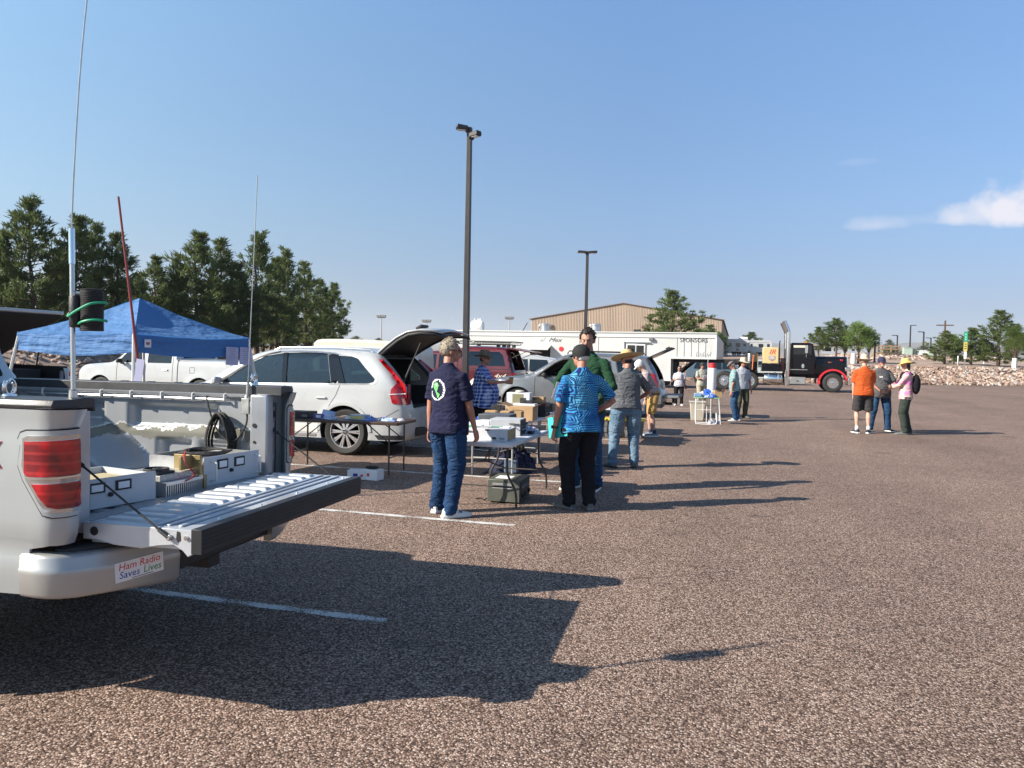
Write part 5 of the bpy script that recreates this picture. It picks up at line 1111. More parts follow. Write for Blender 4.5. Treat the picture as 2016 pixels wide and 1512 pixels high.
# ---- antennas ----
b0=TL(.0,-.835,1.442); t=thing('coil_antenna','tall whip antenna with black loading coil and green cord on the near bed rail','antenna',b0)
def rel(px,py,w): return D(px,py,w)-b0
q1=rel(142,520,3.36); 
mb=MB(); mb.tube([(0,0,0),tuple(q1)],.0105,10); mb.lathe([(.02,0),(.018,.03),(.012,.035)],12); mb.build('mast',mat('polished_mast',(.55,.52,.48),.25,.9,0,.05,9),t)
q0=rel(145,600,3.36); qq=rel(141,505,3.37)
mb=MB(); mb.tube([tuple(q1-Vector((0,0,.0))),tuple(rel(141,450,3.37))],.013,10); mb.build('ferrule',CHR,t)
top_=rel(171,0,3.40); top2=rel(190,-160,3.42); mb=MB(); mb.tube(catmull([tuple(rel(141,450,3.37)),tuple(rel(146,330,3.37)),tuple(rel(157,150,3.38)),tuple(top_),tuple(top2)],4),.0032,6); mb.build('whip',STEEL,t)
c1=rel(148,612,3.34)
mb=MB(); mb.lathe([(.021,-.07),(.024,-.066),(.024,.062),(.021,.066)],18,0,Matrix.Translation(c1)); mb.build('coupling',BLK,t)
c2=rel(181,611,3.36)
mb=MB(); prf=[(.044,-.09)]
for k in range(22): prf+=[(.047,-.088+.0078*k),(.0475,-.084+.0078*k),(.045,-.082+.0078*k)]
prf+=[(.0475,.090),(.040,.092)]
mb.lathe(prf,26,0,Matrix.Translation(c2)); mb.build('loading_coil',BLK,t)
mb=MB(); mb.tube([tuple(rel(150,578,3.35)),tuple(rel(166,578,3.36))],.009,8); mb.tube([tuple(rel(146,640,3.35)),tuple(rel(166,645,3.36))],.008,8); mb.build('clamp_arm',ALU,t)
cord=[rel(137,616,3.31),rel(134,623,3.31),rel(150,612,3.30),rel(178,598,3.29),rel(205,596,3.33),rel(209,598,3.37),rel(196,608,3.42),rel(160,625,3.42),rel(152,640,3.36),rel(160,634,3.31),rel(180,630,3.30),rel(207,631,3.33),rel(209,633,3.37)]
mb=MB(); mb.tube(catmull([tuple(p) for p in cord],5),.0055,8); mb.build('bungee_cord',mat('green_cord',(.02,.33,.17),.5),t)
# whip on the far rail with coiled coax
b1=TL(-.17,.745,1.31); t=thing('whip_antenna','thin straight whip antenna bracketed to the far bed rail, with coax feeding it','antenna',b1)
tp=D(507,345,4.97)-b1
mb=MB(); mb.tube([(0,0,.05),(tp.x*.1,tp.y*.1,tp.z*.1)],.009,8); mb.tube([(tp.x*.1,tp.y*.1,tp.z*.1),tuple(tp)],.0028,6); mb.build('whip',STEEL,t)
mb=MB(); mb.box(-.03,.05,-.02,.03,-.01,.03); mb.box(-.025,.03,-.025,-.01,-.05,.05); mb.lathe([(.016,-.05),(.016,.06),(.011,.07)],12); mb.build('bracket',STEEL,t,bev=.003)
cc=TL(-.42,.70,1.14)-b1; 
mb=MB(); mb.tube(catmull([(0,0,-.03),(.0,-.01,-.12),(-.07,-.02,-.22),(-.16,-.03,-.20),(-.24,-.02,-.10),(-.30,0,.03),(-.31,.02,.06)],6),.006,8); mb.build('feed_cable',RUB,t)
t=thing('coax_coil','black coil of coax cable hanging on the far inner bed wall','cable coil',TL(-.36,.72,1.13),R(2.5))
for k in range(9):
    a=.078+.007*(k%4); b=.15-.007*(k%3); mb=MB(); mb.tube([Vector((a*math.cos(q),-.012+.008*k-.02*math.sin(q*2),b*math.sin(q)-.02)) for q in [j*math.pi/14 for j in range(28)]],.0075,6,closed=True); mb.build('loop',RUB,t)
mb=MB(); mb.tube([(-.01,0,-.17),(.0,-.01,-.19),(.03,0,-.22),(.08,.01,-.235)],.006,6); mb.build('cable_tail',RUB,t)

# ================= blue canopy =================
def cloth():
    n=NT('blue_canopy_cloth',.75); k=n.noise(1.1,4); n.color(n.mix(k,(.06,.165,.38),(.10,.24,.49))); s=n.sep(); f=n.noise(1.5,5,n.comb(n.math('MULTIPLY',s[0],1.0),n.math('MULTIPLY',s[1],1.0),n.math('MULTIPLY',s[2],9)))
    n.bump(n.math('ADD',f,n.math('MULTIPLY',n.noise(7,6),.8)),.9,.06)
    t=n.t; tl=t.nodes.new('ShaderNodeBsdfTranslucent'); tl.inputs[0].default_value=(.05,.24,.6,1); mx=t.nodes.new('ShaderNodeMixShader'); mx.inputs[0].default_value=.3
    out=[x for x in t.nodes if x.type=='OUTPUT_MATERIAL'][0]; t.links.new(n.p.outputs[0],mx.inputs[1]); t.links.new(tl.outputs[0],mx.inputs[2]); t.links.new(mx.outputs[0],out.inputs[0]); return n.m
CL=cloth()
TS=.76; Nn=Vector((-8.44,9.27,0))*TS; Ll=Vector((-10.87,9.50,0))*TS; Rr_=Vector((-8.20,11.69,0))*TS; Ff=Ll+Rr_-Nn; cen=(Ll+Rr_)/2
tent=thing('canopy_tent','blue pop up canopy tent with slanted legs, between the pickups on the left','canopy',cen)
cs=[q-cen for q in (Nn,Rr_,Ff,Ll)]
def tz(i,a,b):      # panel between corner i and i+1, a along edge 0..1, b 0 eave..1 peak
    A=cs[i]; B=cs[(i+1)%4]; p=A.lerp(B,a)*(1-b)
    z=1.84+.47*b; sag=.08*math.sin(math.pi*b)*(1) ; z-=sag*(.45+.55*math.sin(math.pi*a)); z-=.035*math.sin(math.pi*a)*(1-b)
    z+=.012*noise.noise(Vector((p.x*3,p.y*3,i)))
    return (p.x,p.y,z)
mb=MB()
for i in range(4): mb.loft([[tz(i,a/16,b/14) for a in range(17)] for b in range(15)],0,False,closed=False)
bm=bmesh.new(); me=mb.mesh('cloth_top',[CL],0,False); bm.from_mesh(me); bmesh.ops.remove_doubles(bm,verts=bm.verts,dist=.002); bmesh.ops.recalc_face_normals(bm,faces=bm.faces); bm.to_mesh(me); bm.free(); me.polygons.foreach_set('use_smooth',[True]*len(me.polygons)); me.set_sharp_from_angle(angle=R(28)); o=bpy.data.objects.new('cloth_top',me); COL.objects.link(o); o.parent=tent
for i in range(4):
    mb=MB(); A=cs[i]; B=cs[(i+1)%4]; nrm=Vector(((B-A).y,-(B-A).x,0)).normalized()
    if nrm.dot(A+B)<0: nrm=-nrm
    rows=[]
    for b in range(7):
        row=[]
        for a in range(33):
            u=a/32; p=A.lerp(B,u)+nrm*(.006+.012*noise.noise(Vector((u*3,b*1.4,i*3)))*min(1,b)*1.0); z0=tz(i,u,0)[2]; row.append((p.x,p.y,z0-(.205+.03*math.sin(math.pi*u))*b/6+.004))
        rows.append(row)
    mb.loft(rows,0,False,closed=False); mb.build('valance',CL,tent,smooth=60)
TL_=mat('white_tent_tube',(.62,.62,.58),.45,.1)
for i in range(4):
    c=cs[i]; foot_=c*1.27; mb=MB(); mb.tube([(c.x*.985,c.y*.985,1.84),(foot_.x,foot_.y,0.01)],.019,6); mb.build('leg',TL_,tent)
for i in range(4):
    A=cs[i]*.98; B=cs[(i+1)%4]*.98; mb=MB()
    for k in range(2):
        a=A.lerp(B,k*.5); b=A.lerp(B,k*.5+.5); mb.tube([(a.x,a.y,1.80),(b.x,b.y,1.66)],.010,5); mb.tube([(a.x,a.y,1.66),(b.x,b.y,1.80)],.010,5)
    mb.build('truss',TL_,tent)
mb=MB(); p=cs[0].lerp(cs[1],.09); n_=Vector((cs[1]-cs[0])).normalized(); nn=Vector((n_.y,-n_.x,0)); nn=nn if nn.dot(cs[0]+cs[1])>0 else -nn
M=TX(p+nn*.025+Vector((0,0,1.73)),nn); mb.box(-.045,.045,-.045,.045,0,.003,0,M); l=mb.build('maker_label',PAPER,tent); mb=MB(); mb.box(-.025,.025,-.015,.015,.003,.004,0,M); mb.build('label_print',mat('faded_red',(.35,.12,.12),.7),l)
for k,u in enumerate((.80,.935)):
    p=cs[0].lerp(cs[1],u); M=TX(p+nn*.05+Vector((0,0,1.60)),nn); mb=MB(); mb.box(-.11,.11,-.115,.115,0,.003,0,M@Matrix.Rotation(R(-2),4,'Z')); s_=tag(mb.build('notice_sheet',mat('lilac_paper',(.44,.44,.60),.8)),'typed notice sheet hanging from the canopy edge, '+('left' if k==0 else 'right')+' one of two','notice'); s_.location=cen
    mb=MB()
    for j in range(6):
        w=rnd.uniform(.04,.085); mb.box(-w,w,.09-.028*j,.095-.028*j,.0032,.004,0,M@Matrix.Rotation(R(-2),4,'Z'))
    mb.build('typing',mat('grey_ink',(.2,.2,.28),.8),s_)
pa,pb=D(233,387,8.2),D(270,700,8.35); pc=Vector((pb.x+(pb.x-pa.x)*.8,pb.y+.1,.02)); t=thing('red_pole','thin dark red mast leaning beside the near leg of the blue canopy','pole',pc)
mb=MB(); mb.tube([(0,0,0),tuple(pb-pc),tuple(pa-pc)],[.018,.015,.011],8); mb.build('mast',mat('dark_red_paint',(.22,.03,.025),.45),t)
M=TX((D(273,738,8.3)),(.2,-1,0)); mb=MB(); mb.box(-.045,.045,-.20,.17,0,.004,0,M@Matrix.Rotation(R(-8),4,'Z')); s_=tag(mb.build('banner',MATS['lilac_paper']),'narrow lilac banner with a blue foot hanging at the near canopy leg','banner'); mb=MB(); mb.box(-.038,.038,-.19,-.08,.0041,.006,0,M@Matrix.Rotation(R(-8),4,'Z')); mb.build('blue_print',BLU,s_)
# ================= trailer, semi tractor, far vehicles =================
def PY(px,py,y0):
    d=_ray(px,py); t=y0/d.y; return Vector((0,0,CAMH))+d*t
TY=47.2
tr=thing('gooseneck_trailer','long white gooseneck concession trailer lettered SPONSORS, coupled behind the semi','trailer',(0,0,0))
XR=PY(1410,700,TY).x; XN=PY(1423,700,TY).x; XS=PY(1320,740,TY).x; XL=PY(897,700,TY).x; ZT=PY(1400,657,TY).z; ZF=PY(1400,706,TY).z; ZB=.48
TW=mat('trailer_white',(.56,.56,.54),.42,0,.2,.07,1.2)
mb=MB(); mb.prism([(XL,ZB),(XS,ZB),(XS,ZF),(XR,ZF),(XR,ZT),(XL,ZT)],TY,TY+2.6,'y'); mb.add([(XR,TY,ZF),(XR,TY,ZT),(XR,TY+2.6,ZT),(XR,TY+2.6,ZF),(XN,TY+.5,ZF),(XN,TY+.5,ZT-.5),(XN,TY+2.1,ZT-.5),(XN,TY+2.1,ZF)],[(0,1,5,4),(1,2,6,5),(2,3,7,6),(4,5,6,7),(0,4,7,3)]); mb.build('box_body',TW,tr,smooth=0)
mb=MB(); mb.box(XL-.05,XR+.03,TY-.05,TY+2.65,ZT+.005,ZT+.07); mb.box(XL-.04,XR+.02,TY-.045,TY-.004,ZT-.26,ZT-.20); mb.box(XL-.04,XS+.03,TY-.045,TY-.004,ZB-.06,ZB+.06); mb.box(XS-.02,XR+.02,TY-.05,TY-.004,ZF-.05,ZF+.06); mb.box(XR-.06,XR+.03,TY-.05,TY-.004,ZF+.06,ZT-.26); mb.build('trim_rail',WHM,tr,bev=.008)
for px in (1141,1178,1333,1347,1361,1375,1389):
    x=PY(px,690,TY).x; mb=MB(); mb.box(x-.018,x+.018,TY-.009,TY-.003,(ZF+.06) if px>1325 else ZB+.1,ZT-.28); mb.build('panel_seam',mat('seam_grey',(.20,.20,.20),.6),tr)
a=PY(1236,680,TY); b=PY(1267,699,TY)
mb=MB(); mb.box(a.x-.1,b.x+.1,TY-.07,TY-.004,b.z-.1,a.z+.12); w=mb.build('service_window',WHM,tr,bev=.01); mb=MB(); mb.box(a.x,(a.x+b.x)/2-.04,TY-.09,TY-.072,b.z,a.z); mb.box((a.x+b.x)/2+.04,b.x,TY-.09,TY-.072,b.z,a.z); mb.build('pane',DARK,w)
a0=PY(1229,673,TY); mb=MB(); mb.box(a0.x,a0.x+.05,TY-.12,TY-.01,b.z-.3,a0.z); mb.box(a0.x,b.x+.4,TY-.12,TY-.01,a0.z-.05,a0.z); mb.build('awning_frame',ALU,tr)
p1=PY(1278,665,TY); p2=PY(1287,671,TY); mb=MB(); mb.box(p1.x,p2.x,TY-.16,TY-.01,p2.z,p1.z); mb.build('flood_light',GREY,tr,bev=.02)
p1=PY(1041,679,TY); p2=PY(1085,691,TY); mb=MB(); mb.prism([(TY-.02,p1.z),(TY-.9,p2.z+.1),(TY-.9,p2.z+.05),(TY-.02,p1.z-.06)],p1.x,p2.x,'x'); mb.build('hatch_awning',TW,tr); mb=MB(); mb.box(p1.x+.1,p2.x-.05,TY-.012,TY-.004,p2.z-.5,p1.z-.1); mb.build('hatch_opening',DARK,tr)
p=PY(1105,687,TY); mb=MB(); mb.lathe([(.15,0),(.15,.015),(.01,.016)],20,0,Matrix.Translation((p.x,TY-.005,p.z))@Matrix.Rotation(R(90),4,'X')); mb.build('round_sticker',mat('sticker_red'),tr)
p=PY(1366,670.5,TY); textmesh('SPONSORS',.36,TX((p.x,TY-.012,p.z),(0,-1,0)),INK,tr,sx=.92)
p=PY(1098,669.5,TY); textmesh('Mex',.36,TX((p.x-.2,TY-.012,p.z),(0,-1,0)),mat('faded_ink',(.10,.10,.12),.7),tr,shear=.5,sx=1.3)
p=PY(1066,669,TY); textmesh('al',.34,TX((p.x,TY-.012,p.z),(0,-1,0)),mat('very_faded_ink',(.40,.40,.40),.7),tr,shear=.5,sx=1.3)
p=PY(1265,676,TY); mb=MB(); mb.box(p.x-.3,p.x+.2,TY-.075,TY-.071,p.z-.03,p.z+.01); mb.build('lettering',INK,tr)
p=PY(1387,704,TY); 
for k in range(9):
    mb=MB(); mb.tube([(p.x-.5+.1*k,TY-.01,p.z-.05+.05*(k%3)),(p.x-.45+.1*k,TY-.012,p.z+.35-.04*(k%4))],.012,4); mb.build('scribble_lettering',MATS['very_faded_ink'],tr)
for px in (1073,1173):
    p=PY(px,655,TY+1.2); mb=MB(); mb.lathe([(.30,0),(.30,.42),(.34,.44),(.34,.52),(.1,.55)],18,0,Matrix.Translation((p.x,TY+1.2,ZT+.06))); mb.tube([(p.x-.3,TY+1.1,ZT+.1),(p.x-.42,TY+1.1,ZT+.4),(p.x-.3,TY+1.1,ZT+.55)],.03,6); mb.build('roof_fan',ALU,tr)
p=PY(940,655,TY+1.2); mb=MB(); mb.lathe([(.02,-.42),(.30,-.38),(.34,-.3),(.34,.3),(.30,.38),(.02,.42)],18,0,Matrix.Translation((p.x,TY+1.2,ZT+.42))@Matrix.Rotation(R(90),4,'Y')); mb.box(p.x-.3,p.x-.2,TY+1.05,TY+1.35,ZT+.06,ZT+.2); mb.box(p.x+.2,p.x+.3,TY+1.05,TY+1.35,ZT+.06,ZT+.2); mb.build('roof_tank',WHT,tr)
for k in (-.2,.05,.2): mb=MB(); mb.lathe([(.05,0),(.05,.16)],8,0,Matrix.Translation((p.x+k,TY+1.2,ZT+.74))); mb.build('tank_cap',WHT,tr)
p=PY(1254,652,TY+1); mb=MB(); mb.box(p.x-.2,p.x+.2,TY+.9,TY+1.4,ZT+.07,ZT+.25); mb.build('roof_vent',BLK,tr)
p=PY(1038,655,TY+.3); mb=MB(); mb.tube([(p.x-.3,TY+.3,ZT+.07),(p.x,TY+.3,ZT+.6)],.03,6); mb.build('roof_antenna',BLK,tr)
mb=MB(); mb.box(XL+.2,XS-.2,TY+.3,TY+2.3,.15,ZB-.01); mb.build('underframe',DARK,tr)
# gooseneck frame
p=PY(1330,706,TY); q=PY(1330,768,TY)
mb=MB(); xg=XS+.12; mb.box(xg,xg+.22,TY+.25,TY+.45,.35,ZF-.02); mb.box(xg,xg+.22,TY+2.1,TY+2.3,.35,ZF-.02); xe=PY(1455,712,TY).x
mb.box(xg,xe,TY+.25,TY+.45,ZF-.24,ZF-.055); mb.box(xg,xe,TY+2.1,TY+2.3,ZF-.24,ZF-.055)
for y in (TY+.28,TY+2.13): mb.add([(xg+.2,y,ZF-1.15),(xg+.2,y,ZF-.85),(xg+1.25,y,ZF-.22),(xg+1.0,y,ZF-.22),(xg+.2,y+.14,ZF-1.15),(xg+.2,y+.14,ZF-.85),(xg+1.25,y+.14,ZF-.22),(xg+1.0,y+.14,ZF-.22)],[(0,1,2,3),(7,6,5,4),(0,4,5,1),(1,5,6,2),(2,6,7,3),(3,7,4,0)])
mb.box(xe-.3,xe,TY+.45,TY+2.1,ZF-.34,ZF-.10); mb.box(xe-.02,xe+.5,TY+1.0,TY+1.5,ZF-.55,ZF-.15); mb.box(xg-.1,xg+.35,TY+.2,TY+.5,.12,.35); mb.build('gooseneck_frame',DARK,tr)
for dx in (-3.2,-4.3):
    o=make_wheel(.42,.24,.6,ALLOY,6,False,BLK,tr); o.location=(XS+dx,TY+.02,.42)
mb=MB(); mb.box(XS-4.85,XS-2.65,TY-.02,TY-.008,ZB-.04,.93); mb.build('wheel_arch',DARK,tr)
# ---- semi tractor ----
SYY=47.55
st=thing('semi_tractor','black semi tractor with red front fender, chrome stack and a beige compressor behind the cab','semi truck',(0,0,0))
X=lambda px:PY(px,740,SYY).x
Z=lambda py,px=1600:PY(px,py,SYY).z
BK=mat('glossy_black_truck_paint',(.005,.005,.008),.22,0,.15,.1,3,spec=.25)
mb=MB(); mb.box(X(1418),X(1660),SYY+.75,SYY+.9,.78,1.02); mb.box(X(1418),X(1660),SYY+1.6,SYY+1.75,.78,1.02)
for px in (1425,1470,1500,1550,1600,1655): mb.box(X(px),X(px)+.15,SYY+.9,SYY+1.6,.80,.98)
mb.build('chassis_frame',DARK,st)
wr=.545
for px,fr in ((1426,0),(1475,0),(1640,1)):
    x=X(px); o=make_wheel(wr,.30,.56,ALU if fr==0 else CHR,0,False,BLK,st,lugs=1); o.location=(x,SYY,wr)
    o=o.copy(); COL.objects.link(o); ch=bpy.data.objects.new('rim',[c for c in bpy.data.objects if c.parent==None] and None) if 0 else None; o.location=(x,SYY+2.45,wr); o.rotation_euler=(0,0,math.pi)
    if not fr:
        o=o.copy(); COL.objects.link(o); o.location=(x,SYY+.34,wr); o.rotation_euler=(0,0,0)
    mb=MB(); mb.tube([(x,SYY+.3,wr),(x,SYY+2.2,wr)],.09,8); mb.build('axle',DARK,st)
# hood
hx0,hx1=X(1603),X(1669); zb,zh0,zh1=1.02,Z(703),Z(702)
mb=MB(); rings=[]
for t in range(7):
    x=hx0+(hx1-hx0)*t/6; w=.66-.06*t/6; zt=zh0+.0*t; rings.append([(x,SYY+1.22+a*w,z) for a,z in ((-1,zb),(-1.0,zb+.5),(-.98,zt-.10),(-.90,zt-.02),(-.5,zt+.05),(0,zt+.07),(.5,zt+.05),(.9,zt-.02),(.98,zt-.10),(1,zb+.5),(1,zb))])
mb.loft(rings); mb.build('hood',BK,st,smooth=45)
mb=MB(); mb.box(hx1+.004,hx1+.06,SYY+.58,SYY+1.86,zb-.1,zh0+.05); mb.build('grille',CHR,st,bev=.02); mb=MB(); mb.box(hx1+.01,hx1+.16,SYY-.02,SYY+2.46,.42,.86); mb.build('front_bumper',CHR,st,bev=.03)
for y in (SYY+.25,SYY+2.2): mb=MB(); mb.box(hx1-.15,hx1+.12,y-.18,y+.18,1.22,1.46); hl=mb.build('headlight',CHR,st,bev=.03); mb=MB(); mb.box(hx1+.121,hx1+.13,y-.15,y+.15,1.26,1.42); mb.build('lens',mat('clear_lens'),hl)
# fender arch
fx=X(1640)
for y in (SYY-.03,SYY+2.05):
    mb=MB(); A=arc(fx,wr,.80,168,12,22); B=arc(fx,wr,.70,168,12,22)
    mb.loft([[(a[0],y,a[1]),(a[0],y+.42,a[1]),(b_[0],y+.42,b_[1]),(b_[0],y,b_[1])] for a,b_ in zip(A,B)]); mb.box(A[0][0]-.02,A[0][0]+.1,y,y+.42,.45,A[0][1]+.02); mb.build('front_fender',PR,st,smooth=50)
# cab
cx0,cx1=X(1556),X(1604); zr=Z(675); zw0,zw1=Z(698.5),Z(680)
mb=MB(); mb.prism([(cx0,1.0),(hx0+.02,1.0),(hx0+.02,zh0+.02),(cx1-.02,zh0+.1),(cx1-.16,zr-.08),(cx1-.3,zr),(cx0+.05,zr),(cx0,zr-.1)],SYY+.22,SYY+2.24,'y'); mb.build('cab',BK,st,bev=.03)
mb=MB(); mb.box(X(1561),X(1589),SYY+.205,SYY+.216,zw0,zw1); w=mb.build('side_window',GLASS if 0 else DTINT,st,bev=.004); mb=MB(); mb.box(X(1561),X(1589),SYY+.199,SYY+.204,zw0+.75*(zw1-zw0),zw1); mb.build('window_reflection_visor',CREAM,w)  # cream strip over the pane stands in for a reflection
mb=MB(); mb.box(X(1591.5),X(1597),SYY+.208,SYY+.217,zw0,zw1); mb.build('quarter_window',DTINT,st)
mb=MB(); M_=Matrix.Translation((cx1-.09,0,(zh0+zr)/2+.02))@Matrix.Rotation(R(-11),4,'Y'); mb.box(.03,.05,SYY+.34,SYY+2.12,-.40,.36,0,M_); mb.build('windshield',TINT,st)
mb=MB(); mb.prism([(cx1-.30,zr+.01),(cx1+.16,zr-.14),(cx1+.18,zr-.12),(cx1-.28,zr+.05)],SYY+.25,SYY+2.2,'y'); mb.build('sun_visor',CHR,st)
for k in range(5): mb=MB(); y=SYY+.4+.41*k; mb.lathe([(.05,0),(.05,.06),(.02,.09)],8,0,Matrix.Translation((cx1-.45,y,zr+.005))); mb.build('roof_marker_light',mat('amber_lens',(.5,.2,.02),.2),st)
mb=MB(); mb.box(X(1557)-.02,X(1590),SYY+.207,SYY+.218,1.25,1.29); mb.build('door_line',CHR,st)
x_=X(1586); mb=MB(); mb.tube([(x_,SYY+.16,zw1-.1),(x_,SYY+.0,zw1),(x_,SYY+.0,zw0-.15),(x_,SYY+.18,zw0-.2)],.02,6); mb.box(x_-.08,x_+.08,SYY-.05,SYY+.03,zw0+.1,zw1-.02); mb.build('mirror',CHR,st)
x_=X(1588); z_=Z(721); mb=MB(); mb.lathe([(.0,0),(.13,0),(.13,.006),(.0,.006)],18,0,Matrix.Translation((x_-.2,SYY+.217,z_))@Matrix.Rotation(R(90),4,'X')@Matrix.Diagonal((.6,1,1,1)).to_4x4()); mb.build('door_emblem',mat('grey_emblem',(.25,.27,.27),.5),st)
mb=MB(); mb.box(X(1655),X(1661),SYY+.53,SYY+.56,Z(710),Z(706.5)); mb.build('side_marker',REDL,st,bev=.01)
mb=MB(); mb.ball((X(1636),SYY+.555,Z(713)),(.10,.015,.05)); mb.build('hood_badge',mat('copper_badge',(.35,.12,.08),.3,.8),st)
# air cleaner
mb=MB(); mb.lathe([(.17,0),(.19,.04),(.19,.72),(.15,.80),(.06,.84)],16,0,Matrix.Translation((X(1600),SYY+.42,1.30))); mb.build('air_cleaner',BK,st)
# stacks
for y in (SYY+.14,SYY+2.30):
    xs=X(1549.5); zt=PY(1549,632,SYY).z
    mb=MB(); mb.tube([(xs,y,.30),(xs,y,1.25)],.15,16); mb.tube([(xs+.02,y,1.2),(xs+.02,y,zt-.62)],.12,16); mb.tube([(xs+.02,y,zt-.64),(xs-.05,y,zt-.42),(xs-.20,y,zt-.10),(xs-.23,y,zt)],[.12,.125,.13,.135],16); mb.build('exhaust_stack',CHR,st,smooth=50)
    mb=MB(); mb.tube([(xs-.215,y,zt-.04),(xs-.232,y,zt+.006)],.115,14); mb.build('stack_mouth',DARK,st)
# step box, tank
mb=MB(); mb.box(X(1555),X(1586),SYY+.02,SYY+.5,Z(757),Z(743)); sb=mb.build('step_box',mat('dull_aluminium',(.36,.36,.35),.4,.6,0,.12,6),st,bev=.02); mb=MB(); mb.box(X(1568),X(1573),SYY+.01,SYY+.019,Z(752),Z(750)); mb.build('latch',INK,sb)
xa,xb=X(1504),X(1540); zc=(Z(737)+Z(759))/2
mb=MB(); mb.tube([(xa,SYY+.36,zc),(xa+.03,SYY+.36,zc),(xb-.03,SYY+.36,zc),(xb,SYY+.36,zc)],[.32,.35,.35,.32],24); ft=mb.build('fuel_tank',CHR,st,smooth=50)
for x in (xa+.22,xb-.25): mb=MB(); mb.tube([(x,SYY+.36,zc),(x+.07,SYY+.36,zc)],.356,24); mb.build('tank_strap',ALU,ft)
mb=MB(); mb.lathe([(.06,0),(.06,.06)],10,0,Matrix.Translation(((xa+xb)/2+.1,SYY+.30,zc+.33))); mb.build('filler_cap',CHR,ft)
# compressor and drum
BEI=mat('beige_machine_paint',(.58,.44,.21),.45,0,.2,.05,4)
mb=MB(); mb.box(X(1501),X(1532),SYY+.15,SYY+1.9,Z(717),Z(685)); cp=tag(mb.build('compressor',BEI,bev=.03),'beige boxed air compressor with red lettering riding behind the semi cab','compressor')
mb=MB(); mb.box(X(1532)+.005,X(1534.5),SYY+.2,SYY+1.85,Z(716.5),Z(686)); mb.build('end_grille',WHT,cp)
textmesh('IR',.42,TX((X(1519),SYY+.143,Z(694.5)),(0,-1,0)),mat('sticker_red'),cp,shear=.35,sx=1.1)
mb=MB(); mb.prism([(X(1512.5),Z(702)),(X(1525.5),Z(702)),(X(1525.5),Z(709)),(X(1519),Z(713)),(X(1512.5),Z(709))],SYY+.140,SYY+.147,'y'); sh=mb.build('shield_decal',mat('grey_purple_decal',(.26,.2,.2),.6),cp); mb=MB(); 
for z in (703.5,705.5,707.5): mb.box(X(1514),X(1524),SYY+.134,SYY+.139,Z(z+.7),Z(z))
mb.build('decal_print',PAPER,sh)
mb=MB(); mb.box(X(1499),X(1537),SYY+.12,SYY+1.95,Z(733),Z(717.5)); mb.tube([(X(1534),SYY+.1,Z(720)),(X(1533),SYY+.1,Z(675)),(X(1534.5),SYY+.1,Z(671))],.035,6); mb.build('compressor_deck',BK,st,bev=.02)
mb=MB(); mb.box(X(1537),X(1546),SYY+.6,SYY+1.5,Z(733),Z(706)); mb.build('red_machine_part',PM,st,bev=.04)
xd=X(1479); tank=tag(MB().lathe([(.0,0),(.34,.0),(.36,.03),(.36,.5),(.375,.52),(.36,.54),(.36,1.0),(.34,1.03),(.0,1.03)],24).build('drum',mat('dark_drum_paint',(.03,.028,.03),.4,0,.3,.3,5),loc=(xd,SYY+1.0,Z(732))),'dark upright drum standing on the deck behind the semi cab','drum')
mb=MB(); mb.box(X(1468),X(1492),SYY+.5,SYY+1.5,1.02,Z(732)-.005); mb.build('drum_deck',DARK,st)
mb=MB(); mb.tube([(X(1481),SYY+.45,Z(731)),(X(1482.5),SYY+.48,Z(700))],.035,6); mb.build('orange_bar',mat('orange_paint',(.6,.14,.04),.5),st)
for px in (1426,1475):
    mb=MB(); A=arc(X(px),wr,.66,150,60,8); mb.loft([[(a[0],SYY-.02,a[1]),(a[0],SYY+.55,a[1]),(a[0],SYY+.55,a[1]+.02),(a[0],SYY-.02,a[1]+.02)] for a in A]); mb.build('rear_fender',BK,st)
mb=MB(); mb.tube(catmull([(X(1490),SYY+.6,Z(728)),(X(1496),SYY+.5,Z(722)),(X(1500),SYY+.5,Z(726)),(X(1497),SYY+.5,Z(733))],5),.025,6); mb.build('air_hose',GREY,st)

# ---- far vehicles ----
def boxcar(name,label,cat,loc,rz,L,W,prof,wins,wheels,m,h0=.3,wr=.36):
    """simple far vehicle: profile prism with rounded edges, window parts and wheels; x forward"""
    t=thing(name,label,cat,loc,rz); mb=MB(); P=chaikin(prof,1,True); n=len(P); rings=[]
    for y,k in ((-W/2,.955),(-W/2+.07,1),(W/2-.07,1),(W/2,.955)):
        cz=1.0; cx=L/2; rings.append([(cx+(x-cx)*(k if z>1.0 else 1-.2*(1-k)),y*(1 if z<1.05 else 1-.16*(z-1.05)),cz+(z-cz)*k) for x,z in P])
    mb.loft(rings); mb.build('body',m,t,smooth=35)
    for i,w in enumerate(wins):
        for sg in (-1,1):
            q=MB(); v=[(x,sg*(W/2*(1-.16*max(0,z-1.05))+.012),z) for x,z in w]; v2=[(x,yy-sg*.03,z) for x,yy,z in v]; nn=len(w); q.add(v+v2,[tuple(range(nn)),tuple(range(2*nn-1,nn-1,-1))]+[(j,(j+1)%nn,nn+(j+1)%nn,nn+j) for j in range(nn)]); q.build('window',DTINT,t)
    for x in wheels:
        for sg in (-1,1): o=make_wheel(wr,.22,.62,ALLOY,6,False,BLK,t); o.location=(x,sg*(W/2+.012),wr); o.rotation_euler=(0,0,0 if sg<0 else math.pi)
        q=MB(); q.prism(arc(x,wr,wr*1.14,180,0,12),-W/2-.004,W/2+.004,'y'); q.build('wheel_arch',DARK,t)
    return t
sedan=[(0,.3),(.0,.75),(.1,.95),(1.0,1.02),(1.7,1.42),(3.1,1.45),(3.9,1.02),(4.5,.95),(4.6,.6),(4.6,.3)]
suvp=[(0,.35),(0,.9),(.15,1.15),(.45,1.70),(3.2,1.74),(3.9,1.18),(4.75,1.02),(4.85,.6),(4.85,.35)]
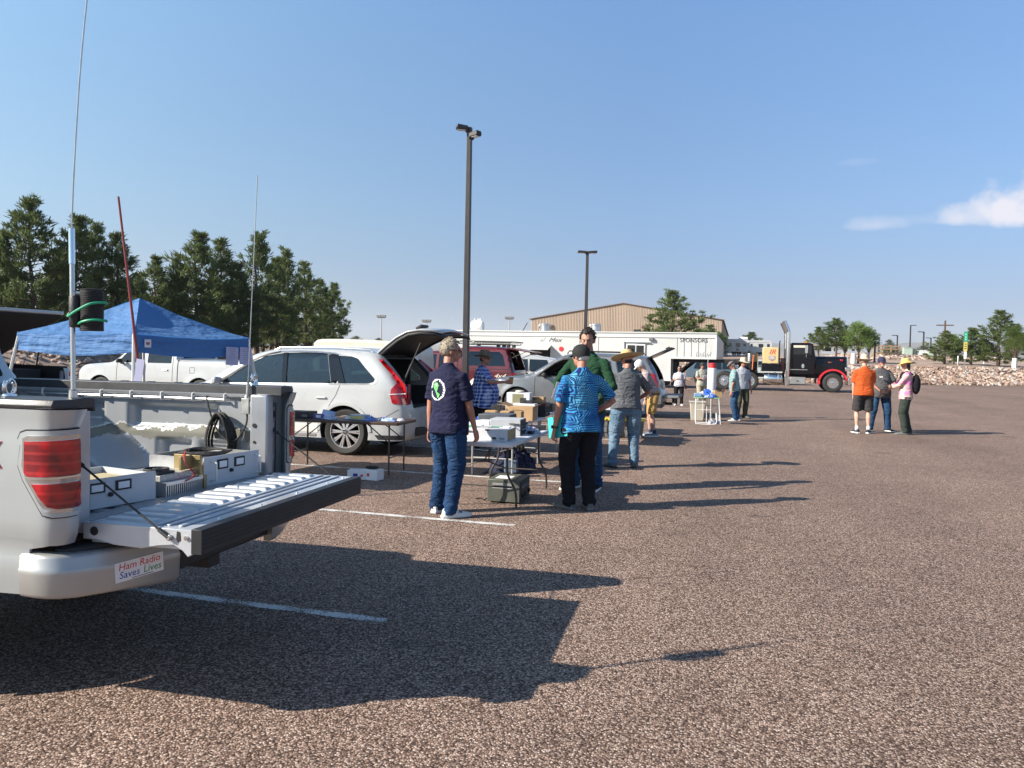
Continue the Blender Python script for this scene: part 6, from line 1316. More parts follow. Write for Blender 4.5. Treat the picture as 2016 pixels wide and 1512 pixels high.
swin=[[(.55,1.12),(.75,1.58),(1.5,1.60),(1.5,1.12)],[(1.6,1.12),(1.6,1.60),(2.5,1.60),(2.5,1.12)],[(2.6,1.12),(2.6,1.60),(3.1,1.56),(3.65,1.14)]]
dwin=[[(1.15,1.05),(1.75,1.35),(2.3,1.38),(2.3,1.05)],[(2.4,1.05),(2.4,1.38),(3.0,1.38),(3.6,1.05)]]
def at(px,d): q=D(px,720,d); return (q.x,q.y,0)
def car_at(px,d,*a): return boxcar(*a[:3],at(px,d),*a[3:])
c=boxcar('parked_suv','white SUV seen behind the rear of the maroon pickup','car',(at(1120,33)[0],at(1120,33)[1],0),math.pi,4.9,1.95,suvp,swin,(.95,3.9),PW)
c=boxcar('parked_car','second white car roof between the maroon pickup and the trailer','car',(at(1095,38)[0],at(1095,38)[1],0),math.pi,4.6,1.85,[(x,z*1.05) for x,z in suvp[:-1]]+[(4.85,.35)],swin,(.95,3.8),PW)
c=boxcar('parked_car','grey blue car seen under the trailer gooseneck','car',(at(1352,58)[0],at(1352,58)[1],0),0,4.6,1.85,suvp,swin,(.95,3.8),mat('blue_grey_paint',(.12,.17,.22),.3,.3,.8))
c=boxcar('parked_pickup','white pickup seen between the trailer nose and the green plaid man','pickup truck',(at(1412,60)[0],at(1412,60)[1],0),0,5.8,2.0,[(0,.4),(0,1.3),(1.9,1.32),(2.1,1.85),(3.6,1.88),(4.2,1.3),(5.6,1.2),(5.75,.5),(5.7,.4)],[[(2.2,1.32),(2.3,1.72),(2.9,1.74),(2.9,1.3)],[(3.0,1.3),(3.0,1.74),(3.5,1.72),(3.95,1.34)]],(1.1,4.8),PW,wr=.42)
def camper(label,px,d,L,H,m,wins,name='travel_trailer',rz=0,roof=None,base=1.0,prof=None,W=2.4):
    z0=terr(*at(px,d)[:2]); t=thing(name,label,'camper trailer',(at(px,d)[0],at(px,d)[1],z0-.02),rz)
    mb=MB(); P=prof or [(0,base*.55),(0,H*.95),(.15,H),(L-.5,H),(L,H*.9),(L,H*.5),(L-.4,base*.55)]; P=chaikin(P,1,True) if not prof else chaikin(prof,2,True); mb.prism(P,0,W,'y'); mb.build('body',m,t,bev=.06,smooth=40)
    for (x0,x1,a,b_) in wins: q=MB(); q.box(x0,x1,-.02,-.003,a,b_); f=q.build('window',DTINT,t)
    for x in (L*.45,L*.45+.85): o=make_wheel(.36,.22,.6,ALLOY,6,False,BLK,t); o.location=(x,.02,.37)
    q=MB(); q.box(L*.45-.5,L*.45+1.35,.0-.012,-.004,.45,.85); q.build('wheel_arch',DARK,t); q=MB(); q.box(-.0,L-.5,-.012,-.004,H*.86,H*.88); q.build('trim_line',GREY,t)
    return t
c=camper('large white fifth wheel camper with small dark windows right of the trailer nose',1420,150,5.2,3.3,PW,[(.3,.8,2.0,2.5),(1.3,1.8,2.0,2.5),(2.6,3.4,1.8,2.5),(4.0,4.5,1.9,2.4),(2.7,3.2,1.0,1.5)],rz=0); q=MB(); q.box(3.2,4.8,.4,1.8,3.31,3.7); q.build('roof_unit',WHT,c,bev=.05); q=MB(); q.box(1.8,4.9,-.28,-.02,2.62,2.75); q.build('awning_roll',WHM,c)
c=camper('second white camper with square windows beside the round dark pine',1471,152,4.6,3.2,PW,[(.5,.9,1.9,2.5),(2.0,2.9,1.8,2.5),(3.6,4.1,1.9,2.5)],rz=0)
c=camper('silver rounded travel trailer parked under the green trees behind the semi hood',1619,150,8.0,2.75,mat('polished_aluminium_skin',(.62,.64,.67),.32,.75,0,.05,2),[(.35,1.5,1.3,2.0),(2.0,2.6,1.3,2.0),(3.9,4.4,1.3,2.0),(5.2,5.7,1.4,1.8)],prof=[(.0,.55),(-.15,1.2),(.15,2.2),(.9,2.75),(7.0,2.75),(7.9,2.2),(8.0,1.2),(7.8,.55)],rz=0); q=MB(); q.box(2.4,3.6,.6,1.6,2.76,3.05); q.box(5,5.8,.8,1.5,2.76,2.9); q.build('roof_unit',WHT,c,bev=.05)
# cream camper roof behind the station wagon
z_=D(700,668,24); t=thing('motorhome','cream motorhome whose long roof shows above the white station wagon','motorhome',(D(617,700,23.5).x,D(617,700,23.5).y,0),R(4))
mb=MB(); P=chaikin([(0,.5),(-.05,1.75),(.0,2.06),(.35,2.12),(2.0,2.10),(3.0,2.03),(3.15,1.8),(3.15,.5)],1,True); mb.prism(P,0,2.2,'y'); mb.build('body',CREAM,t,bev=.09,seg=3,smooth=50)
mb=MB(); mb.box(.1,3.0,-.03,-.004,1.84,1.90); mb.build('trim_line',WHM,t); mb=MB(); mb.box(.6,1.6,-.012,-.003,1.2,1.7); mb.build('window',DTINT,t); mb=MB(); mb.box(2.0,2.8,-.012,-.003,1.2,1.7); mb.build('window',DTINT,t)
for x in (.7,2.4): o=make_wheel(.36,.22,.6,ALLOY,6,False,BLK,t); o.location=(x,.02,.36)
q=MB(); q.lathe([(.2,0),(.2,.1),(.1,.14)],12,0,Matrix.Translation((2.4,1.0,2.06))); q.build('roof_vent',WHT,t)
# ================= people =================
SKIN=mat('skin',(.37,.195,.135),.55,0,0,.08,9); SKINR=mat('sunburnt_skin',(.38,.17,.115),.55,0,0,.1,9); SKINL=mat('pale_skin',(.46,.28,.205),.55,0,0,.08,9)
for m_ in (SKIN,SKINR,SKINL): m_.node_tree.nodes['Principled BSDF'].inputs['Subsurface Weight'].default_value=.08; m_.node_tree.nodes['Principled BSDF'].inputs['Subsurface Radius'].default_value=(.02,.008,.004)
def wrinkle(n,st=.7,fine=220):
    s=n.sep(); v=n.comb(n.math('MULTIPLY',s[0],6),n.math('MULTIPLY',s[1],6),n.math('MULTIPLY',s[2],11))
    a=n.t.nodes.new('ShaderNodeTexNoise'); a.inputs['Scale'].default_value=1; a.inputs['Detail'].default_value=3; a.inputs['Distortion'].default_value=1.2; n.t.links.new(v,a.inputs['Vector'])
    r=n.math('ABSOLUTE',n.math('SUBTRACT',a.outputs['Fac'],.5)); h=n.math('ADD',n.math('MULTIPLY',r,-2.2),n.math('MULTIPLY',n.noise(fine,2),.05)); n.bump(h,st,.035)
def clothmat(name,rgb,var=.12,rough=.9):
    n=NT(name,rough); k=n.mapr(n.noise(5,4),.3,.7,1-var,1+var); n.color(n.mix(1,rgb,n.comb(k,k,k),'MULTIPLY')); n.p.inputs['Specular IOR Level'].default_value=.2; wrinkle(n); return n.m
def denim(name,a,b):
    n=NT(name,.85); k=n.noise(3.2,5); f=n.noise(160,2); s=n.sep()
    c=n.mix(n.mapr(k,.35,.65,0,1),a,b); kk=n.mapr(f,.3,.7,.85,1.12); c=n.mix(1,c,n.comb(kk,kk,kk),'MULTIPLY'); n.color(c); wrinkle(n,.9,160); n.p.inputs['Specular IOR Level'].default_value=.2; return n.m
def plaid(name,base,c1,c2,sx=14,w1=.3,w2=.12,c3=None):
    n=NT(name,.9); s=n.sep(); u=n.math('ADD',s[0],n.math('MULTIPLY',s[1],.85)); wob=n.math('MULTIPLY',n.math('SUBTRACT',n.noise(5,2),.5),.03)
    u=n.math('ADD',u,wob); v=n.math('ADD',s[2],wob)
    def band(x,w,o): return n.math('LESS_THAN',n.math('FRACT',n.math('ADD',n.math('MULTIPLY',x,sx),o)),w)
    a=n.math('MULTIPLY',n.math('ADD',band(u,w1,.0),band(v,w1,.0)),.5); b=n.math('MULTIPLY',n.math('ADD',band(u,w2,.45),band(v,w2,.45)),.5)
    c=n.mix(a,base,c1); c=n.mix(b,c,c2)
    if c3: c=n.mix(n.math('MULTIPLY',n.math('ADD',band(u,w2*.6,.75),band(v,w2*.6,.75)),.5),c,c3)
    n.color(c); wrinkle(n,.6); n.p.inputs['Specular IOR Level'].default_value=.2; return n.m
def aloha():
    n=NT('blue_print_shirt',.8); s=n.sep(); u=n.math('ADD',s[0],n.math('MULTIPLY',s[1],.8)); v=s[2]; sc=9.5
    vec=n.comb(n.math('MULTIPLY',u,sc),n.math('MULTIPLY',v,sc),0); fl=n.t.nodes.new('ShaderNodeVectorMath'); fl.operation='FLOOR'; n.t.links.new(vec,fl.inputs[0])
    wn_=n.t.nodes.new('ShaderNodeTexWhiteNoise'); n.t.links.new(fl.outputs[0],wn_.inputs['Vector'])
    fu=n.math('ABSOLUTE',n.math('SUBTRACT',n.math('FRACT',n.math('MULTIPLY',u,sc)),.5)); fv=n.math('ABSOLUTE',n.math('SUBTRACT',n.math('FRACT',n.math('MULTIPLY',v,sc)),.5))
    mx=n.math('MAXIMUM',fu,fv); rr=n.math('FRACT',n.math('MULTIPLY',mx,7)); ringm=n.math('LESS_THAN',rr,.45)
    diag=n.math('LESS_THAN',n.math('FRACT',n.math('MULTIPLY',n.math('ADD',u,n.math('MULTIPLY',v,-1)),34)),.45); horiz=n.math('LESS_THAN',n.math('FRACT',n.math('MULTIPLY',v,42)),.42)
    r=wn_.outputs['Value']; pat=n.mix(n.math('GREATER_THAN',r,.42),ringm,diag); pat=n.mix(n.math('GREATER_THAN',r,.72),pat,horiz)
    base=n.ramp(n.noise(4,3),[(.35,(.015,.10,.36)),(.5,(.03,.25,.52)),(.65,(.10,.40,.60))]); n.color(n.mix(pat,base,(.010,.018,.11))); wrinkle(n,.6); n.p.inputs['Specular IOR Level'].default_value=.2; return n.m
def ring(c,d,rx,ry,side,n=14,sq=2.0):
    """ellipse ring at c, axis d, rx along side vector"""
    d=Vector(d).normalized(); s_=Vector(side); s_=(s_-d*s_.dot(d)).normalized(); f_=d.cross(s_); out=[]
    for j in range(n):
        a=2*math.pi*j/n; ca,sa=math.cos(a),math.sin(a); k=(abs(ca)**sq+abs(sa)**sq)**(-1/sq); out.append(tuple(Vector(c)+s_*rx*ca*k+f_*ry*sa*k))
    return out
def limb(mb,pts,side=(1,0,0),n=12,sq=2.0,flat=0):
    """pts: (center, rx, ry); capped with rounded ends"""
    rings=[]; m=len(pts)
    for i,(c,rx,ry) in enumerate(pts):
        a=Vector(pts[max(0,i-1)][0]); b=Vector(pts[min(m-1,i+1)][0]); rings.append((Vector(c),(b-a),rx,ry))
    out=[]
    c,d,rx,ry=rings[0]; d=d.normalized(); k=min(rx,ry)
    if not flat&1: out.append(ring(c-d*k*.6,d,rx*.45,ry*.45,side,n,sq)); out.append(ring(c-d*k*.35,d,rx*.8,ry*.8,side,n,sq))
    for c,d,rx,ry in rings: out.append(ring(c,d,rx,ry,side,n,sq))
    c,d,rx,ry=rings[-1]; d=d.normalized(); k=min(rx,ry)
    if not flat&2: out.append(ring(c+d*k*.35,d,rx*.8,ry*.8,side,n,sq)); out.append(ring(c+d*k*.6,d,rx*.45,ry*.45,side,n,sq))
    mb.loft(out); return mb
def fleshy(name,mb,m,parent,vox,smooth=3,fold=0,fs=(7,7,3),seed=0,fold_fn=None):
    me=mb.mesh('tmp',[m],0,True); o=bpy.data.objects.new('tmp',me); COL.objects.link(o)
    r=o.modifiers.new('r','REMESH'); r.mode='VOXEL'; r.voxel_size=vox; r.use_smooth_shade=True
    if smooth: s_=o.modifiers.new('s','SMOOTH'); s_.factor=.5; s_.iterations=smooth
    dg=bpy.context.evaluated_depsgraph_get(); me2=bpy.data.meshes.new_from_object(o.evaluated_get(dg)); bpy.data.objects.remove(o); bpy.data.meshes.remove(me)
    me2.name=name; me2.materials.clear(); me2.materials.append(m)
    if fold:
        N=len(me2.vertices); co=np.empty(N*3); me2.vertices.foreach_get('co',co); co=co.reshape(-1,3); no=np.empty(N*3); me2.vertex_normals.foreach_get('vector',no); no=no.reshape(-1,3)
        for i in range(N):
            p=co[i]; a=noise.noise(Vector((p[0]*fs[0]+seed,p[1]*fs[1],p[2]*fs[2]+1.5*noise.noise(Vector((p[0]*3,p[1]*3,p[2]*3+seed)))))); b=1-abs(noise.noise(Vector((p[0]*fs[0]*1.6,p[1]*fs[1]*1.6+seed,p[2]*fs[2]*2.2))))*2
            k=fold*(fold_fn(p) if fold_fn else 1); co[i]+=no[i]*k*(a*.8+b*.5-.25)
        me2.vertices.foreach_set('co',co.ravel()); me2.update()
    me2.polygons.foreach_set('use_smooth',[True]*len(me2.polygons)); me2.update()
    o=bpy.data.objects.new(name,me2); COL.objects.link(o); o.parent=parent; return o
def ik(a,t,l1,l2,pole):
    a=Vector(a); t=Vector(t); d=t-a; L=min(d.length,(l1+l2)*.999); d.normalize(); t=a+d*L
    x=(l1*l1-l2*l2+L*L)/(2*L); hgt=math.sqrt(max(0,l1*l1-x*x)); p=Vector(pole); p=(p-d*p.dot(d)).normalized(); return a+d*x+p*hgt,t
def person(label,loc,face,H,shirt,pants,skin=SKIN,shoe=None,sole=WHT,hands=(None,None),poles=((-.4,-1,-.2),(.4,-1,-.2)),feet=((-.11,0,8),(.11,0,-8)),lean=0,belly=0,heavy=1.0,sleeve='short',short=False,hem=.86,
           hat=None,hatm=None,hair=None,hairstyle='short',headyaw=0,headpitch=0,glasses=None,tuck=False,near=True,curl=.5,collar=False,belt=None,beard=None,sock=None,back=0,sway=0,palmr=None,knee=0):
    k=H/1.80; t=thing('person',label,'person',(loc[0],loc[1],0),R(face-90)); t.scale=(k,k,k)
    V=Vector; vox=.0085 if near else .014; cv=.012 if near else .018
    la=R(lean); LM=Matrix.Translation((sway,back,.95))@Matrix.Rotation(-la,4,'X')@Matrix.Translation((0,0,-.95))     # bend forward (towards +y) about the hips
    def U(x,y,z): return LM@V((x,y,z))
    w=heavy; sh=.185*(.5+.5*w)
    Sh=[U(-sh,-.01,1.43),U(sh,-.01,1.43)]; Hp=[V((-.095*w+sway,back*.9,.93)),V((.095*w+sway,back*.9,.93))]
    Hn=[]; El=[]
    for i in (0,1):
        sg=-1 if i==0 else 1
        h=hands[i] or (sg*(.27*(.6+.4*w)),.05,.80)
        pl=poles[i]
        e,h2=ik(Sh[i],h,.305,.265,pl); El.append(e); Hn.append(h2)
    An=[]; Kn=[]
    for i in (0,1):
        fx,fy,fa=feet[i]; a=V((fx,fy-.03,.085)); kn,a2=ik(Hp[i],a,.43,.425,(.12*(-1 if i==0 else 1)*0+math.sin(-R(fa))*.3,1,0)); An.append(a); Kn.append(kn)
    nk=U(0,-.015,1.50); hc=U(0,.030+.0*lean,1.675)
    HR=Matrix.Translation(hc)@Matrix.Rotation(R(-headyaw),4,'Z')@Matrix.Rotation(R(-headpitch)-la*.55,4,'X')
    # ---------------- body ----------------
    b=MB()
    limb(b,[(U(0,-.03,1.44),.062,.06),(U(0,-.012,1.53),.054,.056),(tuple(HR@V((0,-.02,-.07))),.053,.058)])
    hm=lambda x,y,z:tuple(HR@V((x,y,z)))
    hd=MB(); hd.ball((0,-.012,.03),(.075,.093,.088),0,16,10); hd.ball((0,.022,-.032),(.060,.070,.078),0,14,9); hd.ball((0,.058,-.085),(.026,.026,.022)); hd.ball((0,.045,-.065),(.044,.036,.036)); 
    hd.ball((0,.083,.028),(.040,.014,.012)) ; limb(hd,[((0,.088,.016),.008,.008),((0,.104,-.020),.012,.012)]); hd.ball((0,.098,-.022),(.016,.012,.009)); hd.ball((0,.083,-.052),(.024,.012,.007)); hd.ball((0,.082,-.063),(.021,.011,.007))
    for sg in (-1,1): hd.ball((sg*.078,-.012,-.008),(.010,.021,.032),0,8,6); hd.ball((sg*.042,.060,-.012),(.022,.020,.018))
    hd.M=None
    b.add([HR@V(p) for p in hd.v],hd.f)
    limb(b,[(U(0,0,1.0),.11,.08),(U(0,0,1.2),.10,.07),(U(0,-.01,1.38),.11,.06)])
    for i in (0,1):
        sg=-1 if i==0 else 1
        s_,e,h=Sh[i],El[i],Hn[i]
        limb(b,[(U(sg*.08,-.01,1.42),.040,.040),(s_+V((0,0,-.02)),.036,.036),(s_.lerp(e,.3),.038,.038),(s_.lerp(e,.6),.046*(.7+.3*w),.046*(.7+.3*w)),(e,.038,.038),(e.lerp(h,.25),.041,.039),(e.lerp(h,.7),.030,.029),(h,.027,.021)],side=(0,1,0))
        # hand
        d=(h-e).normalized(); 
        pn=V(palmr[i]) if palmr and palmr[i] else V((-sg,0,0))       # palm normal
        pn=(pn-d*pn.dot(d)).normalized(); sd=d.cross(pn)*1.0          # across the palm; thumb side chosen below
        th=V((0,1,.3)) if not (palmr and palmr[i]) else V((0,0,1)); sd=sd if sd.dot(th)>0 else -sd
        P=h+d*.05; limb(b,[(h+d*.005,.026,.018),(h+d*.035,.036,.016),(h+d*.075,.041,.014),(h+d*.092,.038,.012)],side=sd)
        for q,(off,L) in enumerate(((.030,.070),(.010,.078),(-.011,.073),(-.031,.057))):
            r0=h+d*.088+sd*off; c_=curl*(1+.12*q); pts=[(r0,.0088,.0088)]; dd=d.copy(); p=r0
            for sgm,fr in ((.45,.8),(.32,1.3),(.26,1.0)):
                dd=(dd*math.cos(c_*fr*.8)+pn*math.sin(c_*fr*.8)).normalized(); p=p+dd*L*sgm*1.0; pn2=(pn-dd*pn.dot(dd)); pn_=pn2.normalized() if pn2.length>.05 else pn; pts.append((p,.0082,.0082))
                pn=pn  # keep the palm normal fixed
            limb(b,pts,side=sd,n=8)
        t0=h+d*.025+sd*.026; limb(b,[(t0,.012,.012),(t0+d*.03+sd*.018+pn*.012,.0105,.0105),(t0+d*.058+sd*.020+pn*.028,.0092,.0092)],side=pn,n=8)
    for i in (0,1):
        if short or True:
            kn,an=Kn[i],An[i]; limb(b,[(Hp[i].lerp(kn,.55),.075,.078),(kn+V((0,0,.04)),.058,.060),(kn-V((0,0,.03)),.052,.055),(kn.lerp(an,.32)-V((0,.012,0)),.056,.060),(kn.lerp(an,.7),.038,.042),(an+V((0,0,.02)),.034,.038)])
            fx,fy,fa=feet[i]; 
    body=fleshy('body',b,skin,t,vox,2)
    # ---------------- shoes ----------------
    for i in (0,1):
        fx,fy,fa=feet[i]; M=Matrix.Translation((fx,fy-.03,0))@Matrix.Rotation(R(fa),4,'Z')
        s=MB(); R_=[]
        for y,wx,z1,cx in ((-.082,.026,.07,0),(-.07,.036,.098,0),(-.02,.041,.104,0),(.03,.042,.098,0),(.075,.045,.078,.002),(.13,.050,.062,.004),(.175,.047,.052,.004),(.205,.034,.042,.002),(.222,.016,.03,0)):
            R_.append([(cx+wx*c,y,.022+(z1-.022)*s2) for c,s2 in ((-1,0),(-1.02,.3),(-.9,.62),(-.55,.93),(0,1),(.55,.93),(.9,.62),(1.02,.3),(1,0))])
        s.loft(R_,closed=False,caps=False); s.add([p for p in R_[0]],[tuple(range(9))]); s.add([p for p in R_[-1]],[tuple(range(8,-1,-1))])
        s.v=[tuple(M@V(p)) for p in s.v]; so_=s.build('shoe',shoe or BLK,t,smooth=70)
        q=MB(); P0=[(-.03,-.092),(.03,-.092),(.042,-.05),(.043,.03),(.053,.13),(.046,.19),(.022,.232),(-.018,.232),(-.044,.19),(-.050,.13),(-.042,.03),(-.041,-.05)]
        q.prism([(a*1.04,c*1.01) for a,c in P0],.003,.030,'z'); q.v=[tuple(M@V(p)) for p in q.v]; q.build('sole',sole,so_,bev=.005)
        if sock: q=MB(); limb(q,[(An[i]+V((0,0,-.01)),.041,.046),(An[i]+V((0,0,.07)),.040,.044)]); q.build('sock',sock,t,smooth=60)
    # ---------------- trousers ----------------
    p=MB(); zt=.985
    wy=.125*(.55+.45*w)+belly*.35
    limb(p,[(V((sway,back*.9,.90)),.165*w,.122*(.6+.4*w)),(V((sway,back*.95,.955)),.168*w,wy),(tuple(U(0,belly*.1,1.02)),.160*w,wy*.97)],sq=2.4,n=20)
    for i in (0,1):
        kn,an=Kn[i],An[i]; h0=Hp[i]
        if short: limb(p,[(h0+V((0,-.004,-.03)),.098*w,.112),(h0.lerp(kn,.45),.100*(.5+.5*w),.105),(h0.lerp(kn,.95),.104*(.5+.5*w),.106)],n=16,flat=2)
        else:
            bag=(.5+.5*w)
            limb(p,[(h0+V((0,-.006,-.03)),.100*w,.122),(h0.lerp(kn,.5),.098*bag,.104*bag),(kn+V((0,.006,.02)),.084*bag,.088*bag),(kn.lerp(an,.45)-V((0,.006,0)),.078,.082),(kn.lerp(an,.85),.072,.078),(an+V((0,-.006,.0)),.072,.080),(an+V((0,.004,-.045)),.070,.084)],n=16,flat=2)
    ff=(lambda q:.35+1.1*max(0,1-abs(q[2]-.50)/.16)+1.9*max(0,1-abs(q[2]-.12)/.16)+.7*max(0,1-abs(q[2]-.84)/.12)) if not short else (lambda q:1.0)
    fleshy('shorts' if short else 'trousers',p,pants,t,cv,3,.013 if near else .009,(6,6,11),seed=H*31,fold_fn=ff)
    # ---------------- shirt ----------------
    s=MB(); bw=.5+.5*w
    tor=[(hem,.188*w+.010,.146*bw+belly*.34,0),(.98,.180*w+.006,.142*bw+belly*.55,belly*.35),(1.08,.166*w,.130*bw+belly*.60,belly*.5),(1.20,.170*w,.128*bw+belly*.35,belly*.3),(1.32,.182*bw,.127*bw,.0),(1.40,.188*bw,.117,-.012),(1.465,.152*bw,.092,-.018),(1.505,.098,.074,-.02),(1.532,.070,.062,-.018)]
    if tuck: tor[0]=(.965,.160*w,.120*bw+belly*.35,0); tor[1]=(1.0,.172*w,.135*bw+belly*.5,belly*.3)
    pts=[]
    for z,rx,ry,cy in tor:
        if z<1.0: c=V((sway,back+cy,z)) if lean<5 else U(0,cy,z)
        else: c=U(0,cy,z)
        pts.append((c,rx,ry))
    limb(s,pts,n=22,sq=2.35,flat=1)
    for i in (0,1):
        sg=-1 if i==0 else 1; s_,e,h=Sh[i],El[i],Hn[i]
        a=[(U(sg*.10,-.012,1.42),.062,.070),(s_+V((-sg*.012,0,-.012)),.062,.064)]
        if sleeve=='short': a+=[(s_.lerp(e,.4),.067,.066),(s_.lerp(e,.84),.076,.069)]
        else: a+=[(s_.lerp(e,.5),.057,.056),(e,.053,.052),(e.lerp(h,.4),.048,.046),(e.lerp(h,.88),.041,.038)]
        limb(s,a,side=(0,1,0),n=14,flat=2)
    if collar:
        limb(s,[(U(0,-.018,1.49),.074,.066),(U(0,-.014,1.53),.066,.062)],n=16)
    sf=lambda q:.55+.9*max(0,1-abs(q[2]-1.02)/.16)+.5*max(0,1-abs(q[2]-1.30)/.2)
    so=fleshy('shirt',s,shirt,t,cv,3,.013 if near else .009,(5,5,8),seed=H*17+3,fold_fn=sf)
    if collar and near:
        c=MB(); 
        for sg in (-1,1): c.add([HR@V(p) for p in ()],[]); 
    if belt:
        c=MB(); c.loft([ring(V((sway,back*.95,z)),(0,0,1),.168*w+.010,wy+.010,(1,0,0),20,2.4) for z in (.955,.99)],caps=False); c.build('belt',belt,t,smooth=60)
    # ---------------- head details ----------------
    for sg in (-1,1):
        e=MB(); e.ball((sg*.031,.079,.004),(.0120,.008,.0048),0,10,6); e.v=[hm(*q) for q in e.v]; eo=e.build('eye',mat('eye_white',(.30,.27,.25),.3),t)
        e=MB(); e.ball((sg*.031,.0855,.004),(.0050,.003,.0046),0,8,5); e.v=[hm(*q) for q in e.v]; e.build('iris',INK,eo)
        e=MB(); e.ball((sg*.032,.086,.020),(.018,.006,.0050),0,8,5); e.v=[hm(*q) for q in e.v]; e.build('eyebrow',hair or mat('grey_hair',(.3,.28,.26),.8),t)
    e=MB(); e.ball((0,.0915,-.0575),(.020,.005,.0035),0,10,5); e.v=[hm(*q) for q in e.v]; e.build('mouth',mat('lips',(.35,.12,.10),.5),t)
    if hair:
        hb=MB(); n_=30; m_=20; vs=[]; 
        long=hairstyle=='long'
        for i in range(m_+1):
            th=math.pi*i/m_
            for j in range(n_):
                ph=2*math.pi*j/n_; d=V((math.sin(th)*math.cos(ph),math.sin(th)*math.sin(ph),math.cos(th)))
                nn_=noise.noise(d*5+V((H,0,0)))*.005+noise.noise(V((d.x*26,d.y*26,d.z*7)))*.0022; r=(.080+nn_,.100+nn_,.099+nn_)
                q=V((d.x*r[0],d.y*r[1]-.013,d.z*r[2]+.031)); 
                vs.append((q,d))
        fs=[]
        for i in range(m_):
            for j in range(n_):
                a,b2,c2,d2=i*n_+j,i*n_+(j+1)%n_,(i+1)*n_+(j+1)%n_,(i+1)*n_+j
                q=sum((vs[x][0] for x in (a,b2,c2,d2)),V((0,0,0)))/4
                face_=q.y>.030 and q.z<.088-.0*q.y; low=q.z<((-.040 if not hat else -.05) if q.y<-.02 else (-.0 if q.y<.03 else .09)); 
                ear=abs(q.x)>.066 and -.035<q.y<.018 and q.z<.022
                if not(face_ or low or (ear and not long) or (hat and q.z>.004)): fs.append((a,b2,c2,d2))
        if near and not hat:
            qr=random.Random(5)
            for f in fs:
                c0=sum((vs[x][0] for x in f),V((0,0,0)))/4; dn=sum((vs[x][1] for x in f),V((0,0,0))).normalized()
                for _ in range(2):
                    b0=c0+V((qr.gauss(0,.006),qr.gauss(0,.006),qr.gauss(0,.006))); fl=V((qr.gauss(0,.14)+c0.x*4,-.45+.75*(c0.y>.02),-1.1 if c0.z<.085 else -.1+qr.gauss(0,.12))); fl=(fl-dn*fl.dot(dn)*.6).normalized(); w_=fl.cross(dn).normalized()*.0022; L=qr.uniform(.012,.022)
                    hb.add([hm(*(b0+dn*.004-w_)),hm(*(b0+dn*.004+w_)),hm(*(b0+fl*L+dn*qr.uniform(-.003,.001)))],[(0,1,2)])
        hb.add([hm(*v[0]) for v in vs],fs); ho=hb.build('hair',hair,t,smooth=80); md=ho.modifiers.new('s','SOLIDIFY'); md.thickness=.006; md.offset=1
        if long:
            hb=MB(); limb(hb,[((0,-.045,.03),.085,.055),((0,-.06,-.06),.088,.045),((0,-.055,-.16),.080,.035)]); hb.v=[hm(*q) for q in hb.v]; hb.build('hair',hair,t,smooth=80)
    if beard: e=MB(); e.ball((0,.060,-.086),(.045,.036,.030),0,12,8); e.ball((0,.094,-.046),(.022,.006,.006),0,8,5); e.v=[hm(*q) for q in e.v]; e.build('beard',beard,t)
    if glasses:
        e=MB()
        for sg in (-1,1): e.ball((sg*.031,.098,.003),(.022,.004,.015),0,12,6); e.tube([(sg*.054,.092,.008),(sg*.079,.04,.008),(sg*.082,-.015,.006)],.0028,6)
        e.tube([(-.012,.101,.008),(.012,.101,.008)],.0028,6); e.v=[hm(*q) for q in e.v]; e.build('glasses',glasses,t)
    if hat:
        HM=HR@Matrix.Translation((0,-.010,.040))@Matrix.Rotation(R(-6),4,'X')
        e=MB()
        if hat=='cap':
            e.lathe([(.087,-.050),(.092,-.025),(.093,.0),(.0915,.02),(.084,.045),(.066,.074),(.036,.091),(.008,.096)],22,0,HM@Matrix.Diagonal((.98,1.16,1,1)))
            sgn=1
            rr=[]
            for j in range(9):
                a=R(-62+15.5*j); rr.append([( .082*math.sin(a)*1.0, .095*math.cos(a),-.004),(.078*math.sin(a)*1.02,.095+.075*math.cos(a)**.7 if math.cos(a)>0 else .1,-.016-.014*abs(math.sin(a))**2)])
            e2=MB(); e2.loft(rr,caps=False,closed=False); 
            co=e.build('cap',hatm,t,smooth=70)
            e2.v=[tuple(HM@V(q)) for q in e2.v]; vz=e2.build('visor',hatm,co,smooth=60); md=vz.modifiers.new('s','SOLIDIFY'); md.thickness=.005
        elif hat=='flat':
            e.ball((0,.012,.02),(.098,.130,.048),0,20,10); e.v=[tuple(HM@V(q)) for q in e.v]; co=e.build('flat_cap',hatm,t,smooth=80)
        else:
            cr,ch,br,up,dr={'straw':(.095,.135,.245,.035,.015),'boonie':(.096,.115,.180,.0,-.03),'bush':(.096,.130,.185,.03,-.02),'sun':(.098,.10,.205,-.01,-.05)}[hat]
            rings_=[]
            for r_,z_,f in ((.012,ch*.93,0),(.04,ch*.97,0),(.068,ch*.98,0),(.080,ch*.88,0),(.087,ch*.6,0),(cr,.008,0),(cr+.004,0,0),(cr+(br-cr)*.35,0,.25),(cr+(br-cr)*.7,0,.65),(br-.003,0,1),(br,.004,1)):
                rg=[]
                for j in range(36):
                    a=2*math.pi*j/36; c_,s2=math.cos(a),math.sin(a)
                    z=z_+f*(up*c_*c_+dr*s2*s2)*(1 if hat!='boonie' else 1)+f*(.006*noise.noise(V((c_*2.2,s2*2.2,H*3)))*(3 if hat in('boonie','sun','bush') else 1))
                    rg.append(tuple(HM@V((r_*c_*(.96 if f==0 else 1.0),r_*s2*1.12 if f==0 else r_*s2*(1.06),z-(.018 if f==0 and z_>ch*.9 and abs(c_)<.5 and hat in('straw','bush') else 0)))))
                rings_.append(rg)
            e.loft(rings_,caps=True); co=e.build('hat',hatm,t,smooth=70,fix=True)
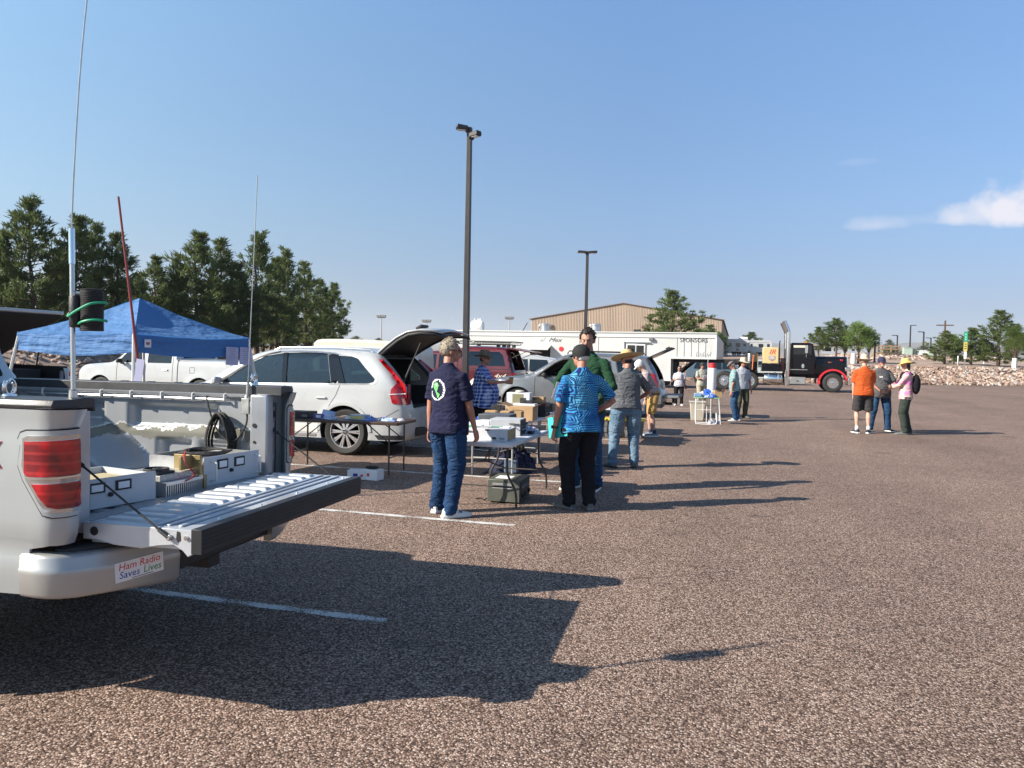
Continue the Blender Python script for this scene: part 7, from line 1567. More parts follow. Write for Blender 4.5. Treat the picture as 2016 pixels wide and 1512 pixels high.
            if hat in('straw','bush'):
                q=MB(); q.loft([ring(HM@V((0,0,z)),HM.to_3x3()@V((0,0,1)),.0955,.106,HM.to_3x3()@V((1,0,0)),28) for z in (.010,.030)],caps=False); q.build('hat_band',mat('hat_band_brown',(.12,.08,.05),.8) if hat=='bush' else hatm,co,smooth=60)
    t['k']=0; del t['k']
    class Pn: pass
    o=Pn(); o.root=t; o.hands=[t.matrix_basis@(h+(h-e).normalized()*.08) for h,e in zip(Hn,El)]; o.h=Hn; o.e=El; o.k=k; o.M=Matrix.Translation((loc[0],loc[1],0))@Matrix.Rotation(R(face-90),4,'Z')@Matrix.Scale(k,4); o.U=U; o.HR=HR; return o
DENIM=denim('dark_blue_denim',(.008,.026,.075),(.015,.050,.125)); DENIML=denim('faded_light_denim',(.07,.135,.21),(.17,.25,.33)); DENIMM=denim('mid_blue_denim',(.014,.045,.11),(.035,.09,.18))
NAVY=clothmat('navy_cotton',(.015,.016,.044)); GREYT=clothmat('heather_grey_cotton',(.105,.11,.12)); OLIVE=clothmat('olive_trousers',(.07,.075,.045)); BLACKC=clothmat('black_cloth',(.010,.010,.014)); GREENS=clothmat('dark_green_shirt',(.014,.050,.024)); ORANGE=clothmat('burnt_orange_cotton',(.48,.085,.02)); CHAR=clothmat('charcoal_canvas',(.045,.042,.042)); POLO=clothmat('grey_polo_cotton',(.085,.085,.09)); WHITEC=clothmat('pale_lilac_cotton',(.50,.50,.56)); KHAKI=clothmat('pale_khaki_cotton',(.36,.35,.29)); KHAKIP=clothmat('stone_khaki_cotton',(.38,.34,.25)); TANS=clothmat('golden_tan_cotton',(.42,.25,.09)); DGRN=clothmat('dark_green_grey_cloth',(.035,.045,.038))
PBLUE=plaid('blue_white_plaid',(.035,.085,.36),(.42,.48,.66),(.012,.02,.11),15.5,.34,.18,(.55,.58,.7)); PBRN=plaid('brown_white_plaid',(.42,.37,.36),(.20,.14,.14),(.12,.09,.11),13,.34,.14); PGRN=plaid('green_white_plaid',(.30,.42,.42),(.05,.16,.17),(.03,.08,.10),11,.36,.14,(.5,.58,.56)); PPNK=plaid('pink_cream_plaid',(.62,.50,.36),(.62,.20,.42),(.55,.30,.40),4.2,.34,.12)
HBLOND=mat('sandy_grey_hair',(.30,.25,.185),.75,0,0,.06,20,.12,60); HWHITE=mat('white_hair',(.58,.56,.54),.7,0,0,.1,40,.5,90); HDARK=mat('dark_hair',(.022,.015,.012),.6,0,0,.1,20,.12,60)
STRAW=mat('straw',(.55,.40,.19),.8,0,0,.15,30,.5,120); STRAWY=mat('yellow_straw',(.62,.45,.15),.8,0,0,.2,22,.5,120); TANH=mat('olive_tan_canvas',(.16,.125,.085),.9,0,0,.1,12,.3,150); CREAMH=mat('cream_canvas',(.52,.44,.32),.9,0,0,.1,12,.3,150)
WSHOE=mat('white_leather',(.66,.66,.64),.5,0,0,.05,12); GSHOE=mat('grey_shoe',(.10,.11,.10),.8,0,0,.2,20); SUNG=mat('sunglass_lens',(.01,.01,.012),.08,0,1)

def facing(a): return a+16.2        # degrees: 0 = right in the picture, 90 = away from the camera
# 1 man in the navy printed shirt
pA=person('man in navy t-shirt with a green and white back print, jeans and white trainers',(-2.86,7.50),facing(52),1.83,NAVY,DENIM,SKINR,WSHOE,WHT,hands=((-.24,-.02,.86),(.24,.17,.80)),poles=((-.7,-.8,0),(.35,-1,0)),feet=((-.15,.05,14),(.13,-.06,-24)),hair=HBLOND,headyaw=38,headpitch=2,glasses=BLK,hem=.835,heavy=1.14,belly=.03,curl=.55)
# back print
mb=MB(); Mb=pA.M
def onback(u,v,r=.004):      # u across, v height on the back of the shirt
    return (u,-.128-.003+.35*u*u-r,v)
def backpatch(name,poly,m,par,cx,cz,off=0.004):
    V_,T_=patch2d(poly,(),.02); mb=MB(); me=par.data; 
    from mathutils.bvhtree import BVHTree
    bv=BVHTree.FromPolygons([v.co for v in me.vertices],[p.vertices for p in me.polygons])
    pts=[]
    for a,b_ in V_:
        h=bv.ray_cast(Vector((cx+a,-.6,cz+b_)),Vector((0,1,0)))
        pts.append(h[0]+Vector((0,-off,0)) if h[0] else Vector((cx+a,-.13,cz+b_)))
    mb.add(pts,[tuple(int(i) for i in t) for t in T_]); o=mb.build(name,m,par,smooth=60,fix=False); return o
shirtA=[c for c in pA.root.children if c.name.startswith('shirt')][0]
LG=mat('print_green',(.12,.50,.12),.8); LW=mat('print_white',(.62,.64,.66),.8)
def circ(r,n=28,cx=0,cz=0,k=1): return [(cx+r*math.cos(2*math.pi*i/n),cz+r*k*math.sin(2*math.pi*i/n)) for i in range(n)]
cx_,cz_=-.035,1.285
for k in range(22):      # ring of small letters
    a=2*math.pi*k/22; 
    if k%6==5: continue
    x,z=.092*math.cos(a),.098*math.sin(a); backpatch('back_print',[(x-.009,z-.010),(x+.009,z-.010),(x+.009,z+.010),(x-.009,z+.010)],LW,shirtA,cx_,cz_)
oct_=circ(.108,10); 
for i in range(10):
    a=Vector(oct_[i]); b_=Vector(oct_[(i+1)%10]); n_=(b_-a).normalized(); n2=Vector((-n_.y,n_.x))*.0035; backpatch('back_print',[tuple(a-n2),tuple(b_-n2),tuple(b_+n2),tuple(a+n2)],LW,shirtA,cx_,cz_)
backpatch('back_print',[(-.060,.045),(-.03,.072),(.005,.070),(.018,.045),(.030,.050),(.012,.020),(.002,-.002),(-.008,-.020),(.014,-.030),(.042,-.045),(.030,-.070),(.012,-.085),(.004,-.060),(-.010,-.035),(-.030,-.008),(-.050,.010)],LG,shirtA,cx_,cz_,.005)
backpatch('back_print',[(-.022,.060),(.0,.060),(.004,.045),(-.006,.030),(-.018,.040)],LW,shirtA,cx_,cz_,.0065)
for c in [c for c in pA.root.children if c.name.startswith('shoe')]:
    x0=sum(v.co.x for v in c.data.vertices)/len(c.data.vertices); y0=sum(v.co.y for v in c.data.vertices)/len(c.data.vertices)
    sgx=1 if x0>0 else -1; M_=TX((x0+sgx*.047,y0-.005,.062),(sgx,-.35,.25)); textmesh('N',.05,M_,mat('navy_mark',(.02,.03,.08),.6),c,shear=.3,ext=.003)
# 2 man in blue print shirt
pB=person('man in a blue patterned short sleeve shirt and black cap holding a teal box',(-1.63,8.33),facing(112),1.80,aloha(),BLACKC,SKINR,GSHOE,GREY,hands=((-.30,.06,.80),(.20,.10,1.05)),poles=((-.6,-1,0),(1.0,-.55,-.2)),feet=((-.11,.06,16),(.10,-.02,-14)),hair=HWHITE,hat='cap',hatm=mat('black_cap_cloth',(.008,.008,.009),.85),headyaw=-18,headpitch=4,hem=.84,heavy=1.2,belly=.05,curl=.9,collar=True)
# 3 tall man in green
pC=person('tall man in a dark green long sleeve shirt facing the tables',(-1.80,9.62),facing(-118),2.03,GREENS,DENIMM,SKIN,BLACKC,WHT,hands=((-.20,.24,1.02),(.21,.27,1.10)),poles=((-.9,-.6,-.3),(.9,-.6,-.3)),feet=((-.12,0,8),(.14,.04,-14)),hair=HDARK,headyaw=-14,headpitch=14,sleeve='long',hem=.86,heavy=1.08,curl=.8,collar=True)
mb=MB(); mb.box(-.07,.07,-.002,.002,-.10,.10); sh_=mb.build('paper_sheet',PAPER,None); p=pC.M@Vector((-.10,.36,1.10)); sh_.location=D(1102,770,9.2); sh_.rotation_euler=(R(10),R(15),R(30)); tag(sh_,'white paper sheet held by the tall man in green','paper')
# 4 man in grey t-shirt and straw hat
pD=person('man in grey t-shirt, faded jeans and a wide straw cowboy hat',(-1.60,11.78),facing(94),1.76,GREYT,DENIML,SKINR,GSHOE,BLK,hands=((-.16,.26,1.08),(.22,.24,1.05)),poles=((-1,-.35,-.2),(1,-.35,-.2)),feet=((-.20,.02,22),(.15,.06,-12)),hair=HDARK,hat='straw',hatm=STRAW,headyaw=-28,headpitch=10,hem=.90,heavy=1.28,belly=.06,curl=.7,beard=mat('grey_hair',(.3,.28,.26),.8))
# 5 large man in blue plaid with bush hat
pE=person('heavy man in blue and white plaid shirt and tan hat holding an orange cup',(-4.33,13.05),facing(-18),1.74,PBLUE,BLACKC,SKINR,GSHOE,WHT,hands=((-.22,.22,.98),(.10,.46,1.26)),poles=((-.8,-.8,0),(.85,-.5,-.5)),feet=((-.13,0,10),(.13,.02,-10)),hair=HDARK,hat='bush',hatm=TANH,headyaw=0,glasses=SUNG,hem=.80,heavy=1.62,belly=.11,curl=1.0,palmr=(None,(-.3,1,0)))
# 6 bending man in shorts
pF=person('older man in brown plaid shirt, tan shorts and white cap bending over a table',(-1.72,16.9),facing(176),1.72,PBRN,TANS,SKINL,mat('blue_grey_trainer',(.16,.20,.26),.8),WHT,hands=((-.27,.20,.70),(.22,.50,.85)),poles=((-.3,-1,0),(.4,-.6,-.5)),feet=((-.12,.0,12),(.12,.06,-14)),hair=HWHITE,hat='cap',hatm=mat('white_cap_cloth',(.6,.6,.58),.85),headpitch=22,short=True,tuck=True,lean=24,heavy=1.12,belly=.05,curl=.8,belt=mat('brown_belt',(.08,.03,.02),.5),sock=mat('navy_sock',(.03,.04,.08),.9))
# 7 woman in lilac white top
pG=person('woman in pale lilac t-shirt, black trousers and sunglasses standing by the trailer',(-2.03,29.1),facing(-100),1.46,WHITEC,BLACKC,SKIN,WSHOE,WHT,hands=((-.26,.08,.84),(.04,.22,1.24)),poles=((-.8,-.8,0),(.7,-.4,-.7)),feet=((-.13,0,12),(.13,.0,-12)),hair=HDARK,hairstyle='long',glasses=SUNG,hem=.90,heavy=1.2,belly=.06,near=False)
mb=MB(); mb.tube(catmull([(-.09,.11,1.46),(-.12,.15,1.2),(-.26,.10,.98),(-.30,.05,.9)],5),.012,6); mb.ball((-.31,.0,.84),(.04,.09,.10)); q=mb.build('handbag',BLK,pG.root)
# 8 khaki man
pH=person('man in pale khaki shirt, trousers and dark cap behind the green table',(-1.20,28.7),facing(-78),1.60,KHAKI,KHAKIP,SKINR,GSHOE,BLK,hands=((-.26,.08,.84),(.08,.30,1.16)),poles=((-.8,-.8,0),(.8,-.5,-.5)),feet=((-.12,0,8),(.12,.0,-8)),hair=HDARK,hat='cap',hatm=mat('dark_olive_cap',(.03,.03,.022),.85),hem=.86,heavy=1.15,belly=.04,near=False,collar=True)
# 9 green plaid man looking down at the table
pI=person('man in green plaid shirt and flat grey cap looking down at the table',(-.02,22.45),facing(170),1.68,PGRN,DENIMM,SKINR,WSHOE,WHT,hands=((-.25,.14,.80),(.24,.30,.92)),poles=((-.4,-1,0),(.6,-.8,-.4)),feet=((-.12,.02,12),(.12,-.06,-10)),hair=mat('grey_hair'),hat='flat',hatm=mat('grey_tweed',(.10,.10,.10),.9),headpitch=34,lean=8,hem=.88,heavy=1.1,belly=.03,near=False,curl=.8)
# 10 man behind in boonie hat
pJ=person('man in cream boonie hat and olive trousers behind the plaid shirted man',(.17,23.6),facing(-75),1.76,clothmat('pale_grey_cotton',(.36,.38,.42)),OLIVE,SKINR,GSHOE,BLK,hands=((-.26,.08,.82),(.26,.08,.82)),feet=((-.13,0,10),(.13,.0,-10)),hair=HDARK,hat='boonie',hatm=CREAMH,glasses=mat('red_lens_glasses',(.2,.02,.02),.1,0,1),headyaw=-8,hem=.88,heavy=1.1,near=False)
# 11-13 the group on the right
pK=person('man in burnt orange t-shirt, charcoal shorts and cream boonie hat',(2.93,20.05),facing(84),1.86,ORANGE,CHAR,SKINL,mat('black_sneaker',(.02,.02,.03),.7),WHT,hands=((-.20,.10,.86),(.19,.12,.86)),poles=((-1,-.5,0),(1,-.5,0)),feet=((-.13,.02,10),(.12,.0,-34)),hair=mat('sandy_hair',(.3,.2,.12),.8),hat='boonie',hatm=CREAMH,headyaw=18,headpitch=4,short=True,hem=.88,heavy=1.2,near=False,sock=WSHOE)
pL=person('man in grey polo shirt, navy cap and blue jeans facing the camera in the group',(3.42,20.85),facing(-92),1.84,POLO,DENIMM,SKINR,BLACKC,WHT,hands=((-.12,.26,1.04),(.14,.28,1.00)),poles=((-1,-.3,-.3),(1,-.3,-.3)),feet=((-.22,0,22),(.20,.0,-16)),hair=mat('grey_hair'),hat='cap',hatm=mat('navy_cap_cloth',(.02,.022,.06),.85),glasses=SUNG,beard=mat('grey_hair'),hem=.86,heavy=1.25,belly=.10,near=False,collar=True)
pM=person('woman in pink and cream plaid shirt, yellow straw hat and backpack',(3.88,20.25),facing(158),1.80,PPNK,DGRN,SKINL,GSHOE,GREY,hands=((.02,.30,1.10),(-.02,.32,1.14)),poles=((-1,-.2,-.3),(1,-.2,-.3)),feet=((-.11,.03,10),(.12,-.06,-10)),hair=HDARK,hairstyle='long',hat='sun',hatm=STRAWY,headyaw=0,headpitch=6,hem=.84,heavy=1.12,sleeve='long',near=False)
mb=MB(); mb.ball((0,-.21,1.20),(.15,.10,.24),0,14,10); mb.build('backpack',BLACKC,pM.root); 
mb=MB(); 
for sg in (-1,1): mb.tube(catmull([(sg*.11,-.14,1.42),(sg*.12,0,1.50),(sg*.12,.11,1.42),(sg*.14,.12,1.25),(sg*.15,-.02,1.08)],5),.014,6)
mb.build('strap',BLACKC,pM.root)
mb=MB(); a=pL.U(.10,.155,1.36); mb.box(.02,.10,.165,.172,1.30,1.34); mb.build('name_badge',PAPER,pL.root)
# held things
def held(name,label,cat,pn,i,builder,mats,fwd=.075,dz=0,rot=0):
    h=pn.h[i]; e=pn.e[i]; c=h+(h-e).normalized()*fwd+Vector((0,0,dz)); mb=MB(); builder(mb,c); mb.v=[tuple(pn.M@Vector(v)) for v in mb.v]; return tag(mb.build(name,mats,bev=0),label,cat)
def cupb(mb,c): mb.lathe([(.030,-.06),(.040,.045),(.041,.05),(.036,.05),(.030,-.05)],20,0,Matrix.Translation(c+Vector((-.045,.03,.02))))
cup=held('cup','orange cup with black lid in the hand of the heavy man','cup',pE,1,cupb,mat('orange_paper_cup',(.60,.27,.03),.6)); mb=MB(); c_=pE.h[1]+(pE.h[1]-pE.e[1]).normalized()*.075+Vector((-.045,.03,.075)); mb.lathe([(.043,-.006),(.043,.004),(.036,.012),(.003,.012)],20,0,Matrix.Translation(c_)); mb.v=[tuple(pE.M@Vector(v)) for v in mb.v]; mb.build('lid',BLK,cup)
def tealb(mb,c): mb.box(-.025,.035,-.17,.10,-.08,.15,0,Matrix.Translation(c+Vector((.055,.03,.05)))@Matrix.Rotation(R(-12),4,'X')@Matrix.Rotation(R(22),4,'Z'))
held('teal_box','flat teal cardboard box carried under the arm of the man in blue print','box',pB,0,tealb,mat('teal_card',(.02,.40,.38),.6),.06)
def bot(mb,c): mb.lathe([(.005,-.20),(.032,-.20),(.034,-.04),(.026,.0),(.018,.02),(.018,.05),(.004,.052)],16,0,Matrix.Translation(c+Vector((.02,.0,-.02))))
held('water_bottle','dark blue bottle hanging from the hand of the bending man','bottle',pF,0,bot,mat('dark_blue_bottle',(.02,.035,.08),.4),.07)
for pn,i in ((pB,0),(pF,0)):
    d=(pn.h[i]-pn.e[i]).normalized(); mb=MB(); c=pn.h[i]-d*.035; sgn=-1
    mb.loft([ring(c+d*s,d,.034,.034,(0,1,0),16) for s in (-.011,.011)],caps=False); w=mb.build('watch_strap',BLK if pn is pB else STEEL,pn.root,smooth=60); mb=MB(); mb.lathe([(.018,0),(.018,.010),(.001,.011)],14,0,Matrix.Translation(c+Vector((-.030,0,0)))@Matrix.Rotation(R(-90),4,'Y')); mb.build('watch_face',INK,w)
def phone(mb,c): mb.box(-.10,.10,-.005,.005,-.07,.07,0,Matrix.Translation(c+Vector((0,.02,.06)))@Matrix.Rotation(R(-25),4,'X'))
held('notepad','white notepad held by the man in pale khaki','notepad',pH,1,phone,PAPER,.08)
# ================= tables and goods =================
DKW=mat('dark_wood_laminate',(.055,.028,.018),.5,0,0,.15,9); WTOP=mat('white_blow_moulded_plastic',(.60,.61,.64),.5,0,0,.04,9,.08,160); LEG=mat('brown_grey_steel_tube',(.06,.05,.045),.4,.3,0,.1,14)
BOXG=mat('olive_grey_radio_paint',(.085,.09,.075),.5,0,0,.1,12); GREEN=mat('green_sheet',(.10,.38,.20),.6); NAVYB=mat('navy_cloth_bag',(.006,.009,.032),.9,0,0,.2,8,.3,40); YEL=mat('yellow_plastic',(.68,.55,.05),.45,0,0,.08,9); LGREY=mat('light_grey_plastic',(.42,.43,.45),.5,0,0,.05,12)
def ftable(name,label,loc,rz,L,W,H,topm,legm,style='bow',th=.045,rad=.05,inset=.28):
    t=thing(name,label,'table',(loc[0],loc[1],0),rz)
    mb=MB(); P=[]
    for cx,cy,a0 in ((L/2-rad,W/2-rad,0),(-L/2+rad,W/2-rad,90),(-L/2+rad,-W/2+rad,180),(L/2-rad,-W/2+rad,270)): P+=[(cx+rad*math.cos(R(a0+a)),cy+rad*math.sin(R(a0+a))) for a in (0,30,60,90)]
    mb.prism(P,H-th,H,'z'); mb.build('table_top',topm,t,bev=.006)
    if style=='bow':
        for sx in (-1,1):
            x=sx*(L/2-inset)
            for sy in (-1,1):
                y=sy*(W/2-.11); mb=MB(); mb.tube(catmull([(x,y,H-th),(x,y,.46),(x,y+sy*.015,.36),(x,y+sy*.09,.22),(x,y+sy*.11,.12),(x,y+sy*.11,.012)],4),.0135,8); mb.build('leg',legm,t)
            mb=MB(); mb.tube([(x,-(W/2-.05),.24),(x,W/2-.05,.24)],.010,6); mb.tube([(x,-.05,H-th),(x-sx*.0,-.05,.50),],.008,6); mb.tube([(x,-W/2+.11,.44),(x,0,.52),(x,W/2-.11,.44)],.008,6); mb.tube([(x,0,.52),(x-sx*.38,0,H-th)],.009,6); mb.build('brace',legm,t)
    else:
        for sx in (-1,1):
            x=sx*(L/2-inset)
            for sy in (-1,1): mb=MB(); y=sy*(W/2-.08); mb.tube([(x,y,H-th),(x,y,.012)],.013,8); mb.build('leg',legm,t)
            mb=MB(); mb.tube([(x,-W/2+.08,.25),(x,W/2-.08,.25)],.009,6); mb.tube([(x,-W/2+.09,.45),(x-sx*.34,-W/2+.12,H-th)],.008,6); mb.tube([(x,W/2-.09,.45),(x-sx*.34,W/2-.12,H-th)],.008,6); mb.build('brace',legm,t)
    return t
def goods(name,label,cat,x,y,z,w,d,h,m,rz=0,bev=.004,group=None):
    """box shaped goods: w along x, d along y"""
    mb=MB(); mb.box(-w/2,w/2,-d/2,d/2,0,h); o=tag(mb.build(name,m,loc=(x,y,z+.001),rz=R(rz),bev=bev),label,cat,group); return o
def sub(par,name,m,*a,bev=0): mb=MB(); mb.box(*a); return mb.build(name,m,par,bev=bev)
# brown table in front of the station wagon
ftable('folding_table','dark brown folding table with small parts laid out, in front of the white station wagon',(-5.28,9.83),R(3),1.83,.72,.74,DKW,LEG,'straight',.038,.03,.16)
T=.741
b=goods('case','black flat case at the left end of the brown table','case',-5.93,9.72,T,.34,.26,.09,BLK,4); sub(b,'grey_label',GREY,.06,.14,-.132,-.130,.02,.05)
b=goods('parts_box','small purple and white box on the brown table','box',-5.62,9.66,T,.14,.10,.065,mat('purple_card',(.10,.10,.28),.6),10); sub(b,'label',PAPER,-.03,.04,-.052,-.050,.015,.05)
b=goods('clear_case','clear case of yellow components on the brown table','case',-5.05,9.78,T,.24,.15,.07,LGREY,-6); 
for k in range(5): sub(b,'component',YEL,-.10+.04*k,-.075+.04*k,-.078,-.074,.015,.05)
BAGM=mat('clear_plastic_bag',(.42,.46,.58),.25,0,.3,.25,30,.5,60)
def crumple(name,label,cat,x,y,z,rx,ry,h,m,seed,n=26):
    mb=MB(); rows=[]
    for i in range(n+1):
        row=[]
        for j in range(n+1):
            u,v=-1+2*i/n,-1+2*j/n; r=math.hypot(u,v); k=max(0,1-r**2.2); hh=h*k**.5*(.45+.9*abs(noise.noise(Vector((u*3+seed,v*3,seed)))) +.3*abs(noise.noise(Vector((u*9,v*9+seed,0)))))
            row.append((u*rx*(1+.1*noise.noise(Vector((v*3,seed,0)))),v*ry*(1+.1*noise.noise(Vector((u*3,seed,5)))),.002+hh))
        rows.append(row)
    mb.loft(rows,0,False,closed=False); return tag(mb.build(name,m,loc=(x,y,z),rz=seed,smooth=25),label,cat)
for k,(dx,dy,rx,h,m,lab) in enumerate(((-.40,-.02,.08,.03,GREEN,'green packet left of centre on the brown table'),(-.15,-.14,.10,.05,BAGM,'crumpled clear bag beside the green packet on the brown table'),(.05,.02,.07,.04,WHT,'small white bag behind the yellow component case'),(.42,-.10,.10,.06,mat('blue_plastic_bag',(.12,.20,.48),.3,0,.2,.2,30,.4,60),'blue plastic bag right of the component case'),(.55,.06,.09,.05,BAGM,'clear bag behind the blue bag on the brown table'),(.68,-.06,.11,.045,mat('pale_blue_bag',(.35,.45,.68),.3,0,.2,.2,30,.4,60),'pale blue bag near the right end of the brown table'),(.80,.04,.07,.035,WHT,'white bag at the right end of the brown table'))): crumple('parts_bag',lab,'bag',-5.28+dx,9.80+dy+dx*.05,T,rx,rx*.8,h,m,k*1.7+1)
mb=MB(); mb.add([(-.12,0,0),(.10,0,0),(.10,.05,.10),(-.10,.06,.13)],[(0,1,2,3)]); q=tag(mb.build('paper_sheet',mat('bluish_paper',(.45,.5,.68),.7),loc=(-5.47,9.62,T+.002)),'folded bluish paper standing on the brown table','paper'); q.modifiers.new('s','SOLIDIFY').thickness=.002
b=goods('carton','white carton with small prints lying on the ground under the brown table','box',-4.80,9.25,0,.24,.16,.12,PAPER,12); sub(b,'print',BLU,-.04,.02,-.083,-.081,.03,.08); sub(b,'print',mat('sticker_red'),.06,.09,-.083,-.081,.04,.07)
b=goods('carton','second white carton on the ground with black cable on top','box',-4.58,9.27,0,.22,.16,.14,PAPER,-8); sub(b,'print',mat('sticker_red'),-.05,-.01,-.083,-.081,.05,.09)
mb=MB(); mb.tube([Vector(((.07+.01*k)*math.cos(a),(.05+.01*k)*math.sin(a),.008*k)) for k in range(3) for a in [j*math.pi/6 for j in range(12)]],.008,6); tag(mb.build('cable',RUB,loc=(-4.60,9.27,.15)),'black cable bundled on top of the white carton','cable')
# white table A (near) : runs along y
TA=ftable('folding_table','near white plastic folding table carrying the long white carton','x' and (-2.63,8.72),R(90),1.86,.74,.74,WTOP,LEG,'bow',.045,.07,.24)
z=.741
ab=goods('product_carton','white product carton lettered on its side, on the near white table','box',-2.60,8.17,z,.46,.40,.125,mat('white_carton',(.60,.60,.62),.6,0,0,.03,9),3,.003)
textmesh('Ableton',.034,TX((-.17,-.2025,.092),(0,-1,0)),INK,ab); textmesh('Push',.030,TX((.17,-.2025,.028),(0,-1,0)),INK,ab)
mb=MB(); [mb.box(.06+.012*k,.069+.012*k,-.204,-.2015,.018,.040) for k in range(4)]; mb.build('lettering',INK,ab); sub(ab,'carton_end',CARD,.2315,.233,-.19,.19,.006,.119); sub(ab,'tab_slot',INK,-.02,.03,-.204,-.2005,.110,.1245)
b=goods('paper_pad','papers and green leaflet lying on the white carton','paper',-2.56,8.22,z+.127,.30,.21,.006,PAPER,12,.0); sub(b,'green_leaflet',GREEN,-.06,.07,-.04,.06,.0062,.008)
mb=MB(); mb.tube(catmull([(-2.78,8.12,z+.136),(-2.70,8.05,z+.14),(-2.60,8.10,z+.14),(-2.48,8.08,z+.138)],5),.004,6); tag(mb.build('cord',INK),'thin dark cord across the white carton','cord')
def radio(name,label,x,y,zz,w,d,h,m,rz,face='x',fm=BLK,knobs=5,stripe=None):
    b=goods(name,label,'radio equipment',x,y,zz,w,d,h,m,rz,.004)
    if face=='x':
        f=sub(b,'front_panel',fm,w/2,w/2+.006,-d/2+.01,d/2-.01,.01,h-.01)
        for k in range(knobs): q=MB(); q.lathe([(.010,0),(.009,.014),(.001,.015)],10,0,Matrix.Translation((w/2+.006,-d/2+.04+(d-.08)*k/max(1,knobs-1),h*(.35 if k%2 else .6)))@Matrix.Rotation(R(90),4,'Y')); q.build('knob',ALU if k%2 else GREY,f)
    else:
        f=sub(b,'front_panel',fm,-w/2+.01,w/2-.01,-d/2-.006,-d/2,.01,h-.01)
        for k in range(knobs): q=MB(); q.lathe([(.010,0),(.009,.014),(.001,.015)],10,0,Matrix.Translation((-w/2+.04+(w-.08)*k/max(1,knobs-1),-d/2-.006,h*(.35 if k%2 else .6)))@Matrix.Rotation(R(90),4,'X')); q.build('knob',ALU if k%2 else GREY,f)
    return b
radio('receiver','light grey radio with dark knobbed front behind the white carton',-2.58,8.75,z,.36,.32,.19,LGREY,4)
b=goods('carton','open white carton left of the light grey radio','box',-2.88,8.80,z,.20,.26,.15,mat('white_carton'),-5)
goods('carton','flat white carton under the long dark grey receiver','box',-2.86,9.22,z,.42,.36,.07,mat('white_carton'),3)
radio('receiver','long dark grey receiver with black front, furthest on the near white table',-2.86,9.22,z+.072,.40,.34,.13,mat('dark_grey_steel',(.10,.105,.115),.45,.3,0,.1,12),2)
b=goods('flat_case','black flat case on the near white table in front of the cardboard boxes','case',-2.44,9.50,z,.26,.16,.05,BLK,10)
crumple('plastic_bag','crumpled clear plastic bag on the right edge of the near white table','bag',-2.42,9.02,z,.13,.17,.09,BAGM,5.3)
# small table with green topped box left of it
b=goods('equipment_case','black case with a green sheet on top beside the man in navy','case',-2.90,8.42,z,.16,.40,.11,BLK,3); sub(b,'green_sheet',GREEN,-.07,.06,-.19,.05,.1112,.116); sub(b,'white_sheet',PAPER,-.06,.07,.06,.18,.1112,.114)
b=goods('speaker_box','tall dark grey speaker box standing between the man in navy and the plaid man','speaker',-4.35,11.35,0,.34,.34,1.02,mat('dark_grey_steel'),0,.01)
b=goods('basket','white perforated plastic basket on top of the dark speaker box','basket',-4.33,11.33,1.021,.30,.26,.20,WHT,8)
for i in range(3):
    for k in range(4): sub(b,'slot',INK,-.12+.065*k,-.09+.065*k,-.1325,-.130,.03+.055*i,.05+.055*i)
# heavy grey radio on the ground
hk=thing('ground_radio','olive grey radio with vents standing on the ground under the white table','radio equipment',(-2.50,8.55,0),R(2))
mb=MB(); mb.box(-.19,.19,-.24,.24,.015,.27); mb.build('case_body',BOXG,hk,bev=.008)
mb=MB(); [mb.box(-.13,.10,-.243,-.2405,.17+.013*k,.176+.013*k) for k in range(5)]; mb.build('vent_slots',LGREY,hk)
mb=MB(); mb.box(.191,.196,-.225,.225,.03,.255); f=mb.build('front_panel',BLK,hk)
for k,(y,zz) in enumerate(((-.15,.19),(-.15,.09),(-.03,.19),(-.03,.09),(.09,.18),(.17,.10))): q=MB(); q.lathe([(.025,0),(.022,.02),(.001,.021)],12,0,Matrix.Translation((.196,y,zz))@Matrix.Rotation(R(90),4,'Y')); q.build('knob',DARK if k%2 else GREY,f)
mb=MB(); mb.box(-.12,.06,-.16,.05,.2705,.273); mb.build('paper_note',PAPER,hk)
mb=MB(); mb.tube(catmull([(-.19,-.1,.03),(-.26,-.14,.012),(-.30,-.06,.012),(-.36,-.12,.012)],5),.006,6); mb.build('power_cord',RUB,hk)
# white tables B and C continuing away
ftable('folding_table','second white folding table loaded with cardboard boxes, behind the near one',(-3.22,10.88),R(90),1.83,.74,.74,WTOP,mat('pale_steel_tube',(.42,.42,.40),.4,.4),'straight',.045,.05,.2)
ftable('folding_table','third white folding table further back loaded with radios',(-3.34,12.78),R(92),1.83,.74,.74,WTOP,MATS['pale_steel_tube'],'straight',.045,.05,.2)
def carton(label,x,y,zz,w,d,h,rz,printed=True,open_=False,m=CARD):
    b=goods('cardboard_box',label,'box',x,y,zz,w,d,h,m,rz,.003)
    if printed:
        for k,(a0,a1,z0) in enumerate(((-.35,.1,.72),(-.30,.0,.55),(-.32,-.05,.40))): sub(b,'print',mat('faded_brown_print',(.20,.11,.05),.9),w*a0,w*a1,-d/2-.002,-d/2-.0005,h*z0,h*z0+.012)
    if open_:
        for sx in (-1,1):
            q=MB(); q.box(0,sx*w*.34,-d/2,d/2,0,.003,0,Matrix.Translation((sx*w/2,0,h))@Matrix.Rotation(R(-sx*25),4,'Y')); q.build('flap',CARDD,b)
    else: sub(b,'tape',mat('brown_tape',(.30,.19,.10),.3),-w/2-.0005,w/2+.0005,-.02,.02,h+.0005,h+.0015)
    return b
carton('nearest tan cardboard box on the second table, printed on its side',-3.00,10.36,z,.30,.20,.16,4)
carton('larger open cardboard box with a label on the second table',-2.98,10.86,z,.36,.30,.20,2,open_=True); 
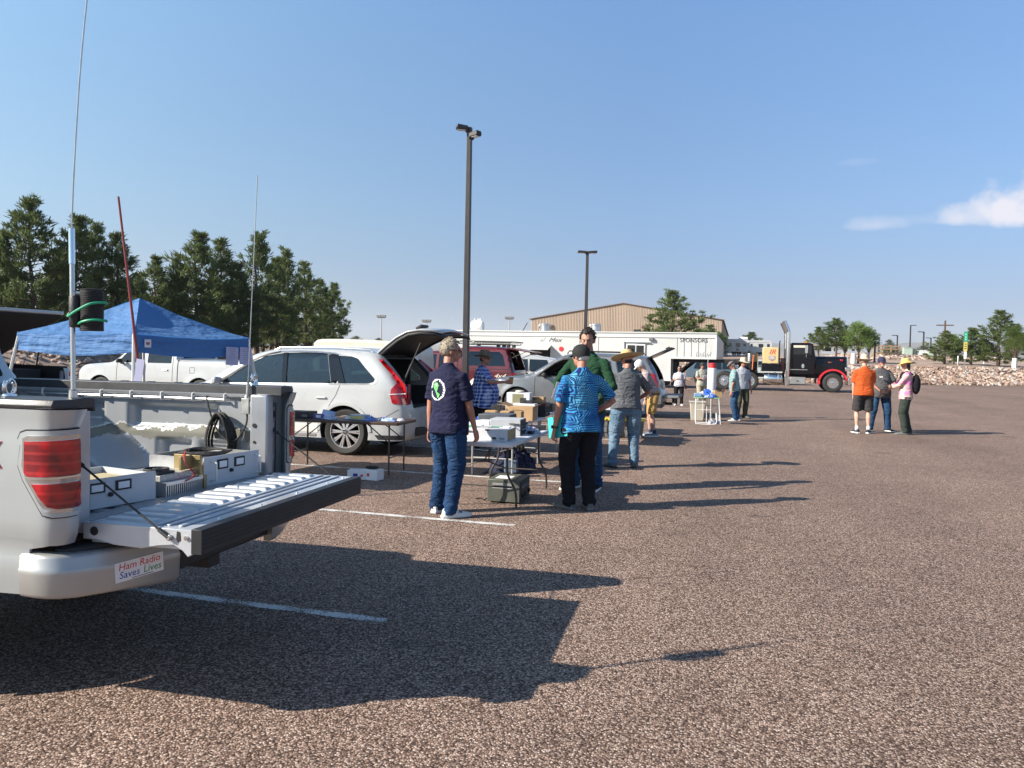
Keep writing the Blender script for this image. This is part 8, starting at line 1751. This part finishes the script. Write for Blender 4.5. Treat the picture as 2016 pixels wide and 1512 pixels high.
b=carton('cardboard box with an orange mark under the white box, in front of the plaid man',-3.20,11.45,z,.36,.28,.21,3); sub(b,'orange_mark',mat('orange_print',(.6,.16,.05),.8),-.14,-.09,-.143,-.141,.09,.14)
b=goods('white_box','white box with a cut out window on top of the orange marked cardboard box','box',-3.20,11.45,z+.213,.36,.22,.16,mat('white_carton'),4); sub(b,'cutout',mat('olive_glass',(.22,.21,.12),.4),-.09,.08,-.113,-.1105,.01,.14); q=MB(); q.lathe([(.05,0),(.07,.01),(.06,.03),(.01,.035)],16,0,Matrix.Translation((0,0,.161))); q.build('jar_lid',CREAM,b)
b=goods('tool_tray','yellow tool tray on the second table','tray',-3.22,10.18,z,.30,.20,.05,YEL,4); sub(b,'tray_inside',BLK,-.1,.1,-.07,.07,.0505,.056)
b=goods('radio_case','black instrument with a tilted lid beside the yellow tray','radio equipment',-3.00,10.10,z,.22,.14,.06,BLK,5); q=MB(); q.prism([(-.06,0),(.06,0),(.10,.11),(.06,.12)],-.06,.05,'y',0,Matrix.Translation((0,0,.061))); q.build('tilted_lid',BLK,b)
b=goods('clutter_box','small white box with gadgets between the cardboard boxes','box',-3.20,10.62,z,.14,.14,.08,mat('white_carton'),0); q=MB(); q.ball((0,0,.11),(.06,.05,.03)); q.tube([(-.06,0,.1),(-.10,.03,.15)],.005,5); q.build('gadget',BLK,b)
b=goods('carton','white carton behind the large open cardboard box','box',-3.05,11.25,z,.34,.18,.22,mat('white_carton'),0); q=MB(); q.box(-.08,.0,-.03,.03,.221,.30); q.box(.02,.10,-.05,.0,.221,.27); q.build('gadget',BLK,b)
radio('transceiver','black radio stack on the second table near the blue shirted man',-2.98,11.75,z,.30,.42,.16,BLK,2,fm=DARK); b=goods('flat_radio','flat maroon and black unit on top of the black radio stack','radio equipment',-2.98,11.74,z+.162,.32,.40,.05,mat('maroon_black_metal',(.05,.012,.014),.5),4)
carton('small cardboard box on the flat unit near the blue shirted man',-2.98,11.70,z+.214,.24,.16,.09,0)
b=goods('pink_box','small pink and white box beside the small cardboard box','box',-3.16,11.70,z+.214,.10,.12,.09,mat('pink_card',(.55,.12,.2),.6),0); sub(b,'white_side',WHT,-.051,-.0505,-.05,.05,.01,.08)
for k,(x,y,w,d,h,m,lab) in enumerate(((-3.45,12.3,.26,.2,.16,BLK,'black radio at the front of the third table'),(-3.12,12.35,.22,.2,.13,LGREY,'light grey meter at the front of the third table'),(-3.5,12.8,.24,.24,.2,GREY,'dark grey receiver in the middle of the third table'),(-3.12,12.8,.26,.2,.14,BLK,'black scanner in the middle of the third table'),(-3.4,13.3,.3,.24,.18,BLK,'black power supply at the far end of the third table'))):
    radio('table_radio',lab,x,y,.741,w,d,h,m,k*4-6,'y',knobs=4)
for k in range(5):
    mb=MB(); mb.lathe([(.03,0),(.03,.05),(.02,.07),(.03,.09),(.01,.11)],12); tag(mb.build('microphone',BLK if k%2 else ALU,loc=(-3.28+.06*k,12.05+.05*(k%2),.741)),('leftmost','second','middle','fourth','rightmost')[k]+' of five small round microphones on the radio tables','microphone')
# things under the tables
crumple('cloth_bag','navy blue cloth bag on the ground under the second white table','bag',-3.1,10.75,0,.32,.42,.40,NAVYB,3.1)
crumple('cloth_bag','smaller dark bag beside the navy cloth bag under the tables','bag',-3.35,11.6,0,.26,.3,.34,BLACKC,8.1)
b=goods('gear_box','grey blue gadget on the ground behind the table legs','radio equipment',-2.98,10.25,.06,.16,.12,.16,mat('slate_blue_plastic',(.12,.18,.26),.5),20); q=MB(); q.tube([(-.3,0,-.02),(.2,.05,-.02)],.012,6); q.lathe([(.05,-.05),(.05,-.02)],10,0,Matrix.Translation((-.25,0,0))); q.build('stand',BLK,b)
# totes and table behind the grey shirted man
for k,(x,y) in enumerate(((-2.62,16.35),(-2.1,16.45))):
    t=thing('storage_tote','grey storage tote with a yellow lid, '+('left' if k==0 else 'right')+' one behind the man in the straw hat','tote',(x,y,0),R(3))
    mb=MB(); mb.add([(-.21,-.15,0),(.21,-.15,0),(.21,.15,0),(-.21,.15,0),(-.25,-.19,.36),(.25,-.19,.36),(.25,.19,.36),(-.25,.19,.36)],[(0,3,2,1),(4,5,6,7),(0,1,5,4),(1,2,6,5),(2,3,7,6),(3,0,4,7)]); [mb.box(-.20+.1*j,-.185+.1*j,-.192,-.17,.02,.33) for j in range(5)]; mb.build('tub',GREY,t,bev=.012)
    mb=MB(); mb.box(-.27,.27,-.21,.21,.361,.40); mb.build('lid',YEL,t,bev=.012)
b=goods('yellow_case','yellow hard case on top of the totes','case',-2.35,16.38,.401,.42,.30,.10,YEL,3,.03)
ftable('folding_table','white folding table with black gear behind the man in the straw hat',(-2.42,15.35),R(90),1.83,.74,.74,WTOP,LEG,'straight',.045,.05,.2)
for k,(x,y,w,d,h,m,lab) in enumerate(((-2.6,14.8,.3,.3,.14,BLK,'black amplifier nearest on the gear table'),(-2.2,14.9,.2,.3,.10,ALU,'aluminium unit nearest on the gear table'),(-2.5,15.4,.3,.26,.16,BLK,'black radio in the middle of the gear table'),(-2.2,15.6,.22,.3,.14,GREY,'grey radio in the middle of the gear table'),(-2.5,16.0,.3,.2,.2,BLK,'tall black radio at the far end of the gear table'))): radio('gear',lab,x,y,.741,w,d,h,m,k*3,'y',knobs=4)
ftable('folding_table','dark folding table in front of the bending man',(-2.55,17.5),R(90),1.6,.7,.74,DKW,LEG,'straight',.04,.03,.12)
for k,(x,y,w,h,lab) in enumerate(((-2.35,17.1,.24,.12,'black unit nearest the bending man'),(-2.6,17.6,.3,.16,'larger black unit further along the dark table'))): radio('gear',lab,x,y,.741,w,.25,h,BLK,k*7,'y',knobs=3)
# green topped camp table and bin
cx_,cy_=-.74,20.95
t=thing('camp_table','green topped camp table on pale tube legs with blue goods','table',(cx_,cy_,0),R(4))
mb=MB(); mb.box(-.33,.33,-.28,.28,.685,.71); mb.build('table_top',mat('pale_green_board',(.22,.42,.25),.6,0,0,.1,9),t,bev=.006)
for sy in (-1,1): mb=MB(); mb.tube(catmull([(-.27,sy*.24,.685),(-.27,sy*.24,.08),(-.20,sy*.24,.015),(.18,sy*.24,.015),(.26,sy*.24,.08),(.26,sy*.24,.30)],5),.012,8); mb.build('leg',WHM,t)
for sy in (-1,1): mb=MB(); mb.tube([(.30,sy*.26,.685),(.36,sy*.26,.02)],.012,8); mb.build('leg',WHM,t)
mb=MB(); mb.tube([(-.1,-.24,.685),(-.1,-.24,.35)],.009,6); mb.tube([(-.27,.24,.36),(.3,.24,.36)],.009,6); mb.build('brace',WHM,t)
b=goods('basin','blue clear basin at the left of the green camp table','basin',cx_-.22,cy_-.1,.711,.20,.2,.10,mat('blue_clear_plastic',(.16,.26,.42),.2,0,.5),3,.02)
mb=MB(); mb.lathe([(.09,0),(.10,.02),(.02,.025),(.02,.0)],20,0,Matrix.Rotation(R(70),4,'X')); tag(mb.build('blue_dish',mat('bright_blue_plastic',(.02,.09,.42),.4),loc=(cx_+.02,cy_-.05,.83)),'round bright blue dish standing on the green camp table','dish')
crumple('blue_bag','bright blue bag heaped on the green camp table','bag',cx_+.12,cy_-.12,.711,.16,.13,.12,mat('bright_blue_plastic'),2.2); crumple('blue_bag','pale blue bag at the front of the green camp table','bag',cx_+.05,cy_-.2,.711,.15,.09,.06,mat('pale_blue_bag'),4.2)
crumple('plastic_bag','white plastic bag at the back of the green camp table','bag',cx_-.1,cy_+.12,.711,.13,.12,.14,WHT,6.6)
t=thing('cooler_tube','tall white cylinder with a red cap behind the green camp table','cylinder',(cx_+.10,cy_+.75,0))
mb=MB(); mb.tube([(0,0,.0),(0,0,.74)],.03,8); mb.build('stand',STEEL,t); mb=MB(); mb.lathe([(.11,.74),(.115,.76),(.115,1.45),(.11,1.47)],24); mb.build('tube_body',WHT,t); mb=MB(); mb.lathe([(.10,1.471),(.10,1.60),(.02,1.61)],20); mb.build('red_cap',mat('sticker_red'),t)
mb=MB(); mb.lathe([(.01,0),(.008,.9),(.005,2.2)],8); tag(mb.build('thin_rod',WHM,loc=(cx_-.0,cy_+.3,0)),'thin pale upright rod rising behind the green camp table','rod')
b=goods('open_carton','brown open carton at the right of the green camp table','box',cx_+.42,cy_+.0,.56,.20,.2,.18,CARD,15); b.location.z=.711; b.location.x=cx_+.27; q=MB(); q.box(-.06,.09,-.12,-.05,.185,.25); q.build('black_gadget',BLK,b)
t=thing('waste_bin','ribbed beige bin on the ground left of the green camp table','bin',(-1.02,22.0,0),R(5))
mb=MB(); mb.add([(-.17,-.14,0),(.17,-.14,0),(.17,.14,0),(-.17,.14,0),(-.21,-.18,.52),(.21,-.18,.52),(.21,.18,.52),(-.21,.18,.52)],[(0,3,2,1),(0,1,5,4),(1,2,6,5),(2,3,7,6),(3,0,4,7),(4,5,6,7)]); mb.build('bin_body',mat('beige_plastic',(.42,.38,.31),.5,0,0,.05,9),t,bev=.02); mb=MB(); mb.box(-.225,.225,-.195,.195,.50,.55); mb.build('rim',MATS['beige_plastic'],t,bev=.01)
crumple('floor_bag','white and dark bundle on the ground under the camp table','bag',cx_+.2,cy_+.2,0,.22,.14,.14,mat('mixed_bundle',(.3,.3,.34),.7,0,0,.6,14),7.3)

# more small clutter on the market tables
clut=[('hand_radio','black handheld radio lying on the near white table edge',-2.34,8.95,.06,.14,.035,BLK),('small_box','small red box at the back of the near white table',-2.45,9.32,.10,.08,.05,mat('sticker_red')),('meter','small grey meter standing beside the long dark receiver',-2.55,9.28,.10,.12,.11,GREY),
('small_box','small blue box beside the yellow tray on the second table',-3.42,10.30,.12,.10,.07,mat('bright_blue_plastic')),('manual','stack of white manuals behind the yellow tray',-3.45,10.58,.20,.26,.06,PAPER),('small_box','little brown carton at the left edge of the second table',-3.48,10.9,.16,.16,.12,CARD),('speaker','small black speaker left of the cardboard stack',-3.50,11.25,.14,.16,.18,BLK),
('power_supply','grey power supply between the second and third tables',-3.05,12.02,.20,.16,.12,GREY),('small_box','cream carton behind the microphones',-3.50,12.05,.16,.2,.14,CREAM),('manual','white manual lying between the radios on the third table',-3.30,12.58,.18,.22,.03,PAPER),('small_box','tan carton at the aisle edge of the third table',-3.05,13.1,.18,.2,.12,CARD),('small_box','dark red box in the middle of the third table',-3.30,13.05,.12,.12,.10,PM),
('meter','light grey meter at the aisle edge of the gear table',-2.15,15.25,.14,.14,.12,LGREY),('small_box','yellow box at the aisle edge of the gear table',-2.18,15.95,.14,.14,.09,YEL),('manual','white papers at the near end of the gear table',-2.4,14.6,.22,.18,.02,PAPER),('small_box','tan carton at the near end of the dark table',-2.6,17.0,.2,.18,.12,CARD)]
for nm,lab,x,y,w,d,h,m in clut:
    b=goods(nm,lab,nm.replace('_',' '),x,y,.741,w,d,h,m,(x*91)%24-12)
    if nm in('meter','power_supply','speaker'):
        f=sub(b,'front_panel',BLK,w/2,w/2+.004,-d/2+.01,d/2-.01,.01,h-.01); q=MB(); q.lathe([(.022,0),(.018,.008),(.001,.009)],12,0,Matrix.Translation((w/2+.004,0,h*.6))@Matrix.Rotation(R(90),4,'Y')); q.build('dial',PAPER if nm=='meter' else GREY,f)
    elif h>.05: sub(b,'label',PAPER if m is not PAPER else INK,-w*.25,w*.2,-d/2-.002,-d/2-.0005,h*.3,h*.7)
for k,(x,y,zz,r_) in enumerate(((-2.45,8.55,.868,.05),(-3.15,10.45,.742,.07),(-3.3,12.2,.742,.06),(-2.3,15.75,.742,.08))):
    mb=MB(); mb.tube([Vector(((r_+.006*j)*math.cos(a),(r_*.7+.006*j)*math.sin(a),.006+.006*j)) for j in range(3) for a in [i*math.pi/6 for i in range(12)]],.0045,6); tag(mb.build('cable',RUB if k%2 else GREY,loc=(x,y,zz)),('coiled grey cable near the white product carton','coiled black cable near the printed cardboard box','coiled grey cable at the front of the third table','coiled black cable on the gear table')[k],'cable')
mb=MB(); mb.box(-6500,6500,-6500,6500,-6.5,260); hz=mb.build('haze',mat('tmp_haze'),smooth=0); tag(hz,'thin summer haze that pales the far hills','haze',kind='stuff')
hm_=bpy.data.materials.new('haze_air'); hm_.use_nodes=True; hm_.node_tree.nodes.clear(); o_=hm_.node_tree.nodes.new('ShaderNodeOutputMaterial'); v_=hm_.node_tree.nodes.new('ShaderNodeVolumePrincipled'); v_.inputs['Color'].default_value=(.80,.88,1,1); v_.inputs['Density'].default_value=.00011; v_.inputs['Anisotropy'].default_value=.3
hm_.node_tree.links.new(v_.outputs[0],o_.inputs['Volume']); hz.data.materials.clear(); hz.data.materials.append(hm_); scene.cycles.volume_bounces=1
